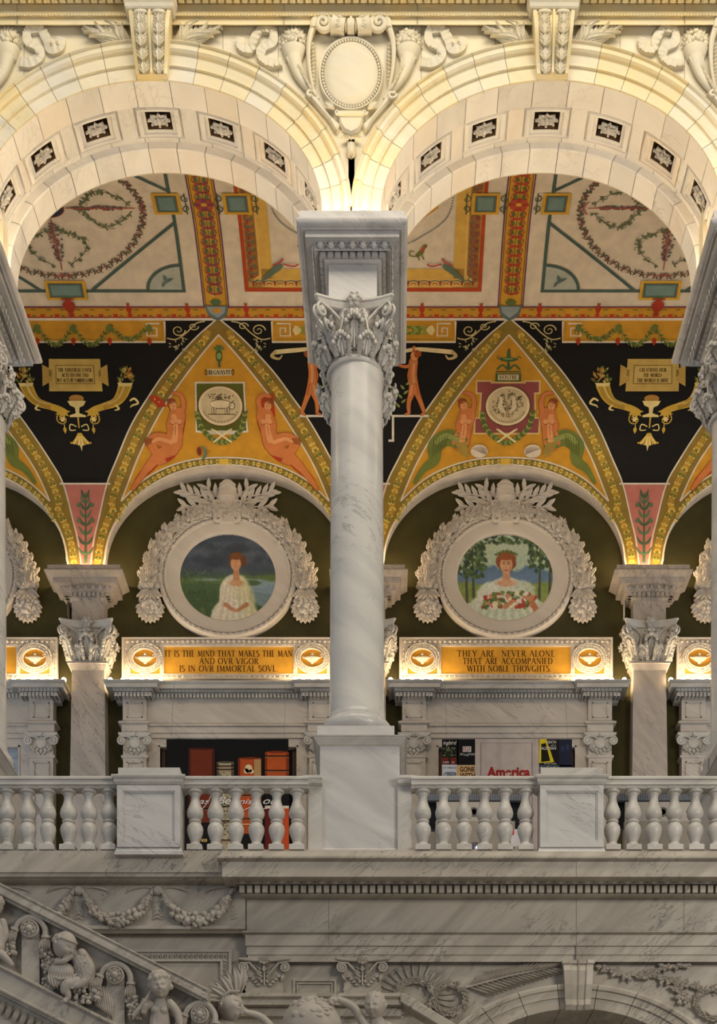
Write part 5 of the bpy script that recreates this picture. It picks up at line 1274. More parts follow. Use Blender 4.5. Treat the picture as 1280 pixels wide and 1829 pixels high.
# inscription panels
INS = {0: [('IT IS THE MIND THAT MAKES THE MAN', 227), ('AND OVR VIGOR', 105), ('IS IN OVR IMMORTAL SOVL.', 176)], 1: [('THEY ARE  NEVER ALONE', 174), ('THAT ARE ACCOMPANIED', 160), ('WITH NOBLE THOVGHTS.', 150)], -1: [('BOOKS', 40)], 2: []}
def make_sign(k, label):
    cx = CW(k)+.5; d = 6; root = thing('inscription_panel', label, 'inscription', FW((cx, ly(1213, d), 0)), 'gilded inscription panels')
    y0, y1 = ly(1139, d), ly(1213, d); W = 190
    mb = MB()
    def border(x0, x1, ya, yb_, w_, d1, wb=None):
        wb = wb or w_
        mb.box(x0, x1, ya, ya+w_, 0, d1); mb.box(x0, x1, yb_-wb, yb_, 0, d1); mb.box(x0, x0+w_, ya+w_, yb_-wb, 0, d1); mb.box(x1-w_, x1, ya+w_, yb_-wb, 0, d1)
    border(cx-W, cx+W, y0, y1, 3.5, 8, 2); border(cx-W+3.5, cx+W-3.5, y0+3.5, y1-2, 7, 5, 5); border(cx-W+10.5, cx+W-10.5, y0+10.5, y1-7, 4.5, 5.5, 3)
    for sg in (-1, 1): a, b = sorted((cx+sg*115.5, cx+sg*122.5)); mb.box(a, b, y0+15, y1-10, 0, 5.5)
    egg_dart(mb, cx-W+5, cx+W-5, y0+7, 6, 9, 6); egg_dart(mb, cx-W+5, cx+W-5, y1-4.5, 6, 9, 4)
    for sg in (-1, 1):
        for y in rowx(y0+14, y1-14, 9): mb.ball((cx+sg*(W-7), y, 5.5), 2, 2.8, 2, 6)
    for sg in (-1, 1):
        for y in rowx(y0+16, y1-16, 3.4): mb.ball((cx+sg*119, y, 6.5), 1.1, n=5)
    for x in rowx(cx-W+14, cx+W-14, 3.6): mb.ball((x, y0+12.5, 6.6), 1.1, n=5); mb.ball((x, y1-8.5, 5.6), .9, n=5)
    mb.build('frame', M_PLAST, root, FW)
    mb = MB(); mb.box(cx-115.5, cx+115.5, y0+15, y1-10, 0, 3); mb.box(cx-W+15, cx-122.5, y0+15, y1-10, 0, 2.5); mb.box(cx+122.5, cx+W-15, y0+15, y1-10, 0, 2.5); mb.build('gold_ground', M_GOLD, root, FW)
    for i, (t, w_) in enumerate(INS[k]):
        pb = PB(flat(FW, 3.1), None); pb.text(t, cx+(3*i if k == 1 else 0)+(60 if k < 0 else 0), ly(1171.5+i*13.4, d), 11, '#4f2c0e', 1, w_, .15); pb.build('lettering', root)
    for sg in (-1, 1):
        c = cx+sg*149; cy = (y0+y1)/2; mb = MB(); rr = random.Random(4)
        mb.rings([[(c+26*cos(a)+5*cos(b)*cos(a), cy+21.5*sin(a)+4.6*cos(b)*sin(a), 4+3.2*sin(b)) for b in [2*pi*j/8 for j in range(8)]] for a in [2*pi*i/40 for i in range(41)]], 0, True, cap=False)
        for i in range(44):
            a = 2*pi*i/44; x, y = c+26*cos(a), cy+21.5*sin(a)
            for e in (-1, 0, 1): mb.leaf((x+e*3*cos(a), y+e*3*sin(a), 6.5), (x+(4+e)*-sin(a)+e*5*cos(a), y+4*cos(a)+e*5*sin(a), 8.5), 4, 2, n=3)
        w_ = mb.build('wreath', M_PLAST, root, FW)
        mb = MB(); mb.rings([[(c+hx*cos(a), cy+yy, 4+hd*sin(a)) for a in [2*pi*j/20 for j in range(20)]] for hx, hd, yy in ((2, 1, 9), (3, 2, 8.5), (3, 2, 6), (8, 3, 3.5), (13, 4, -1), (13.4, 4, -2.6), (9, 3, -4), (3, 2, -5.5), (2, 1, -6.5))], 0, True)
        mb.tube([(c+12, cy-1, 5), (c+18, cy-4, 5), (c+17, cy-8, 5), (c+13, cy-6, 5)], 1.2, 5); mb.tube([(c-12, cy-1, 5), (c-17, cy-3, 5)], [2.2, 1.3], 5); mb.ball((c, cy-8, 5), 2.4, n=8)
        mb.build('oil_lamp', M_PLAST, root, FW)
for k, lb in ((-1, 'gilded inscription panel cut by the left edge of the picture, ending in a lamp wreath'), (0, 'gilded panel with three lines beginning IT IS THE MIND, under the left painting'),
              (1, 'gilded panel with three lines beginning THEY ARE NEVER ALONE, under the right painting'), (2, 'gilded panel with a lamp wreath cut by the right edge of the picture')): make_sign(k, lb)

# marble surrounds below the inscriptions
def make_surround(k, label):
    c = CW(k)+1; root = thing('marble_surround', label, 'door surround', FW((c, ly(1560, 30), 10)), 'marble surrounds of the back wall')
    PX = 164.5; D = 24
    def L(iy, d): return ly(iy, d)
    # cornice: centre set back, ends brought forward over the pilasters
    mb = MB()
    for (xa, xb, e) in ((c-PX+26, c+PX-26, 0), (c-PX-21, c-PX+21, 11), (c+PX-21, c+PX+21, 11)):
        fx = 0 if e == 0 else 1
        def ring(off, iy): d = D+off+e-6; return [(xa-off*fx, L(iy, d), 0), (xa-off*fx, L(iy, d), d), (xb+off*fx, L(iy, d), d), (xb+off*fx, L(iy, d), 0)]
        sh = 0 if e else 2.5
        mb.rings([ring(28, 1213+sh), ring(28, 1215+sh), ring(26, 1218+sh), ring(24, 1220+sh), ring(24, 1227+sh), ring(15, 1227.5+sh), ring(13, 1234+sh), ring(8, 1235+sh), ring(8, 1243+sh), ring(5, 1244+sh), ring(1, 1248+sh), ring(0, 1249+sh)], 0)
        d = D+14+e-6; w_ = 14*fx; y = L(1231+sh, d)
        for x in rowx(xa-w_, xb+w_, 6.6): mb.ball((x, y, d), 2, 3, 2, 6)
        d = D+12+e-6; w_ = 12*fx
        dentils(mb, xa-w_, xb+w_, L(1236+sh, d), L(1243+sh, d), D, d, 6.4)
        if e:
            for sg, xx in ((-1, xa), (1, xb)):
                for z in rowx(2, d, 6.4): a, b = sorted((xx, xx+sg*12)); mb.box(a, b, L(1236, d), L(1243, d), z-2, z+2)
    mb.build('cornice', M_GREY2, root, FW)
    mb = MB()
    def sl(xa, xb, ya, yb_, d, m=0): mb.box(xa, xb, L(ya, d), L(yb_, d), 0, d, m)
    xa, xb = c-PX, c+PX
    sl(xa, xb, 1248, 1293, 18); 
    mb.sweep([(L(1291, 18), 0), (L(1291, 18), 18), (L(1293, 23), 23), (L(1296, 23), 23), (L(1298, 19), 19), (L(1300, 19), 19), (L(1309, 19), 19), (L(1309, 17), 17), (L(1318, 17), 17), (L(1318, 15), 15), (L(1318, 15), 0)], xa, xb)
    sl(xa, xb, 1318, 1334, 14); sl(xa, c-121, 1334, 1560, 14); sl(c+121, xb, 1334, 1560, 14)
    for sg in (-1, 1): a, b = sorted((c+sg*121, c+sg*124)); sl(a, b, 1331, 1560, 15.5)
    sl(c-124, c+124, 1331, 1334, 15.5)
    mb.build('architrave', M_SURR, root, FW)
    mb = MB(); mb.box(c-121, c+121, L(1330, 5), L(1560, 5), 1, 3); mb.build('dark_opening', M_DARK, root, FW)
    if k >= 0:
        for a in (c-120, c+113): mb = MB(); mb.box(a, a+7, L(1334, 6), L(1560, 6), 3, 6); mb.build('wooden_jamb', pt('#4a2c14', .5), root, FW)
    for sg in (-1, 1):
        x = c+sg*PX; mb = MB(); d = D
        def rc(hx, iy, dd): return [(x-hx, L(iy, dd), 0), (x-hx, L(iy, dd), dd), (x+hx, L(iy, dd), dd), (x+hx, L(iy, dd), 0)]
        mb.rings([rc(21, 1247, d), rc(21, 1286, d), rc(24, 1287, d+3), rc(28, 1288, d+6), rc(28, 1290.5, d+6), rc(24, 1293, d+3), rc(23, 1294, d+1), rc(23, 1306, d+1), rc(22, 1307, d), rc(20.5, 1310, d-1), rc(20.5, 1348, d-1), rc(24, 1349, d+1), rc(24, 1352, d+1), rc(20.5, 1355, d-1), rc(20.5, 1560, d-1)], 0)
        def frame(y0, y1, hx):
            for (a, b, e, f, q) in ((x-hx, x+hx, y0, y0+2, 1.5), (x-hx, x+hx, y1-2, y1, 1.5), (x-hx, x-hx+2, y0, y1, 1.5), (x+hx-2, x+hx, y0, y1, 1.5)): mb.box(a, b, L(e, d), L(f, d), d-2, d+q)
        frame(1255, 1282, 14); frame(1361, 1540, 14)
        p = mb.build('pilaster', M_SURR, root, FW)
        mb = MB(); y = L(1311, d)
        mb.prism([(x-29, y-2), (x+29, y-2), (x+28, y+3), (x+18, y+4), (x, y+6), (x-18, y+4), (x-28, y+3)], 8, d+4, bev=1)
        for s2 in (-1, 1):
            mb.tube([(x+s2*4, y+9, d+1), (x+s2*12, y+5, d+2)]+[(a, b, d+3) for a, b in spiral(x+s2*22, y+13, 8, 1.7, -pi/2, s2, 22)], 2, 6)
            mb.ball((x+s2*22, y+13, d+2), 2.5, n=8)
            for j in range(3): mb.leaf((x+s2*(19-j*2), y+20, d), (x+s2*(12+j*4), y+34-j*3, d+3), 5, 3, n=4)
            mb.tube(smooth([(x+s2*18, y+22, d), (x+s2*10, y+30, d+1), (x+s2*3, y+37, d+1), (x+s2*6, y+40, d)], 4), 1.3, 5)
        mb.lathed(x, y+16, [(.5, d+3), (6, d+3), (8, d+1.5), (9.5, d+2.5), (10.5, d-1)], 18); mb.ball((x, y+2, d+4), 4, n=8)
        for j in range(5): a = pi*(j+.5)/5; mb.leaf((x+9*cos(a), y+18+8*sin(a), d), (x+15*cos(a), y+22+13*sin(a), d+2), 6, 3, n=4)
        mb.build('capital', M_CARVE, p, FW)
    return root
for k, lb in ((-1, 'marble doorway surround at the left edge of the picture'), (0, 'marble surround behind the hanging banner of old books'),
              (1, 'marble surround behind the hanging banner reading America'), (2, 'marble doorway surround at the right edge of the picture')): make_surround(k, lb)

# bulbs on the ledges
def put_bulbs():
    first = None
    def px(ix, iy, d): return Vector(FW((lx(ix, d), ly(iy, d), d)))
    nm = {-1: 'left edge', 0: 'left', 1: 'right', 2: 'right edge'}
    zl_ = FW((0, ly(1213, 46), 46))[2]
    items = []
    for k in range(-1, 3):
        c = CW(k)+1
        for sg in (-1, 1):
            side = 'left' if sg < 0 else 'right'
            items.append((c+sg*206, 31, 0, 'bare round glowing bulb at the %s end of the ledge below the %s inscription' % (side, nm[k]), 'end bulbs of the ledges'))
            for j in range(5): items.append((c+sg*(184-16.5*j), 30, 1, 'glowing bulb, %s of five at the %s foot of the %s inscription' % (('outermost', 'second outermost', 'middle one', 'second innermost', 'innermost')[j], side, nm[k]), 'bulb rows below the inscriptions'))
    for x, d, t, lb, g in items:
        loc = Vector(FW((x, 0, d))); loc.z = zl_-.01
        if not (-7.2 < loc.x < 7.2): continue
        if first is None:
            first = thing('ledge_bulb', lb, 'light bulb', loc, g); bulb_parts(first, .042, 15*WARM_E)
        else:
            o = dup(first, (0, 0, 0), lb, group=g); o.location = loc
    # bulbs on top of the piers
    zt = FW((0, ly(1008.5, 60), 60))[2]; first = thing('pier_bulb', 'glowing bulb at the left on top of the left pier', 'light bulb', FW((163.5-38, ly(1008.5, 60), 36)), 'bulbs on the piers'); first.location.z = zt-.01; bulb_parts(first, .042, 34*WARM_E)
    for i, px_ in enumerate((163.5, 659, 1154.5)):
        for j, dx in enumerate((-38, 0, 38)):
            if i+j == 0: continue
            o = dup(first, (0, 0, 0), 'glowing bulb %s on top of the %s pier' % (('at the left', 'in the middle', 'at the right')[j], ('left', 'half hidden middle', 'right')[i]), group='bulbs on the piers')
            o.location = FW((px_+dx, 0, 36)); o.location.z = zt-.01
put_bulbs()
# ---------------- balustrade of the gallery ----------------
FB = Fr(.966)
BP = [(8.5, 1411.5), (13.2, 1412), (13.6, 1414.5), (13.2, 1417), (9.5, 1419), (9.2, 1421), (8, 1423), (7.6, 1428), (8.4, 1433), (10.6, 1440), (13.6, 1447), (14.9, 1453), (14.2, 1458.5), (11.2, 1463), (9, 1465), (9.2, 1466), (11, 1467), (11.3, 1468.6), (10.8, 1470), (9.2, 1471), (10.4, 1472.5), (13.4, 1477), (14.6, 1482.5), (13.8, 1489), (11.2, 1496.5), (8.8, 1503), (8.2, 1506), (9.4, 1508), (11.6, 1510), (12, 1512)]
mb = MB(); mb.lathe(0, 0, BP, 28); mb.box(-13.5, 13.5, 1407, 1412, -13.5, 13.5); mb.rect(0, 0, [(12, 12, 1511.5), (13.5, 13.5, 1513), (13.5, 13.5, 1522)])
_bm = mb.build('baluster', M_GREY2, frame=FB, origin=FB((0, 1522, 0)))
BME = _bm.data; bpy.data.objects.remove(_bm)
def balustrade(label, xa, xb, xs, posts=()):
    root = thing('balustrade', label, 'balustrade', FB(((xa+xb)/2, 1522, 0)), 'balustrade sections of the gallery')
    mb = MB(); L = lambda iy, d: ly(iy, d)
    mb.sweep([(L(1386, 19), -19), (L(1386, 19), 19), (L(1387.5, 20), 20), (L(1391, 20), 20), (L(1393, 17), 17), (L(1394, 17.5), 17.5), (L(1401, 17.5), 17.5), (L(1402, 15), 15), (L(1406, 12), 12), (L(1408, 12), 12), (L(1408, 12), -12)], xa, xb)
    mb.build('rail', M_GREY2, root, FB)
    for x in xs:
        o = bpy.data.objects.new('baluster', BME); COL.objects.link(o); o.parent = root; o.location = Vector(FB((x, 1522, 0)))-root.location
    for (a, b, ca, cb) in posts:
        mb = MB(); d = -4
        mb.box(a, b, L(1404, d), 1522, -30, d); mb.sweep([(L(1384, 6), -30), (L(1384, 6), 6), (L(1389, 6), 6), (L(1391, 4), 4), (L(1398, 3), 3), (L(1403, -2), -2), (L(1404, -4), -4), (L(1404, -4), -30)], ca, cb)
        mb.build('end_post', M_GREY2, root, FB)
balustrade('marble balustrade section at the far left, beyond the left square post', -180, 214, [13+36.4*i for i in range(-5, 6)])
balustrade('marble balustrade section between the left square post and the central pedestal', 326, 552, [348.5+36.4*i for i in range(6)], [(550, 575, 541, 575)])
balustrade('marble balustrade section between the central pedestal and the right square post', 734, 962, [755+36.6*i for i in range(6)], [(710, 735, 710, 744)])
balustrade('marble balustrade section at the far right, beyond the right square post', 1074, 1470, [1093+37*i for i in range(10)])
def post(cx, label):
    root = thing('balustrade_post', label, 'post', FB((cx, 1524, 0)), 'square posts of the balustrade'); d = 23
    L = lambda iy, e: ly(iy, d+e)
    def R(h, e, iy): k = 1-(d+e)/F; return (h*k, d+e, L(iy, e))
    mb = MB(); mb.rect(cx, 0, [R(56.5, 0, 1402), R(56.5, 0, 1513), R(58, 1, 1515), R(60, 3, 1520), R(61, 4, 1526)])
    def fr_(h, y0, y1, w_, e0, e1):
        for (a, b, p, q) in ((cx-h, cx+h, y0, y0+w_), (cx-h, cx+h, y1-w_, y1), (cx-h, cx-h+w_, y0+w_, y1-w_), (cx+h-w_, cx+h, y0+w_, y1-w_)): mb.box(a, b, L(p, 0), L(q, 0), d-2, d+e1)
    fr_(56, 1404, 1514, 10, 0, 3.5); fr_(46.5, 1413.5, 1504.5, 3, 0, 2); mb.build('die', M_GREY, root, FB)
    mb = MB(); mb.rect(cx, 0, [R(55, 0, 1371), R(55, 0, 1382), R(66, 10, 1382.5), R(66, 10, 1385), R(64, 8, 1389), R(62, 6, 1390), R(62, 6, 1395), R(59, 3, 1400), R(57, 0, 1403)]); mb.build('cap', M_GREY2, root, FB)
post(270, 'square panelled marble post in the balustrade left of the central column')
post(1017.5, 'square panelled marble post in the balustrade right of the central column')

# ---------------- wall below the gallery ----------------
FG = Fr(.975)
def lface(mb, prof, xl, xr=2300, back=-200):     # profile (iy, d, xl as seen)
    mb.rings([[(lx(x, d), ly(iy, d), back), (lx(x, d), ly(iy, d), d), (xr, ly(iy, d), d)] for iy, d, x in prof], 0, False, closed=False)
mb = MB()
mb.rings([[(-700, ly(iy, d), -60), (-700, ly(iy, d), d), (438.5, ly(iy, d), d), (438.5, ly(iy, d), -60)] for iy, d in [(1519, 36), (1558, 36), (1560, 33), (1566, 32), (1568, 26), (1572, 22), (1574, 18), (1578, 10), (1580, 4), (1652, 2), (1653, 8), (1659, 8), (1663, 2), (1667, -2), (1668, -16), (1850, -16), (2300, -16)]], 0)
mb.build('wall_left', M_LOW, frame=FG, kind='structure')
mb = MB()
lface(mb, [(1517, 12, 398), (1521, 52, 396), (1528, 54, 392), (1529, 66, 387), (1532, 66, 387), (1535, 63, 390), (1538, 60, 395), (1539, 58, 396.5), (1566, 58, 396.5)], 0)
yb = ly(1566, 58)
mb.rings([[(lx(396.5, 58), yb, -200), (lx(396.5, 58), yb, 58), (2300, yb, 58)], [(lx(396.5, 58)+22, yb+.5, -200), (lx(396.5, 58)+22, yb+.5, 36), (2300, yb+.5, 36)]], 0, False, closed=False)
lface(mb, [(1566.5, 36, 412), (1579, 30, 418), (1580, 16, 428), (1595, 16, 428), (1596, 20, 428), (1599, 18, 430), (1604, 6, 437), (1605, 0, 440), (1662, 0, 440), (1662.5, 8, 432), (1665, 8, 432), (1669, 3, 437), (1670, 2, 438), (1689, 2, 438), (1690, -1, 440), (1705, -1, 440), (1706, -3, 442), (1718, -3, 442)], 0)
d = 33; egg_dart(mb, lx(420, d), 1500, ly(1573, d), d, 23.6, 12)
for z in rowx(-180, 30, 20): mb.ball((lx(417, d), ly(1573, d), z), 5, 5.5, 5, 8)
d = 27; dentils(mb, lx(425, d), 1500, ly(1581, d), ly(1594, d), 14, d, 13.5)
for x in (587, 1029, 1221, 1660): mb.box(lx(x, 0)-.4, lx(x, 0)+.4, ly(1605, 0), ly(1661, 0), 0, .5, 1)
for x, y0, y1, d in ((1029, 1538, 1565, 58), (587, 1671, 1688, 2), (1029, 1671, 1717, 2), (780, 1522, 1528, 53)): mb.box(lx(x, d)-.4, lx(x, d)+.4, ly(y0, d), ly(y1, d), d-4, d+.5, 1)
mb.build('trim_2', [M_LOW, M_JOINT], frame=FG, kind='structure')
# arch wall of the ground floor at the right
mb = MB(); dW = -16; AC, AY = 1032, 1995
def el2(a, b, t): return (AC-a*cos(t), AY-b*sin(t))
xs_ = [430+i*10 for i in range(160)]
for a, b in zip(xs_, xs_[1:]):
    yy = lambda x: AY-230*sqrt(max(0, 1-((x-AC)/290)**2)) if abs(x-AC) < 290 else 2300
    mb.add([(a, 1712, dW), (b, 1712, dW), (b, yy(b), dW), (a, yy(a), dW)], [(0, 1, 2, 3)])
mb.add([(430, 1712, dW), (430, 2300, dW), (430, 2300, -200), (430, 1712, -200)], [(0, 1, 2, 3)])
mb.box(700, 1400, 1700, 2300, -210, -200)
mb.build('wall_right', [M_LOW], frame=FG, kind='structure')
root = thing('lower_arch', 'grey marble archway with keystone at the lower right, under the gallery', 'arch', FG((AC, AY, -16)))
mb = MB(); prof = [(0, -190), (0, -14), (.45, -13), (.46, -10), (.76, -9), (.78, -5), (.9, -4), (1, -5), (1, -16)]
for v in range(9):
    for k in range(6):
        ta, tb = [pi*.15+pi*.7*(v+q)/9 for q in (k/6+(.008 if k == 0 else 0), (k+1)/6-(.008 if k == 5 else 0))]
        mb.rings([[(*el2(248+52*q, 197+43*q, t), d) for q, d in prof] for t in (ta, tb)], 0, False, closed=False)
mb.build('archivolt', M_LOW, root, FG)
mb = MB()
rows = [(1716, 29, 6), (1722, 29, 6), (1723, 27, 3), (1735, 26, 8), (1760, 24.5, 6), (1785, 23, 0), (1795, 22, 2), (1803, 22, -4)]
mb.rings([[(AC-w_, y, -16), (AC-w_, y, d), (AC-w_*.55, y, d+2), (AC-w_*.5, y, d-1), (AC-w_*.1, y, d-1), (AC, y, d+2), (AC+w_*.1, y, d-1), (AC+w_*.5, y, d-1), (AC+w_*.55, y, d+2), (AC+w_, y, d), (AC+w_, y, -16)] for y, w_, d in rows], 0)
mb.build('keystone', M_LOW, root, FG)
# pilaster capitals under the architrave
def small_pilaster(cx, label):
    root = thing('pilaster', label, 'pilaster', FG((cx, 1776, -10)), 'carved pilasters of the lower wall'); mb = MB(); d = -8
    mb.box(cx-33, cx+33, 1716, 1766, dW, d); mb.prism([(cx-36, 1764), (cx+36, 1764), (cx+34, 1768), (cx+34, 1778), (cx-34, 1778), (cx-34, 1768)], dW, d+3, bev=1)
    mb.build('shaft', M_LOW, root, FG)
    mb = MB(); y = 1710
    mb.prism([(cx-47, y), (cx+47, y), (cx+46, y+4), (cx+32, y+6), (cx, y+9), (cx-32, y+6), (cx-46, y+4)], dW, d+9, bev=1.5)
    for s2 in (-1, 1):
        mb.tube([(cx+s2*4, y+34, d+3), (cx+s2*14, y+22, d+4), (cx+s2*26, y+9, d+5)]+[(a, b, d+5) for a, b in spiral(cx+s2*36, y+17, 9.5, 1.9, -pi/2-.6, s2, 26)], 2.2, 6)
        mb.ball((cx+s2*36, y+17, d+5), 3, n=8)
        for j in range(5): mb.leaf((cx+s2*2, y+40-j*6, d+2), (cx+s2*(15-j*.6), y+33-j*6, d+6), 5, 3, n=4)
        for j in range(4): mb.leaf((cx+s2*(30-j*5), y+30+j*5, d), (cx+s2*(22-j*5), y+34+j*5, d+4), 7, 3, n=4)
        mb.leaf((cx+s2*36, y+25, d), (cx+s2*30, y+42, d+3), 10, 4, n=5, lobes=2)
        mb.ball((cx+s2*5, y+42, d+3), 3, n=8)
    for j in range(5): a = -pi/2+(j-2)*.6; mb.leaf((cx, y+10, d+8), (cx+11*cos(a), y+10+11*sin(a), d+11), 8, 4, n=4)
    mb.ball((cx, y+11, d+11), 3, n=8); mb.leaf((cx, y+14, d+6), (cx, y+26, d+6), 8, 3, n=4); mb.tube([(cx, y+48, d+2), (cx, y+20, d+2)], 2, 5)
    mb.build('capital', M_STAT, root, FG)
small_pilaster(lx(472, -8), 'carved pilaster head under the gallery, left one of two')
small_pilaster(lx(647, -8), 'carved pilaster head under the gallery, right one of two')
mb = MB()
for (x0, x1, y0, y1) in ((522, 600, 1745, 1790),):
    for (a, b, p, q) in ((x0, x1, y0, y0+4), (x0, x0+4, y0+4, y1), (x1-4, x1, y0+4, y1), (x0+7, x1-7, y0+7, y0+9), (x0+7, x0+9, y0+9, y1), (x1-9, x1-7, y0+9, y1)): mb.box(a, b, p, q, dW, dW+3)
mb.build('wall_panel', M_LOW, frame=FG, label='small sunk marble panel between the two carved pilaster heads', cat='wall panel')
# the framed panel at the left
mb = MB(); d = -16
for (a, b, p, q, e) in ((180, 412, 1692, 1697, 5), (180, 407, 1697, 1710, 2), (180, 396, 1710, 1714, 5), (407, 412, 1697, 1900, 5), (396, 407, 1710, 1900, 2), (392, 396, 1714, 1900, 5)): mb.box(a, b, p, q, d, d+e)
for x in rowx(186, 404, 9): mb.tube([(x-4, 1699, d+3), (x-2, 1706, d+4), (x+2, 1701, d+4), (x+4, 1708, d+3)], 1.3, 5)
for y in rowx(1712, 1860, 9): mb.tube([(398, y-4, d+3), (404, y-2, d+4), (399, y+2, d+4), (405, y+4, d+3)], 1.3, 5)
mb.build('wall_panel', M_STAT, frame=FG, label='large marble panel in a carved leaf border above the stair rail', cat='wall panel')
# festoons
def festoon(cx, label):
    rr = random.Random(int(cx)); root = thing('garland_relief', label, 'garland', FG((cx, 1650, 2)), 'carved garlands of the lower frieze'); d = 4
    mb = MB(); P_ = [(-52, 1613), (-44, 1628), (-22, 1642), (0, 1646), (22, 1642), (44, 1628), (52, 1613)]
    q = smooth([(cx+a, b, d) for a, b in P_], 6); n = len(q)
    mb.tube(q, [5+5*sin(pi*i/(n-1)) for i in range(n)], 8)
    for i in range(n):
        w_ = 5+9*sin(pi*i/(n-1))
        for e in range(4):
            s_ = rr.uniform(2.4, 6.4)*(1 if w_ > 9 else .6); mb.ball((q[i][0]+rr.uniform(-3, 3), q[i][1]+rr.uniform(-1, 1)*w_*.75, d+5+rr.uniform(0, 4)), s_, n=8)
        a = rr.uniform(0, 6.28); mb.leaf((q[i][0], q[i][1], d+4), (q[i][0]+w_*1.3*cos(a), q[i][1]+w_*1.2*sin(a), d+6), 7, 4, n=4, lobes=2)
    mb.build('fruit', M_STAT, root, FG)
    for sg in (-1, 1):
        mb = MB()
        mb.tube(smooth([(cx+sg*46, 1622, d+3), (cx+sg*52, 1610, d+4), (cx+sg*58, 1602, d+3)], 4), [7, 6.8, 6.5, 6, 5.6, 5.2, 5, 5.4, 6], 9)
        for j in (-1, 0, 1): mb.leaf((cx+sg*(54+j*3), 1606+j*2, d+7), (cx+sg*(45+j*4), 1624+j*2, d+9), 6, 3, n=4)
        mb.tube([(cx+sg*51, 1606, d+6), (cx+sg*62, 1611, d+6)], 2, 6)
        mb.tube(smooth([(cx+sg*59, 1600, d+3), (cx+sg*64, 1592, d+3), (cx+sg*70, 1590, d+2)], 4), 4, 6)
        mb.tube(smooth([(cx+sg*64, 1590, d), (cx+sg*48, 1586, d+1), (cx+sg*24, 1590, d+2), (cx+sg*14, 1598, d)], 5), [1.5+.12*i for i in range(11)]+[2, 1.5, 1, .7, .4], 5)
        for j in range(5): mb.leaf((cx+sg*(60-j*1), 1628+j*4, d-3), (cx+sg*(64+j*2), 1612+j*7, d), 4, 2, n=3)
        mb.build('ribbon', M_STAT, root, FG)
for cx, nm in ((69, 'left one, partly behind the stair rail'), (210, 'middle one of the row'), (351, 'right one, nearest the corner')): festoon(lx(cx, 6), 'carved fruit garland on the frieze below the balustrade, '+nm)
for cx, nm in ((140, 'left'), (281, 'right')):
    mb = MB(); c = lx(cx, 8); mb.lathed(c, 1593, [(.5, 13), (5, 13), (7, 11), (8.5, 9), (8.5, 2)], 20); mb.build('boss_relief', M_STAT, frame=FG, label='round carved boss between two garlands, the %s one' % nm, cat='boss')
# carved laurel wreaths, palms and oak
def wreath_relief(cx, cy, rx, ry, label):
    mb = MB(); rr = random.Random(int(cx)); d = dW+5; n = 40
    mb.rings([[(cx+(rx+4.5*cos(b))*cos(a), cy+(ry+4.2*cos(b))*sin(a), d+3*sin(b)) for b in [2*pi*j/8 for j in range(8)]] for a in [2*pi*i/n for i in range(n+1)]], 0, True, cap=False)
    for i in range(90):
        a = 2*pi*i/90; e = rr.uniform(-1, 1); x, y = cx+(rx+4*e)*cos(a), cy+(ry+4*e)*sin(a)
        mb.leaf((x, y, d+2), (x-8*sin(a)+5*e*cos(a), y+8*cos(a)+5*e*sin(a), d+6), 4, 2.5, n=4)
        if i % 3 == 0: mb.ball((x, y, d+4), 1.6, n=6)
    mb.build('wreath_relief', M_STAT, frame=FG, label=label, cat='wreath')
wreath_relief(742, 1776, 33, 26, 'carved laurel wreath below the gallery, left ring of the interlaced pair')
wreath_relief(803, 1782, 29, 26, 'carved laurel wreath below the gallery, right ring of the interlaced pair')
wreath_relief(1276, 1790, 32, 26, 'carved wreath among oak branches at the lower right edge')
mb = MB(); d = dW+2
for (bx, by, tx, ty, n, L) in ((832, 1760, 988, 1724, 17, 46), (700, 1722, 700, 1722, 0, 0)):
    if n:
        mb.tube([(bx, by, d+2), ((bx+tx)/2, (by+ty)/2-2, d+4), (tx, ty, d+2)], [2.4, 1.8, .8], 5)
        for i in range(n):
            q = (i+.5)/n; x, y = bx+(tx-bx)*q, by+(ty-by)*q-2*sin(pi*q)
            for sg, a in ((-1, -.75), (1, .42)):
                l = L*(1.1-.5*q); mb.leaf((x, y, d+1), (x+l*cos(a), max(1717, y+l*sin(a)*.8), d+7), 5.5, 5, n=4)
for i in range(15):
    a = radians(-20+13*i); x, y = 745, 1776; mb.leaf((x+38*cos(a), y-30*sin(a), d), (x+70*cos(a), max(1717, y-60*sin(a)), d+2), 5, 2.5, n=4)
mb.build('palm_relief', M_STAT, frame=FG, label='carved palm fronds on the spandrel left of the lower keystone', cat='palm carving')
mb = MB(); rr = random.Random(9)
for (pts) in ([(1075, 1722), (1110, 1736), (1150, 1740), (1200, 1748), (1245, 1760)], [(1150, 1740), (1190, 1722), (1230, 1720)], [(1200, 1748), (1215, 1768), (1220, 1785)]):
    q = smooth([(a, b, d+2) for a, b in pts], 6); mb.tube(q, 1.8, 5)
    for i, p in enumerate(q):
        for e in range(2):
            a = rr.uniform(0, 6.28); l = rr.uniform(10, 18); y = max(1720, min(1800, p[1]+l*sin(a)*.8)); mb.leaf(p, (p[0]+l*cos(a), y, d+6), 9, 4, n=6, lobes=3)
        if i % 4 == 0: mb.ball((p[0]+rr.uniform(-5, 5), p[1]+5, d+4), 2.6, n=6)
mb.build('oak_relief', M_STAT, frame=FG, label='carved oak branch on the spandrel right of the lower keystone', cat='oak carving')

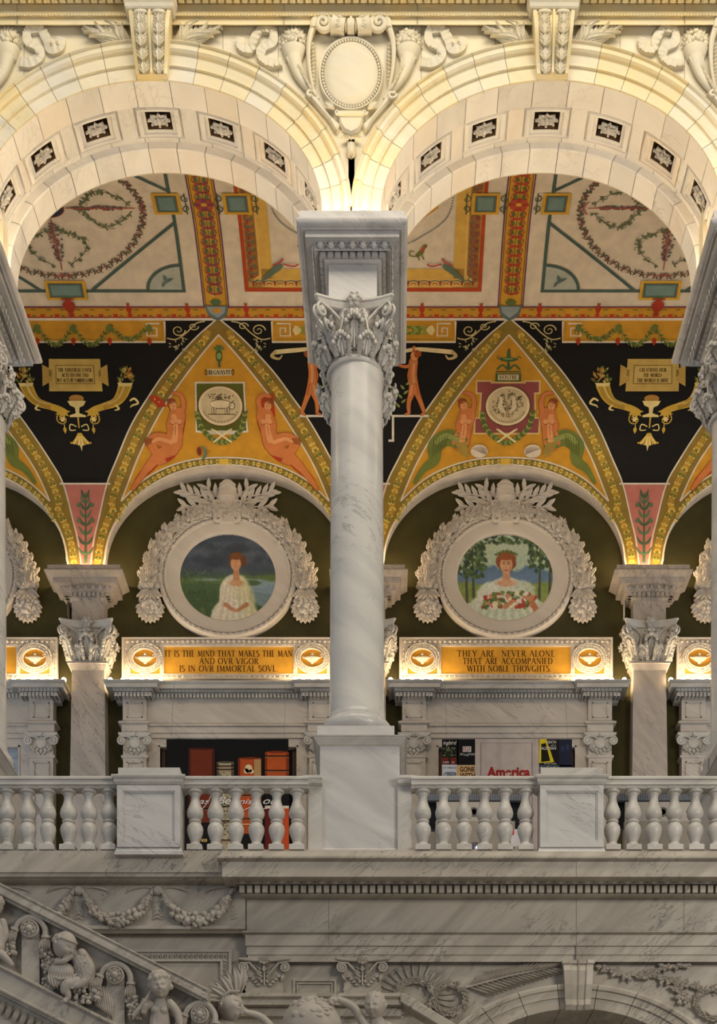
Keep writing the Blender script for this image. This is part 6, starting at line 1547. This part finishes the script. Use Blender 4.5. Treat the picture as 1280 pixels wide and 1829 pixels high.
# ---------------- things in the corridor ----------------
def hang(name, label, x0, x1, y0, y1, r, art):
    fr = Fr(r); root = thing(name, label, 'banner', fr(((x0+x1)/2, y1, 0)), 'banners hung in the corridor')
    mb = MB(); n = 12
    mb.rings([[(x0+(x1-x0)*i/n, y, .5*sin(i*1.3)) for i in range(n+1)]+[(x0+(x1-x0)*(n-i)/n, y, -1) for i in range(n+1)] for y in (y0, y1)], 0)
    mb.build('cloth', art[0], root, fr)
    for x in (x0+8, x1-8):
        w_ = MB(); w_.tube([(x, y0, 0), (x, y0-117, -38)], .35, 5); w_.build('wire', pt('#8a8378', .5), root, fr)
    pb = PB(flat(fr, 1.2, .25), None); art[1](pb); pb.build('print', root)
def fnt(pb, txt, x, y, h, c, L, w=None, bold=0, shear=0):
    cu = bpy.data.curves.new('t', 'FONT'); cu.body = txt; cu.size = 1; cu.offset = bold; cu.shear = shear; o = bpy.data.objects.new('t', cu); COL.objects.link(o)
    dg = bpy.context.evaluated_depsgraph_get(); me = bpy.data.meshes.new_from_object(o.evaluated_get(dg)); bpy.data.objects.remove(o)
    if not me.vertices: return
    xs = [v.co.x for v in me.vertices]; k = (w/(max(xs)-min(xs))) if w else h/.7; m = pb.mi(c); x0_ = min(xs)
    for p in me.polygons: pb.t.append(([(x+(me.vertices[i].co.x-x0_)*k, y-me.vertices[i].co.y*h/.7) for i in p.vertices], m, L))
def art_books(pb):
    rr = random.Random(3)
    def book(xa, xb, y0, c, c2, sp):
        pb.poly([(xa, y0+1), (xa+4, y0-1), (xb-4, y0-1), (xb, y0+1), (xb, 1545), (xa, 1545)], c, 1); pb.rect(xa, y0+1, xa+4, 1545, c2, 2); pb.rect(xb-5, y0+1, xb, 1545, c2, 2); pb.ell((xa+xb)/2, y0, (xb-xa)/2-3, 2, c2, 2)
        for y in sp: pb.rect(xa, y, xb, y+2, '#1a0f0a', 3); pb.rect(xa, y+3, xb, y+4, '#a07040', 3)
    book(336, 384, 1338, '#6b2a14', '#3c160c', [1410, 1444, 1478, 1512]); book(387, 418, 1362, '#a89a7c', '#4c4334', [1368, 1374, 1440, 1466, 1500])
    for i in range(160): pb.ell(rr.uniform(389, 416), rr.uniform(1378, 1540), rr.uniform(.8, 2), rr.uniform(.6, 1.4), rr.choice(['#241f18', '#d2c29a', '#5d5138']), 3, 6)
    book(425, 467, 1355, '#b04a20', '#70280f', [1420, 1462, 1500]); pb.rect(454, 1357, 466, 1410, '#b08a58', 3); pb.ell(444, 1374, 7, 8, '#d8c294', 4, 9); pb.ell(440, 1378, 5, 5, '#d8c294', 4, 7); pb.ell(449, 1379, 5, 4, '#d8c294', 4, 7)
    book(473, 516, 1344, '#b2501f', '#7c2e10', [1350, 1376]); pb.rect(473, 1400, 516, 1440, '#0c0a09', 4); pb.rect(473, 1440, 516, 1445, '#d8c8b0', 4)
    pb.rect(310, 1470, 384, 1545, '#0d0b0a', 5); pb.rect(425, 1472, 467, 1474, '#d0b080', 4); pb.rect(425, 1490, 467, 1545, '#120d0b', 4); pb.rect(473, 1445, 500, 1545, '#5c1710', 4); pb.rect(493, 1445, 516, 1545, '#c04a22', 5)
    for x in (362, 365, 368): pb.ell(x, 1500+(x % 3), 2.4, 3, '#c9a860', 6, 7)
    W_ = '#d9d4cc'
    fnt(pb, 'as', 355, 1437, 10, W_, 7, 20, .004, .4); fnt(pb, 'Ber', 389, 1437, 13, W_, 7, 34, .004, .4); fnt(pb, 'nis', 427, 1437, 10, W_, 7, 24, .004, .4); fnt(pb, 'ora', 470, 1437, 12, W_, 7, 32, .004, .4)
    for a, b in (((356, 1452), (378, 1420)), ((436, 1448), (450, 1438)), ((470, 1446), (488, 1442)), ((388, 1440), (400, 1418))): pb.sm([a, ((a[0]+b[0])/2+3, (a[1]+b[1])/2), b], 1.2, W_, 7)
hang('book_banner', 'dark hanging banner printed with four old leather books and white script', 297, 515, 1320, 1545, 1.40, (pt('#090808', .8), art_books))
def art_am(pb):
    B, Wt = '#11100f', '#d8d2c8'
    pb.rect(789, 1321, 1021, 1545, '#c0b2a8', 1)
    pb.rect(789, 1321, 818, 1366, B, 2); pb.rect(789, 1354, 815, 1366, '#6a2414', 3); rr = random.Random(1)
    for i in range(60): pb.ell(rr.uniform(792, 813), rr.uniform(1336, 1352), 1.8, 1.2, rr.choice(['#5f6a48', '#3d4430', '#8b8c68']), 4, 6)
    pb.st([(803, 1366), (802, 1350)], 3, '#1c1512', 5)
    fnt(pb, 'ingbird', 791, 1331, 7, Wt, 5, 24, 0, .3); fnt(pb, 'HARPER LEE', 791, 1364, 3, Wt, 5, 20)
    pb.rect(816, 1321, 848, 1367, '#0b0b0d', 2); pb.rect(826, 1334, 841, 1344, '#d4cfc8', 3)
    for i in range(12): pb.rect(827+(i % 4)*3.4, 1335+(i//4)*3, 829+(i % 4)*3.4, 1337+(i//4)*3, ['#a8342c', '#3a3a44', '#c46a58'][i % 3], 4)
    fnt(pb, 'ON', 821, 1350, 4, Wt, 4, 6); fnt(pb, 'THE', 828, 1351.5, 4, Wt, 4, 8); fnt(pb, 'ROAD', 836.5, 1350, 4, Wt, 4, 11)
    pb.rect(790, 1368, 815, 1400, '#c9ccd2', 2); fnt(pb, 'OF WRATH', 791, 1374, 3.4, '#2a2a30', 3, 23)
    for i in range(8): pb.sm([(791+i*3, 1386+i % 3), (796+i*2.4, 1380), (800+i*2, 1388)], 1, '#52617a', 3)
    pb.rect(816, 1367.5, 848, 1400, '#cda46c', 2); fnt(pb, 'GONE', 821, 1379, 8.5, '#14100e', 3, 26, .02); fnt(pb, 'WITH', 821, 1390, 8.5, '#14100e', 3, 27, .02)
    for x in (860, 886, 948): pb.rect(x, 1321, x+9, 1545, '#b8a9a2', 2)
    pb.st([(858, 1545), (858, 1328), (950, 1328), (950, 1545)], .9, '#7a5a58', 3)
    fnt(pb, 'America', 869, 1388, 17, '#9c1c16', 4, 77, .035)
    pb.rect(962, 1321, 998, 1367, B, 2); pb.poly([(963, 1321), (975, 1321), (989, 1362), (962, 1364)], '#d8c020', 3); pb.poly([(966, 1330), (974, 1328), (982, 1360), (966, 1362)], '#17140a', 4)
    fnt(pb, 'DEATH', 975, 1329, 5, Wt, 5, 18, .01, .2); fnt(pb, 'of a', 983, 1334, 3.4, Wt, 5, 9, 0, .2); fnt(pb, 'SALESMAN', 963, 1340, 5, Wt, 5, 30, .01, .2); fnt(pb, 'ARTHUR MILLER', 971, 1366.2, 2.4, Wt, 5, 22)
    pb.rect(998, 1321, 1021, 1370, '#1d2234', 2); pb.ell(1004, 1338, 3, 5, '#2c3450', 3); pb.ell(1013, 1336, 3, 6, '#2c3450', 3); pb.rect(962, 1367, 1021, 1400, '#39434c', 2); fnt(pb, 'the Catcher', 963, 1375, 6, '#c8c4b8', 3, 36, 0, .3)
hang('america_banner', 'pale hanging banner with book covers and the red word America', 789, 1021, 1321, 1545, 1.395, (pt('#b9aca4', .8), art_am))
def kiosk(x, label, extra):
    fr = Fr(1.2); root = thing('exhibit_kiosk', label, 'kiosk', fr((x, 1600, 0)), 'exhibit kiosks behind the balustrade')
    zfl = CY-(ZF-.02-ZC)/sc(1.2)
    mb = MB(); mb.box(x-91, x+91, 1418, 1431, -30, 4); mb.build('header', pt('#6d7078', .5), root, fr)
    mb = MB()
    for i in range(44):
        for j in range(3): mb.box(x-89+i*4.1, x-87.6+i*4.1, 1420+j*4, 1421.6+j*4, 4, 4.8)
    mb.build('perforated_grille', pt('#3c3f46', .5), root, fr)
    mb = MB(); mb.box(x-91, x+80, 1431, 1478, -20, -6); mb.build('dark_screen', pt('#101114', .3), root, fr)
    mb = MB(); mb.prism([(x-74, 1432), (x+56, 1432), (x+56, 1476), (x-74, 1476)], -6, 2, bev=1.5); mb.build('panel', pt('#a9a298', .6), root, fr)
    mb = MB(); mb.lathed(x-7, 1451, [(5, 2), (7, 3.4), (8.4, 2.8), (8.6, 1)], 24); mb.build('round_port', pt('#6c675f', .5), root, fr)
    mb = MB(); mb.prism([(x-76, 1468), (x+66, 1468), (x+66, zfl), (x-76, zfl)], -16, 6, bev=2); mb.build('base', pt('#8f877c', .6), root, fr)
    if extra:
        mb = MB(); mb.box(x+58, x+74, 1484, 1515, 6, 8); mb.box(x+60, x+64, 1484, 1494, 8, 8.6, 1)
        mb.build('notice', [pt('#c9c6c8', .6), pt('#c23226', .6)], root, fr)
kiosk(853, 'grey exhibit kiosk behind the balustrade right of the central pedestal', True)
kiosk(1190, 'grey exhibit kiosk behind the balustrade at the right edge', False)
fr = Fr(.99)
root = thing('dome_device', 'small white dome with a blue light on the floor behind the balusters', 'device', fr((848, 1531, 0)))
mb = MB(); mb.lathe(848, 0, [(12, 1530), (12.5, 1524), (12, 1516), (9.5, 1509), (5, 1505), (.3, 1504)], 24); mb.build('dome', pt('#b8b4ae', .4), root, fr)
mb = MB(); mb.ball((851, 1518.5, 12), 2.2, n=10); mb.build('blue_light', emis('blue_led', (.25, .35, 1, 1), 14), root, fr)
# glass screen and tilted panels at the left
fr = Fr(1.22); mb = MB(); mb.box(-60, 29, 1424, CY-(ZF-.02-ZC)/sc(1.22), -2, 0); o = mb.build('display_board', pt('#7c7c80', .5), frame=fr, label='plain grey display board behind the balusters at the left edge', cat='display board')
mb = MB(); mb.box(29, 32, 1424, CY-(ZF-.02-ZC)/sc(1.22), -3, 1); mb.build('glass_edge', pt('#b4cfe0', .2), frame=fr, label='thin pale blue upright glass edge behind the balusters at the left', cat='glass panel')
fr = Fr(1.1); mb = MB(); mb.prism([(-60, 1292), (25, 1386), (15, 1400), (-60, 1360)], -6, 2, bev=1.5); mb.prism([(-60, 1292), (25, 1386), (22, 1389), (-60, 1299)], -6, 4, bev=.5); mb.box(-40, -30, 1380, CY-(ZF-.02-ZC)/sc(1.1), -6, 0)
mb.build('reading_stand', pt('#67625c', .5), frame=fr, label='tilted dark reading stand above the rail at the left edge', cat='stand')
fr = Fr(1.3); mb = MB(); mb.prism([(1340, 1300), (1272, 1388), (1276, 1394), (1345, 1306)], -6, 2, bev=1); mb.box(1300, 1306, 1350, CY-(ZF-.02-ZC)/sc(1.3), -6, 0)
mb.build('reading_stand', pt('#67625c', .5), frame=fr, label='tilted grey reading stand above the rail at the right edge', cat='stand')
mb = MB(); c = CW(-1)+1
mb.box(c+30, c+120, ly(1336, 6), ly(1560, 6), 3, 5); 
for i in range(5): mb.box(c+84, c+112, ly(1364+i*6.2, 6), ly(1367+i*6.2, 6), 5, 6, 1)
mb.box(c+84, c+118, ly(1352, 6), ly(1354, 6), 5, 6.5)
mb.build('louvred_door', [pt('#9fa9b0', .5), M_DARK], frame=FW, label='pale blue grey louvred door in the doorway at the left edge', cat='door')

# ---------------- the grand stair at the lower left ----------------
FS = Fr(.90); SL = .51
def band(mb, ya, yb_, d0, d1, x0=-120, x1=372, bev=0): mb.prism([(x0, ya+SL*x0), (x1, ya+SL*x1), (x1, yb_+SL*x1), (x0, yb_+SL*x0)], d0, d1, bev=bev)
root = thing('stair_balustrade', 'sloping carved marble stair balustrade with a moulded handrail at the lower left', 'stair balustrade', FS((120, 1900, 0)))
mb = MB(); band(mb, 1579, 1583, -34, 12, bev=1.5); band(mb, 1583, 1588, -32, 9); band(mb, 1588, 1600, -33, 13, bev=2); band(mb, 1600, 1605, -30, 6); mb.build('handrail', M_LOW, root, FS)
mb = MB(); band(mb, 1600, 1730, -22, -12); mb.build('back_panel', M_LOW, root, FS)
mb = MB(); band(mb, 1723, 1731, -34, 10, bev=3); band(mb, 1731, 1764, -32, 4); band(mb, 1764, 1772, -34, 9, bev=3); band(mb, 1772, 1776, -32, 2); mb.build('string_course', M_LOW, root, FS)
mb = MB(); band(mb, 1776, 1900, -30, -8, x1=420)
for i in range(16):
    x = -30+i*13; y = 1800+SL*x
    mb.leaf((x, y+14, -6), (x+10, y-12, -2), 13, 5, n=5, lobes=2)
mb.build('lower_skirt', M_LOW, root, FS)
def stair_boss(x, y, label):
    root = thing('stair_post_relief', label, 'carved post', FS((x, 1770, 0)), 'carved posts of the stair balustrade'); rr = random.Random(int(x))
    mb = MB(); mb.box(x-16, x+16, y+6, 1724+SL*x+8, -14, -2); mb.build('panel', M_LOW, root, FS)
    mb = MB(); mb.lathed(x, y, [(.3, 13), (3, 12.4), (6, 9), (7, 7), (13, 5), (14, 7), (16, 6), (16.5, 3), (16.5, -4)], 28)
    for i in range(8): a = i*pi/4; mb.leaf((x+7*cos(a), y+7*sin(a), 8), (x+13*cos(a), y+13*sin(a), 8), 5, 2, n=3)
    mb.build('boss', M_STAT, root, FS)
    mb = MB(); mb.tube(smooth([(x-26, y-2, -2), (x-19, y-13, 0), (x-2, y-21, 1), (x+16, y-16, 1), (x+26, y-2, 0), (x+27, y+12, 0)], 6), 5.4, 8)
    for (tx, ty, ux, uy) in ((x+28, y+14, 0, 1), (x-27, y, -.35, .94)):
        U = Vector((ux, uy, 0)); b = Vector((tx, ty, 1)); mb.tube([tuple(b-U*2), tuple(b+U*3), tuple(b+U*3), tuple(b+U*7), tuple(b+U*22)], [8.5, 8.5, 6, 7.4, 8.5], 10)
        for j in range(-2, 3): mb.leaf(b+U*5+Vector((j*3, 0, 6)), b+U*27+Vector((j*4.6, 0, 7)), 5.5, 4, n=5)
    mb.build('festoon_ring', M_STAT, root, FS)
    for (tx, ty, n, w_) in ((x+29, y+46, 34, 9), (x+36, y+66, 26, 10), (x-36, y+34, 26, 9)):
        mb = MB()
        for i in range(n): s_ = rr.uniform(2.4, 5.2); mb.ball((tx+rr.uniform(-w_, w_), ty+rr.uniform(-12, 12), rr.uniform(-2, 6)), s_, n=8)
        for i in range(6): a = rr.uniform(0, 6.28); mb.leaf((tx, ty, 3), (tx+15*cos(a), ty+15*sin(a), 4), 8, 4, n=5, lobes=2)
        mb.build('fruit', M_STAT, root, FS)
stair_boss(54, 1660, 'upright carved post with a round boss in the stair balustrade, leftmost of three')
stair_boss(206, 1743, 'upright carved post with a round boss between the two carved children of the stair')
stair_boss(357, 1813, 'carved post with a round boss at the foot of the stair rail, rightmost of three')

def head(mb, c, R, yaw=0, pitch=0, roll=0, hair='curls', seed=1):
    M = Matrix.Rotation(roll, 3, 'Z') @ Matrix.Rotation(yaw, 3, 'Y') @ Matrix.Rotation(-pitch, 3, 'X'); c = Vector(c)
    g = lambda x, y, cx, cy, sx, sy: math.exp(-((x-cx)/sx)**2-((y-cy)/sy)**2)
    def pos(x, y, z):          # x right, y up, z toward the face
        q = 1.0; e = 0
        if z > -.1:
            e += .17*g(x, y, 0, -.10, .10, .13)+.09*g(x, y, 0, .08, .07, .16)
            for s_ in (-1, 1): e += -.085*g(x, y, s_*.30, .06, .15, .10)+.045*g(x, y, s_*.30, .04, .09, .05)+.035*g(x, y, s_*.3, .22, .22, .06)+.07*g(x, y, s_*.42, -.22, .24, .22)+.03*g(x, y, s_*.09, -.16, .05, .05)
            e += .07*g(x, y, 0, -.36, .16, .045)+.065*g(x, y, 0, -.47, .13, .05)-.05*g(x, y, 0, -.415, .2, .022)+.07*g(x, y, 0, -.70, .18, .14)-.03*g(x, y, 0, -.26, .05, .05)
        q += 1.7*e*(1 if z > 0 else max(0, 1+z*10))
        jaw = 1-.16*max(0, -y)
        v = Vector((x*.80*q*jaw, -y*q, z*.92*q)); return c+(M @ v)*R
    n, k = 44, 34; rs = []
    for i in range(k+1):
        a = pi*i/k; a = min(max(a, .01), pi-.01)
        rs.append([tuple(pos(sin(a)*sin(2*pi*j/n), cos(a), sin(a)*cos(2*pi*j/n))) for j in range(n)])
    mb.rings(rs, 0, True); rr = random.Random(seed)
    for s_ in (-1, 1): mb.ball(tuple(pos(s_*1.0, -.02, -.05)), R*.13, R*.2, R*.1, 8)
    if hair == 'curls':
        for i in range(120):
            a = rr.uniform(0, 2*pi); y = rr.uniform(-.35, 1); q = sqrt(max(0, 1-y*y)); x, z = q*sin(a), q*cos(a)
            if z > .35 and y < .62: continue
            if y < .3 and z > -.05: continue
            p = pos(x, y, z); mb.ball(tuple(p), R*rr.uniform(.17, .28), n=8)
    elif hair == 'short':
        for i in range(230):
            a = rr.uniform(0, 2*pi); y = rr.uniform(-.3, 1); q = sqrt(max(0, 1-y*y)); x, z = q*sin(a), q*cos(a)
            if (z > .3 and y < .6) or (y < .2 and z > -.1): continue
            p = pos(x*.99, y*.99, z*.99); mb.ball(tuple(p), R*.09, n=6)
    elif hair == 'cap':
        mb.tube([tuple(pos(sin(a)*.92, .42+.12*cos(a), cos(a)*.92)) for a in [2*pi*i/24 for i in range(25)]], R*.09, 7)
        for i in range(90):
            a = rr.uniform(0, 2*pi); y = rr.uniform(-.1, .5); q = sqrt(max(0, 1-y*y)); x, z = q*sin(a), q*cos(a)
            if z > .1: continue
            mb.ball(tuple(pos(x, y, z)), R*.14, n=7)
        for i in range(10): a = pi*i/10; mb.tube([tuple(pos(sin(b)*cos(a), cos(b), sin(b)*sin(a)*1.0)) for b in [-1.1+2.2*j/8 for j in range(9)]], R*.03, 4)
def limb(mb, pts, rad): q = smooth(pts, 4); n = len(q); m = len(rad); mb.tube(q, [rad[min(m-1, int(i*(m-1)/(n-1)))]*(1-(i*(m-1)/(n-1)) % 1)+rad[min(m-1, int(i*(m-1)/(n-1))+1)]*((i*(m-1)/(n-1)) % 1) for i in range(n)], 12); mb.ball(pts[0], rad[0], n=10); mb.ball(pts[-1], rad[-1], n=10)
def hand(mb, w, dirv, side, s_=1, grip=.5):
    w = Vector(w); u = Vector(dirv).normalized(); v = Vector(side).normalized(); n = u.cross(v).normalized()
    if n.z < 0: n = -n
    mb.ball(tuple(w+u*4*s_), 5*s_, 4.2*s_, 3*s_, 10)
    for j in range(4):
        o = v*(j-1.5)*2.4*s_; L = (6.5, 7.6, 7.2, 5.6)[j]*s_; p0 = w+u*6*s_+o; p1 = p0+u*L*.5+n*1.0*s_; p2 = p1+u*L*.45-n*L*grip*.5; mb.tube([tuple(p0), tuple(p1), tuple(p2)], [1.5*s_, 1.35*s_, 1.05*s_], 6); mb.ball(tuple(p2), 1.1*s_, n=6)
    p0 = w+u*2*s_-v*4*s_; mb.tube([tuple(p0), tuple(p0+u*3*s_-v*2.4*s_), tuple(p0+u*6.5*s_-v*2.6*s_-n*grip*2)], [1.9*s_, 1.6*s_, 1.2*s_], 6)
def sculpt(mb, name, root, fr, vox=.0045, sm=2):
    o = mb.build(name, M_STAT, root, fr, ang=180)
    m = o.modifiers.new('fuse', 'REMESH'); m.mode = 'VOXEL'; m.voxel_size = vox; m.use_smooth_shade = True
    m = o.modifiers.new('soften', 'SMOOTH'); m.iterations = sm; m.factor = .5
    return o
# child in a cap, bent over a bowl
root = thing('carved_child', 'carved marble child in a cap bending over a bowl of fruit on the stair balustrade', 'statue', FS((125, 1790, 0)), 'carved children of the stair')
mb = MB(); head(mb, (118, 1692, 12), 24, .95, .42, .12, 'cap', 2)
limb(mb, [(132, 1706, 4), (148, 1722, 2), (154, 1748, 0)], [9, 19, 18])
limb(mb, [(148, 1706, 8), (163, 1730, 10), (158, 1752, 12)], [9.5, 8.5, 7]); limb(mb, [(158, 1752, 12), (150, 1760, 15), (141, 1765, 16)], [7, 6, 4.5]); hand(mb, (141, 1765, 16), (-1, .1, .1), (0, 1, 0), 1)
limb(mb, [(142, 1756, 6), (124, 1762, 14), (118, 1772, 12)], [12, 10, 8]); limb(mb, [(120, 1768, 12), (124, 1780, 10), (123, 1786, 10)], [8, 6, 4.5]); limb(mb, [(123, 1785, 10), (118, 1791, 14)], [4.5, 3.5])
for j in range(5): mb.ball((114+j*2.2, 1792+abs(j-2)*.3, 15), 1.6, n=6)
limb(mb, [(128, 1712, 14), (118, 1722, 20), (104, 1724, 16)], [6, 5, 4])
sculpt(mb, 'body', root, FS)
mb.ball((112, 1738, 8), 25, 17, 11, 18); mb.ball((105, 1720, 12), 6, n=10); mb.ball((110, 1716, 13), 3, n=8)
for i in range(9): x = 92+i*5; mb.leaf((x, 1742, 17), (x+4, 1766+4*sin(i), 12), 10, 5, n=6)
mb.tube([(96, 1748, 16), (112, 1754, 19), (132, 1750, 16), (142, 1742, 12)], 2.4, 6)
mb.build('bowl_and_cloth', M_STAT, root, FS)
mb = MB(); rr = random.Random(8)
for i in range(70): mb.ball((rr.uniform(132, 180), 1776+rr.uniform(-16, 18), rr.uniform(-2, 8)), rr.uniform(2.4, 4.6), n=8)
mb.build('fruit', M_STAT, root, FS); mb = MB()
for i in range(50): mb.ball((rr.uniform(76, 96), rr.uniform(1700, 1772), rr.uniform(-3, 6)), rr.uniform(2.6, 5.4), n=8)
mb.build('fruit', M_STAT, root, FS); mb = MB()
for i in range(8): x = 165+i*4; mb.leaf((x, 1760, -4), (x+8, 1800+i*3, 0), 9, 4, n=5)
mb.build('leaves', M_STAT, root, FS)
# second child, holding a flute
root = thing('carved_child', 'curly haired carved marble child holding a short staff on the stair balustrade', 'statue', FS((288, 1900, 0)), 'carved children of the stair')
mb = MB(); head(mb, (288, 1764, 14), 23, .12, .30, -.1, 'curls', 5)
limb(mb, [(287, 1782, 4), (287, 1797, 4), (286, 1822, 3), (285, 1860, 3)], [7, 14, 18, 21]); mb.ball((270, 1797, 4), 9.5, n=12); mb.ball((303, 1797, 4), 9.5, n=12); mb.ball((279, 1808, 14), 8, n=10); mb.ball((294, 1808, 14), 8, n=10); limb(mb, [(268, 1794, 6), (258, 1812, 8), (262, 1800, 14)], [8, 7.5, 6]); hand(mb, (262, 1800, 14), (-.1, -1, .2), (1, 0, 0), 1, .8)
limb(mb, [(304, 1794, 6), (318, 1812, 6), (324, 1840, 8)], [8.5, 8, 6]); sculpt(mb, 'body', root, FS)
mb = MB(); mb.tube([(240, 1818, 14), (262, 1792, 18), (275, 1772, 20)], [4, 3, 2.2], 8); mb.build('staff', M_STAT, root, FS)
# child cut by the left edge
root = thing('carved_child', 'carved marble child cut off by the left edge of the picture on the stair', 'statue', FS((0, 1720, 0)), 'carved children of the stair')
mb = MB(); head(mb, (-9, 1617, 10), 21, -.6, .2, 0, 'cap', 7); limb(mb, [(-10, 1640, 2), (-10, 1662, 2), (-8, 1694, 2)], [9, 20, 20]); limb(mb, [(6, 1648, 4), (11, 1670, 6), (4, 1690, 8)], [7, 7, 6]); limb(mb, [(-8, 1700, 6), (8, 1710, 8), (22, 1724, 6)], [11, 8, 5]); sculpt(mb, 'body', root, FS)

# sculpture group on the landing
FH = Fr(.92)
root = thing('feathered_figure', 'marble sculpture of a child in a tall feather headdress, hand at its brow', 'statue', FH((420, 1900, 0)))
mb = MB(); head(mb, (414, 1802, 12), 26, .75, -.25, .15, 'short', 3); limb(mb, [(406, 1822, 2), (402, 1850, 0), (404, 1890, 0)], [13, 24, 26]); limb(mb, [(492, 1846, 6), (468, 1820, 12), (442, 1813, 20)], [9, 7, 5]); hand(mb, (444, 1813, 20), (-1, -.12, .1), (0, 1, 0), 1.15, .4); sculpt(mb, 'body', root, FH)
mb = MB()
for i in range(9):
    q = i/8; a = radians(188-105*q); L = 38+14*q; bx, by = 400+22*q+6*q, 1788-12*q+ (1-q)*6; mb.leaf((bx, by, 6+4*(i % 2)), (bx+L*cos(a), by-L*sin(a), 9+3*(i % 2)), 15, 5, side=-3, n=9)
for i in range(5): mb.leaf((400, 1796+i*5, 0), (366-i*2, 1800+i*9, 4), 14, 5, n=8)
mb.tube([(396, 1796, 16), (402, 1785, 24), (414, 1778, 28), (430, 1778, 26)], 3, 7)
for i in range(8): mb.ball((397+4.6*i, 1793-16*sin(min(1.5, i*.24)), 22+4*sin(i*.4)), 2.2, n=7)
mb.build('feather_headdress', M_STAT, root, FH)
root = thing('globe', 'large marble globe beside the bald headed child at the bottom', 'globe', FH((558, 1910, 0)))
mb = MB(); mb.ball((557, 1836, 4), 54, 54, 46, 48); mb.build('sphere', M_STAT, root, FH)
mb = MB(); rr = random.Random(6)
for (la, lo) in [(rr.uniform(.2, 1.1), rr.uniform(-.9, .9)) for i in range(26)]: mb.ball((557+54*cos(la)*sin(lo), 1836-54*sin(la), 4+46*cos(la)*cos(lo)), rr.uniform(5, 9), rr.uniform(3, 6), 2, 10)
mb.build('continents', M_STAT, root, FH)
root = thing('seated_child', 'marble sculpture of a short haired child reaching one arm over the globe', 'statue', FH((672, 1900, 0)))
mb = MB(); head(mb, (670, 1798, 10), 24, -.3, .32, .05, 'short', 11); limb(mb, [(672, 1818, 0), (675, 1850, -2), (675, 1890, -2)], [11, 25, 26]); limb(mb, [(654, 1838, 4), (632, 1803, 12), (606, 1791, 22)], [9, 8, 6]); hand(mb, (604, 1791, 23), (-1, .25, .1), (0, 1, .2), 1.4, .5); limb(mb, [(692, 1834, 4), (706, 1850, 6)], [9, 8]); sculpt(mb, 'body', root, FH)
mb = MB(); fr = Fr(.945)
mb.sweep([(1770+a, b) for a, b in ((6, -40), (6, 10), (12, 10), (16, 4), (18, 6), (26, 6), (28, -6), (36, -2), (44, -2), (48, -10), (60, -6), (150, -6), (150, -40))], 400, 716)
mb.prism([(714, 1776), (722, 1776), (900, 1884), (900, 1904), (714, 1792)], -40, 10, bev=2)
mb.build('landing_cornice', M_LOW, frame=fr, label='dark moulded marble ledge behind the sculptures, turning down the far stair', cat='ledge')
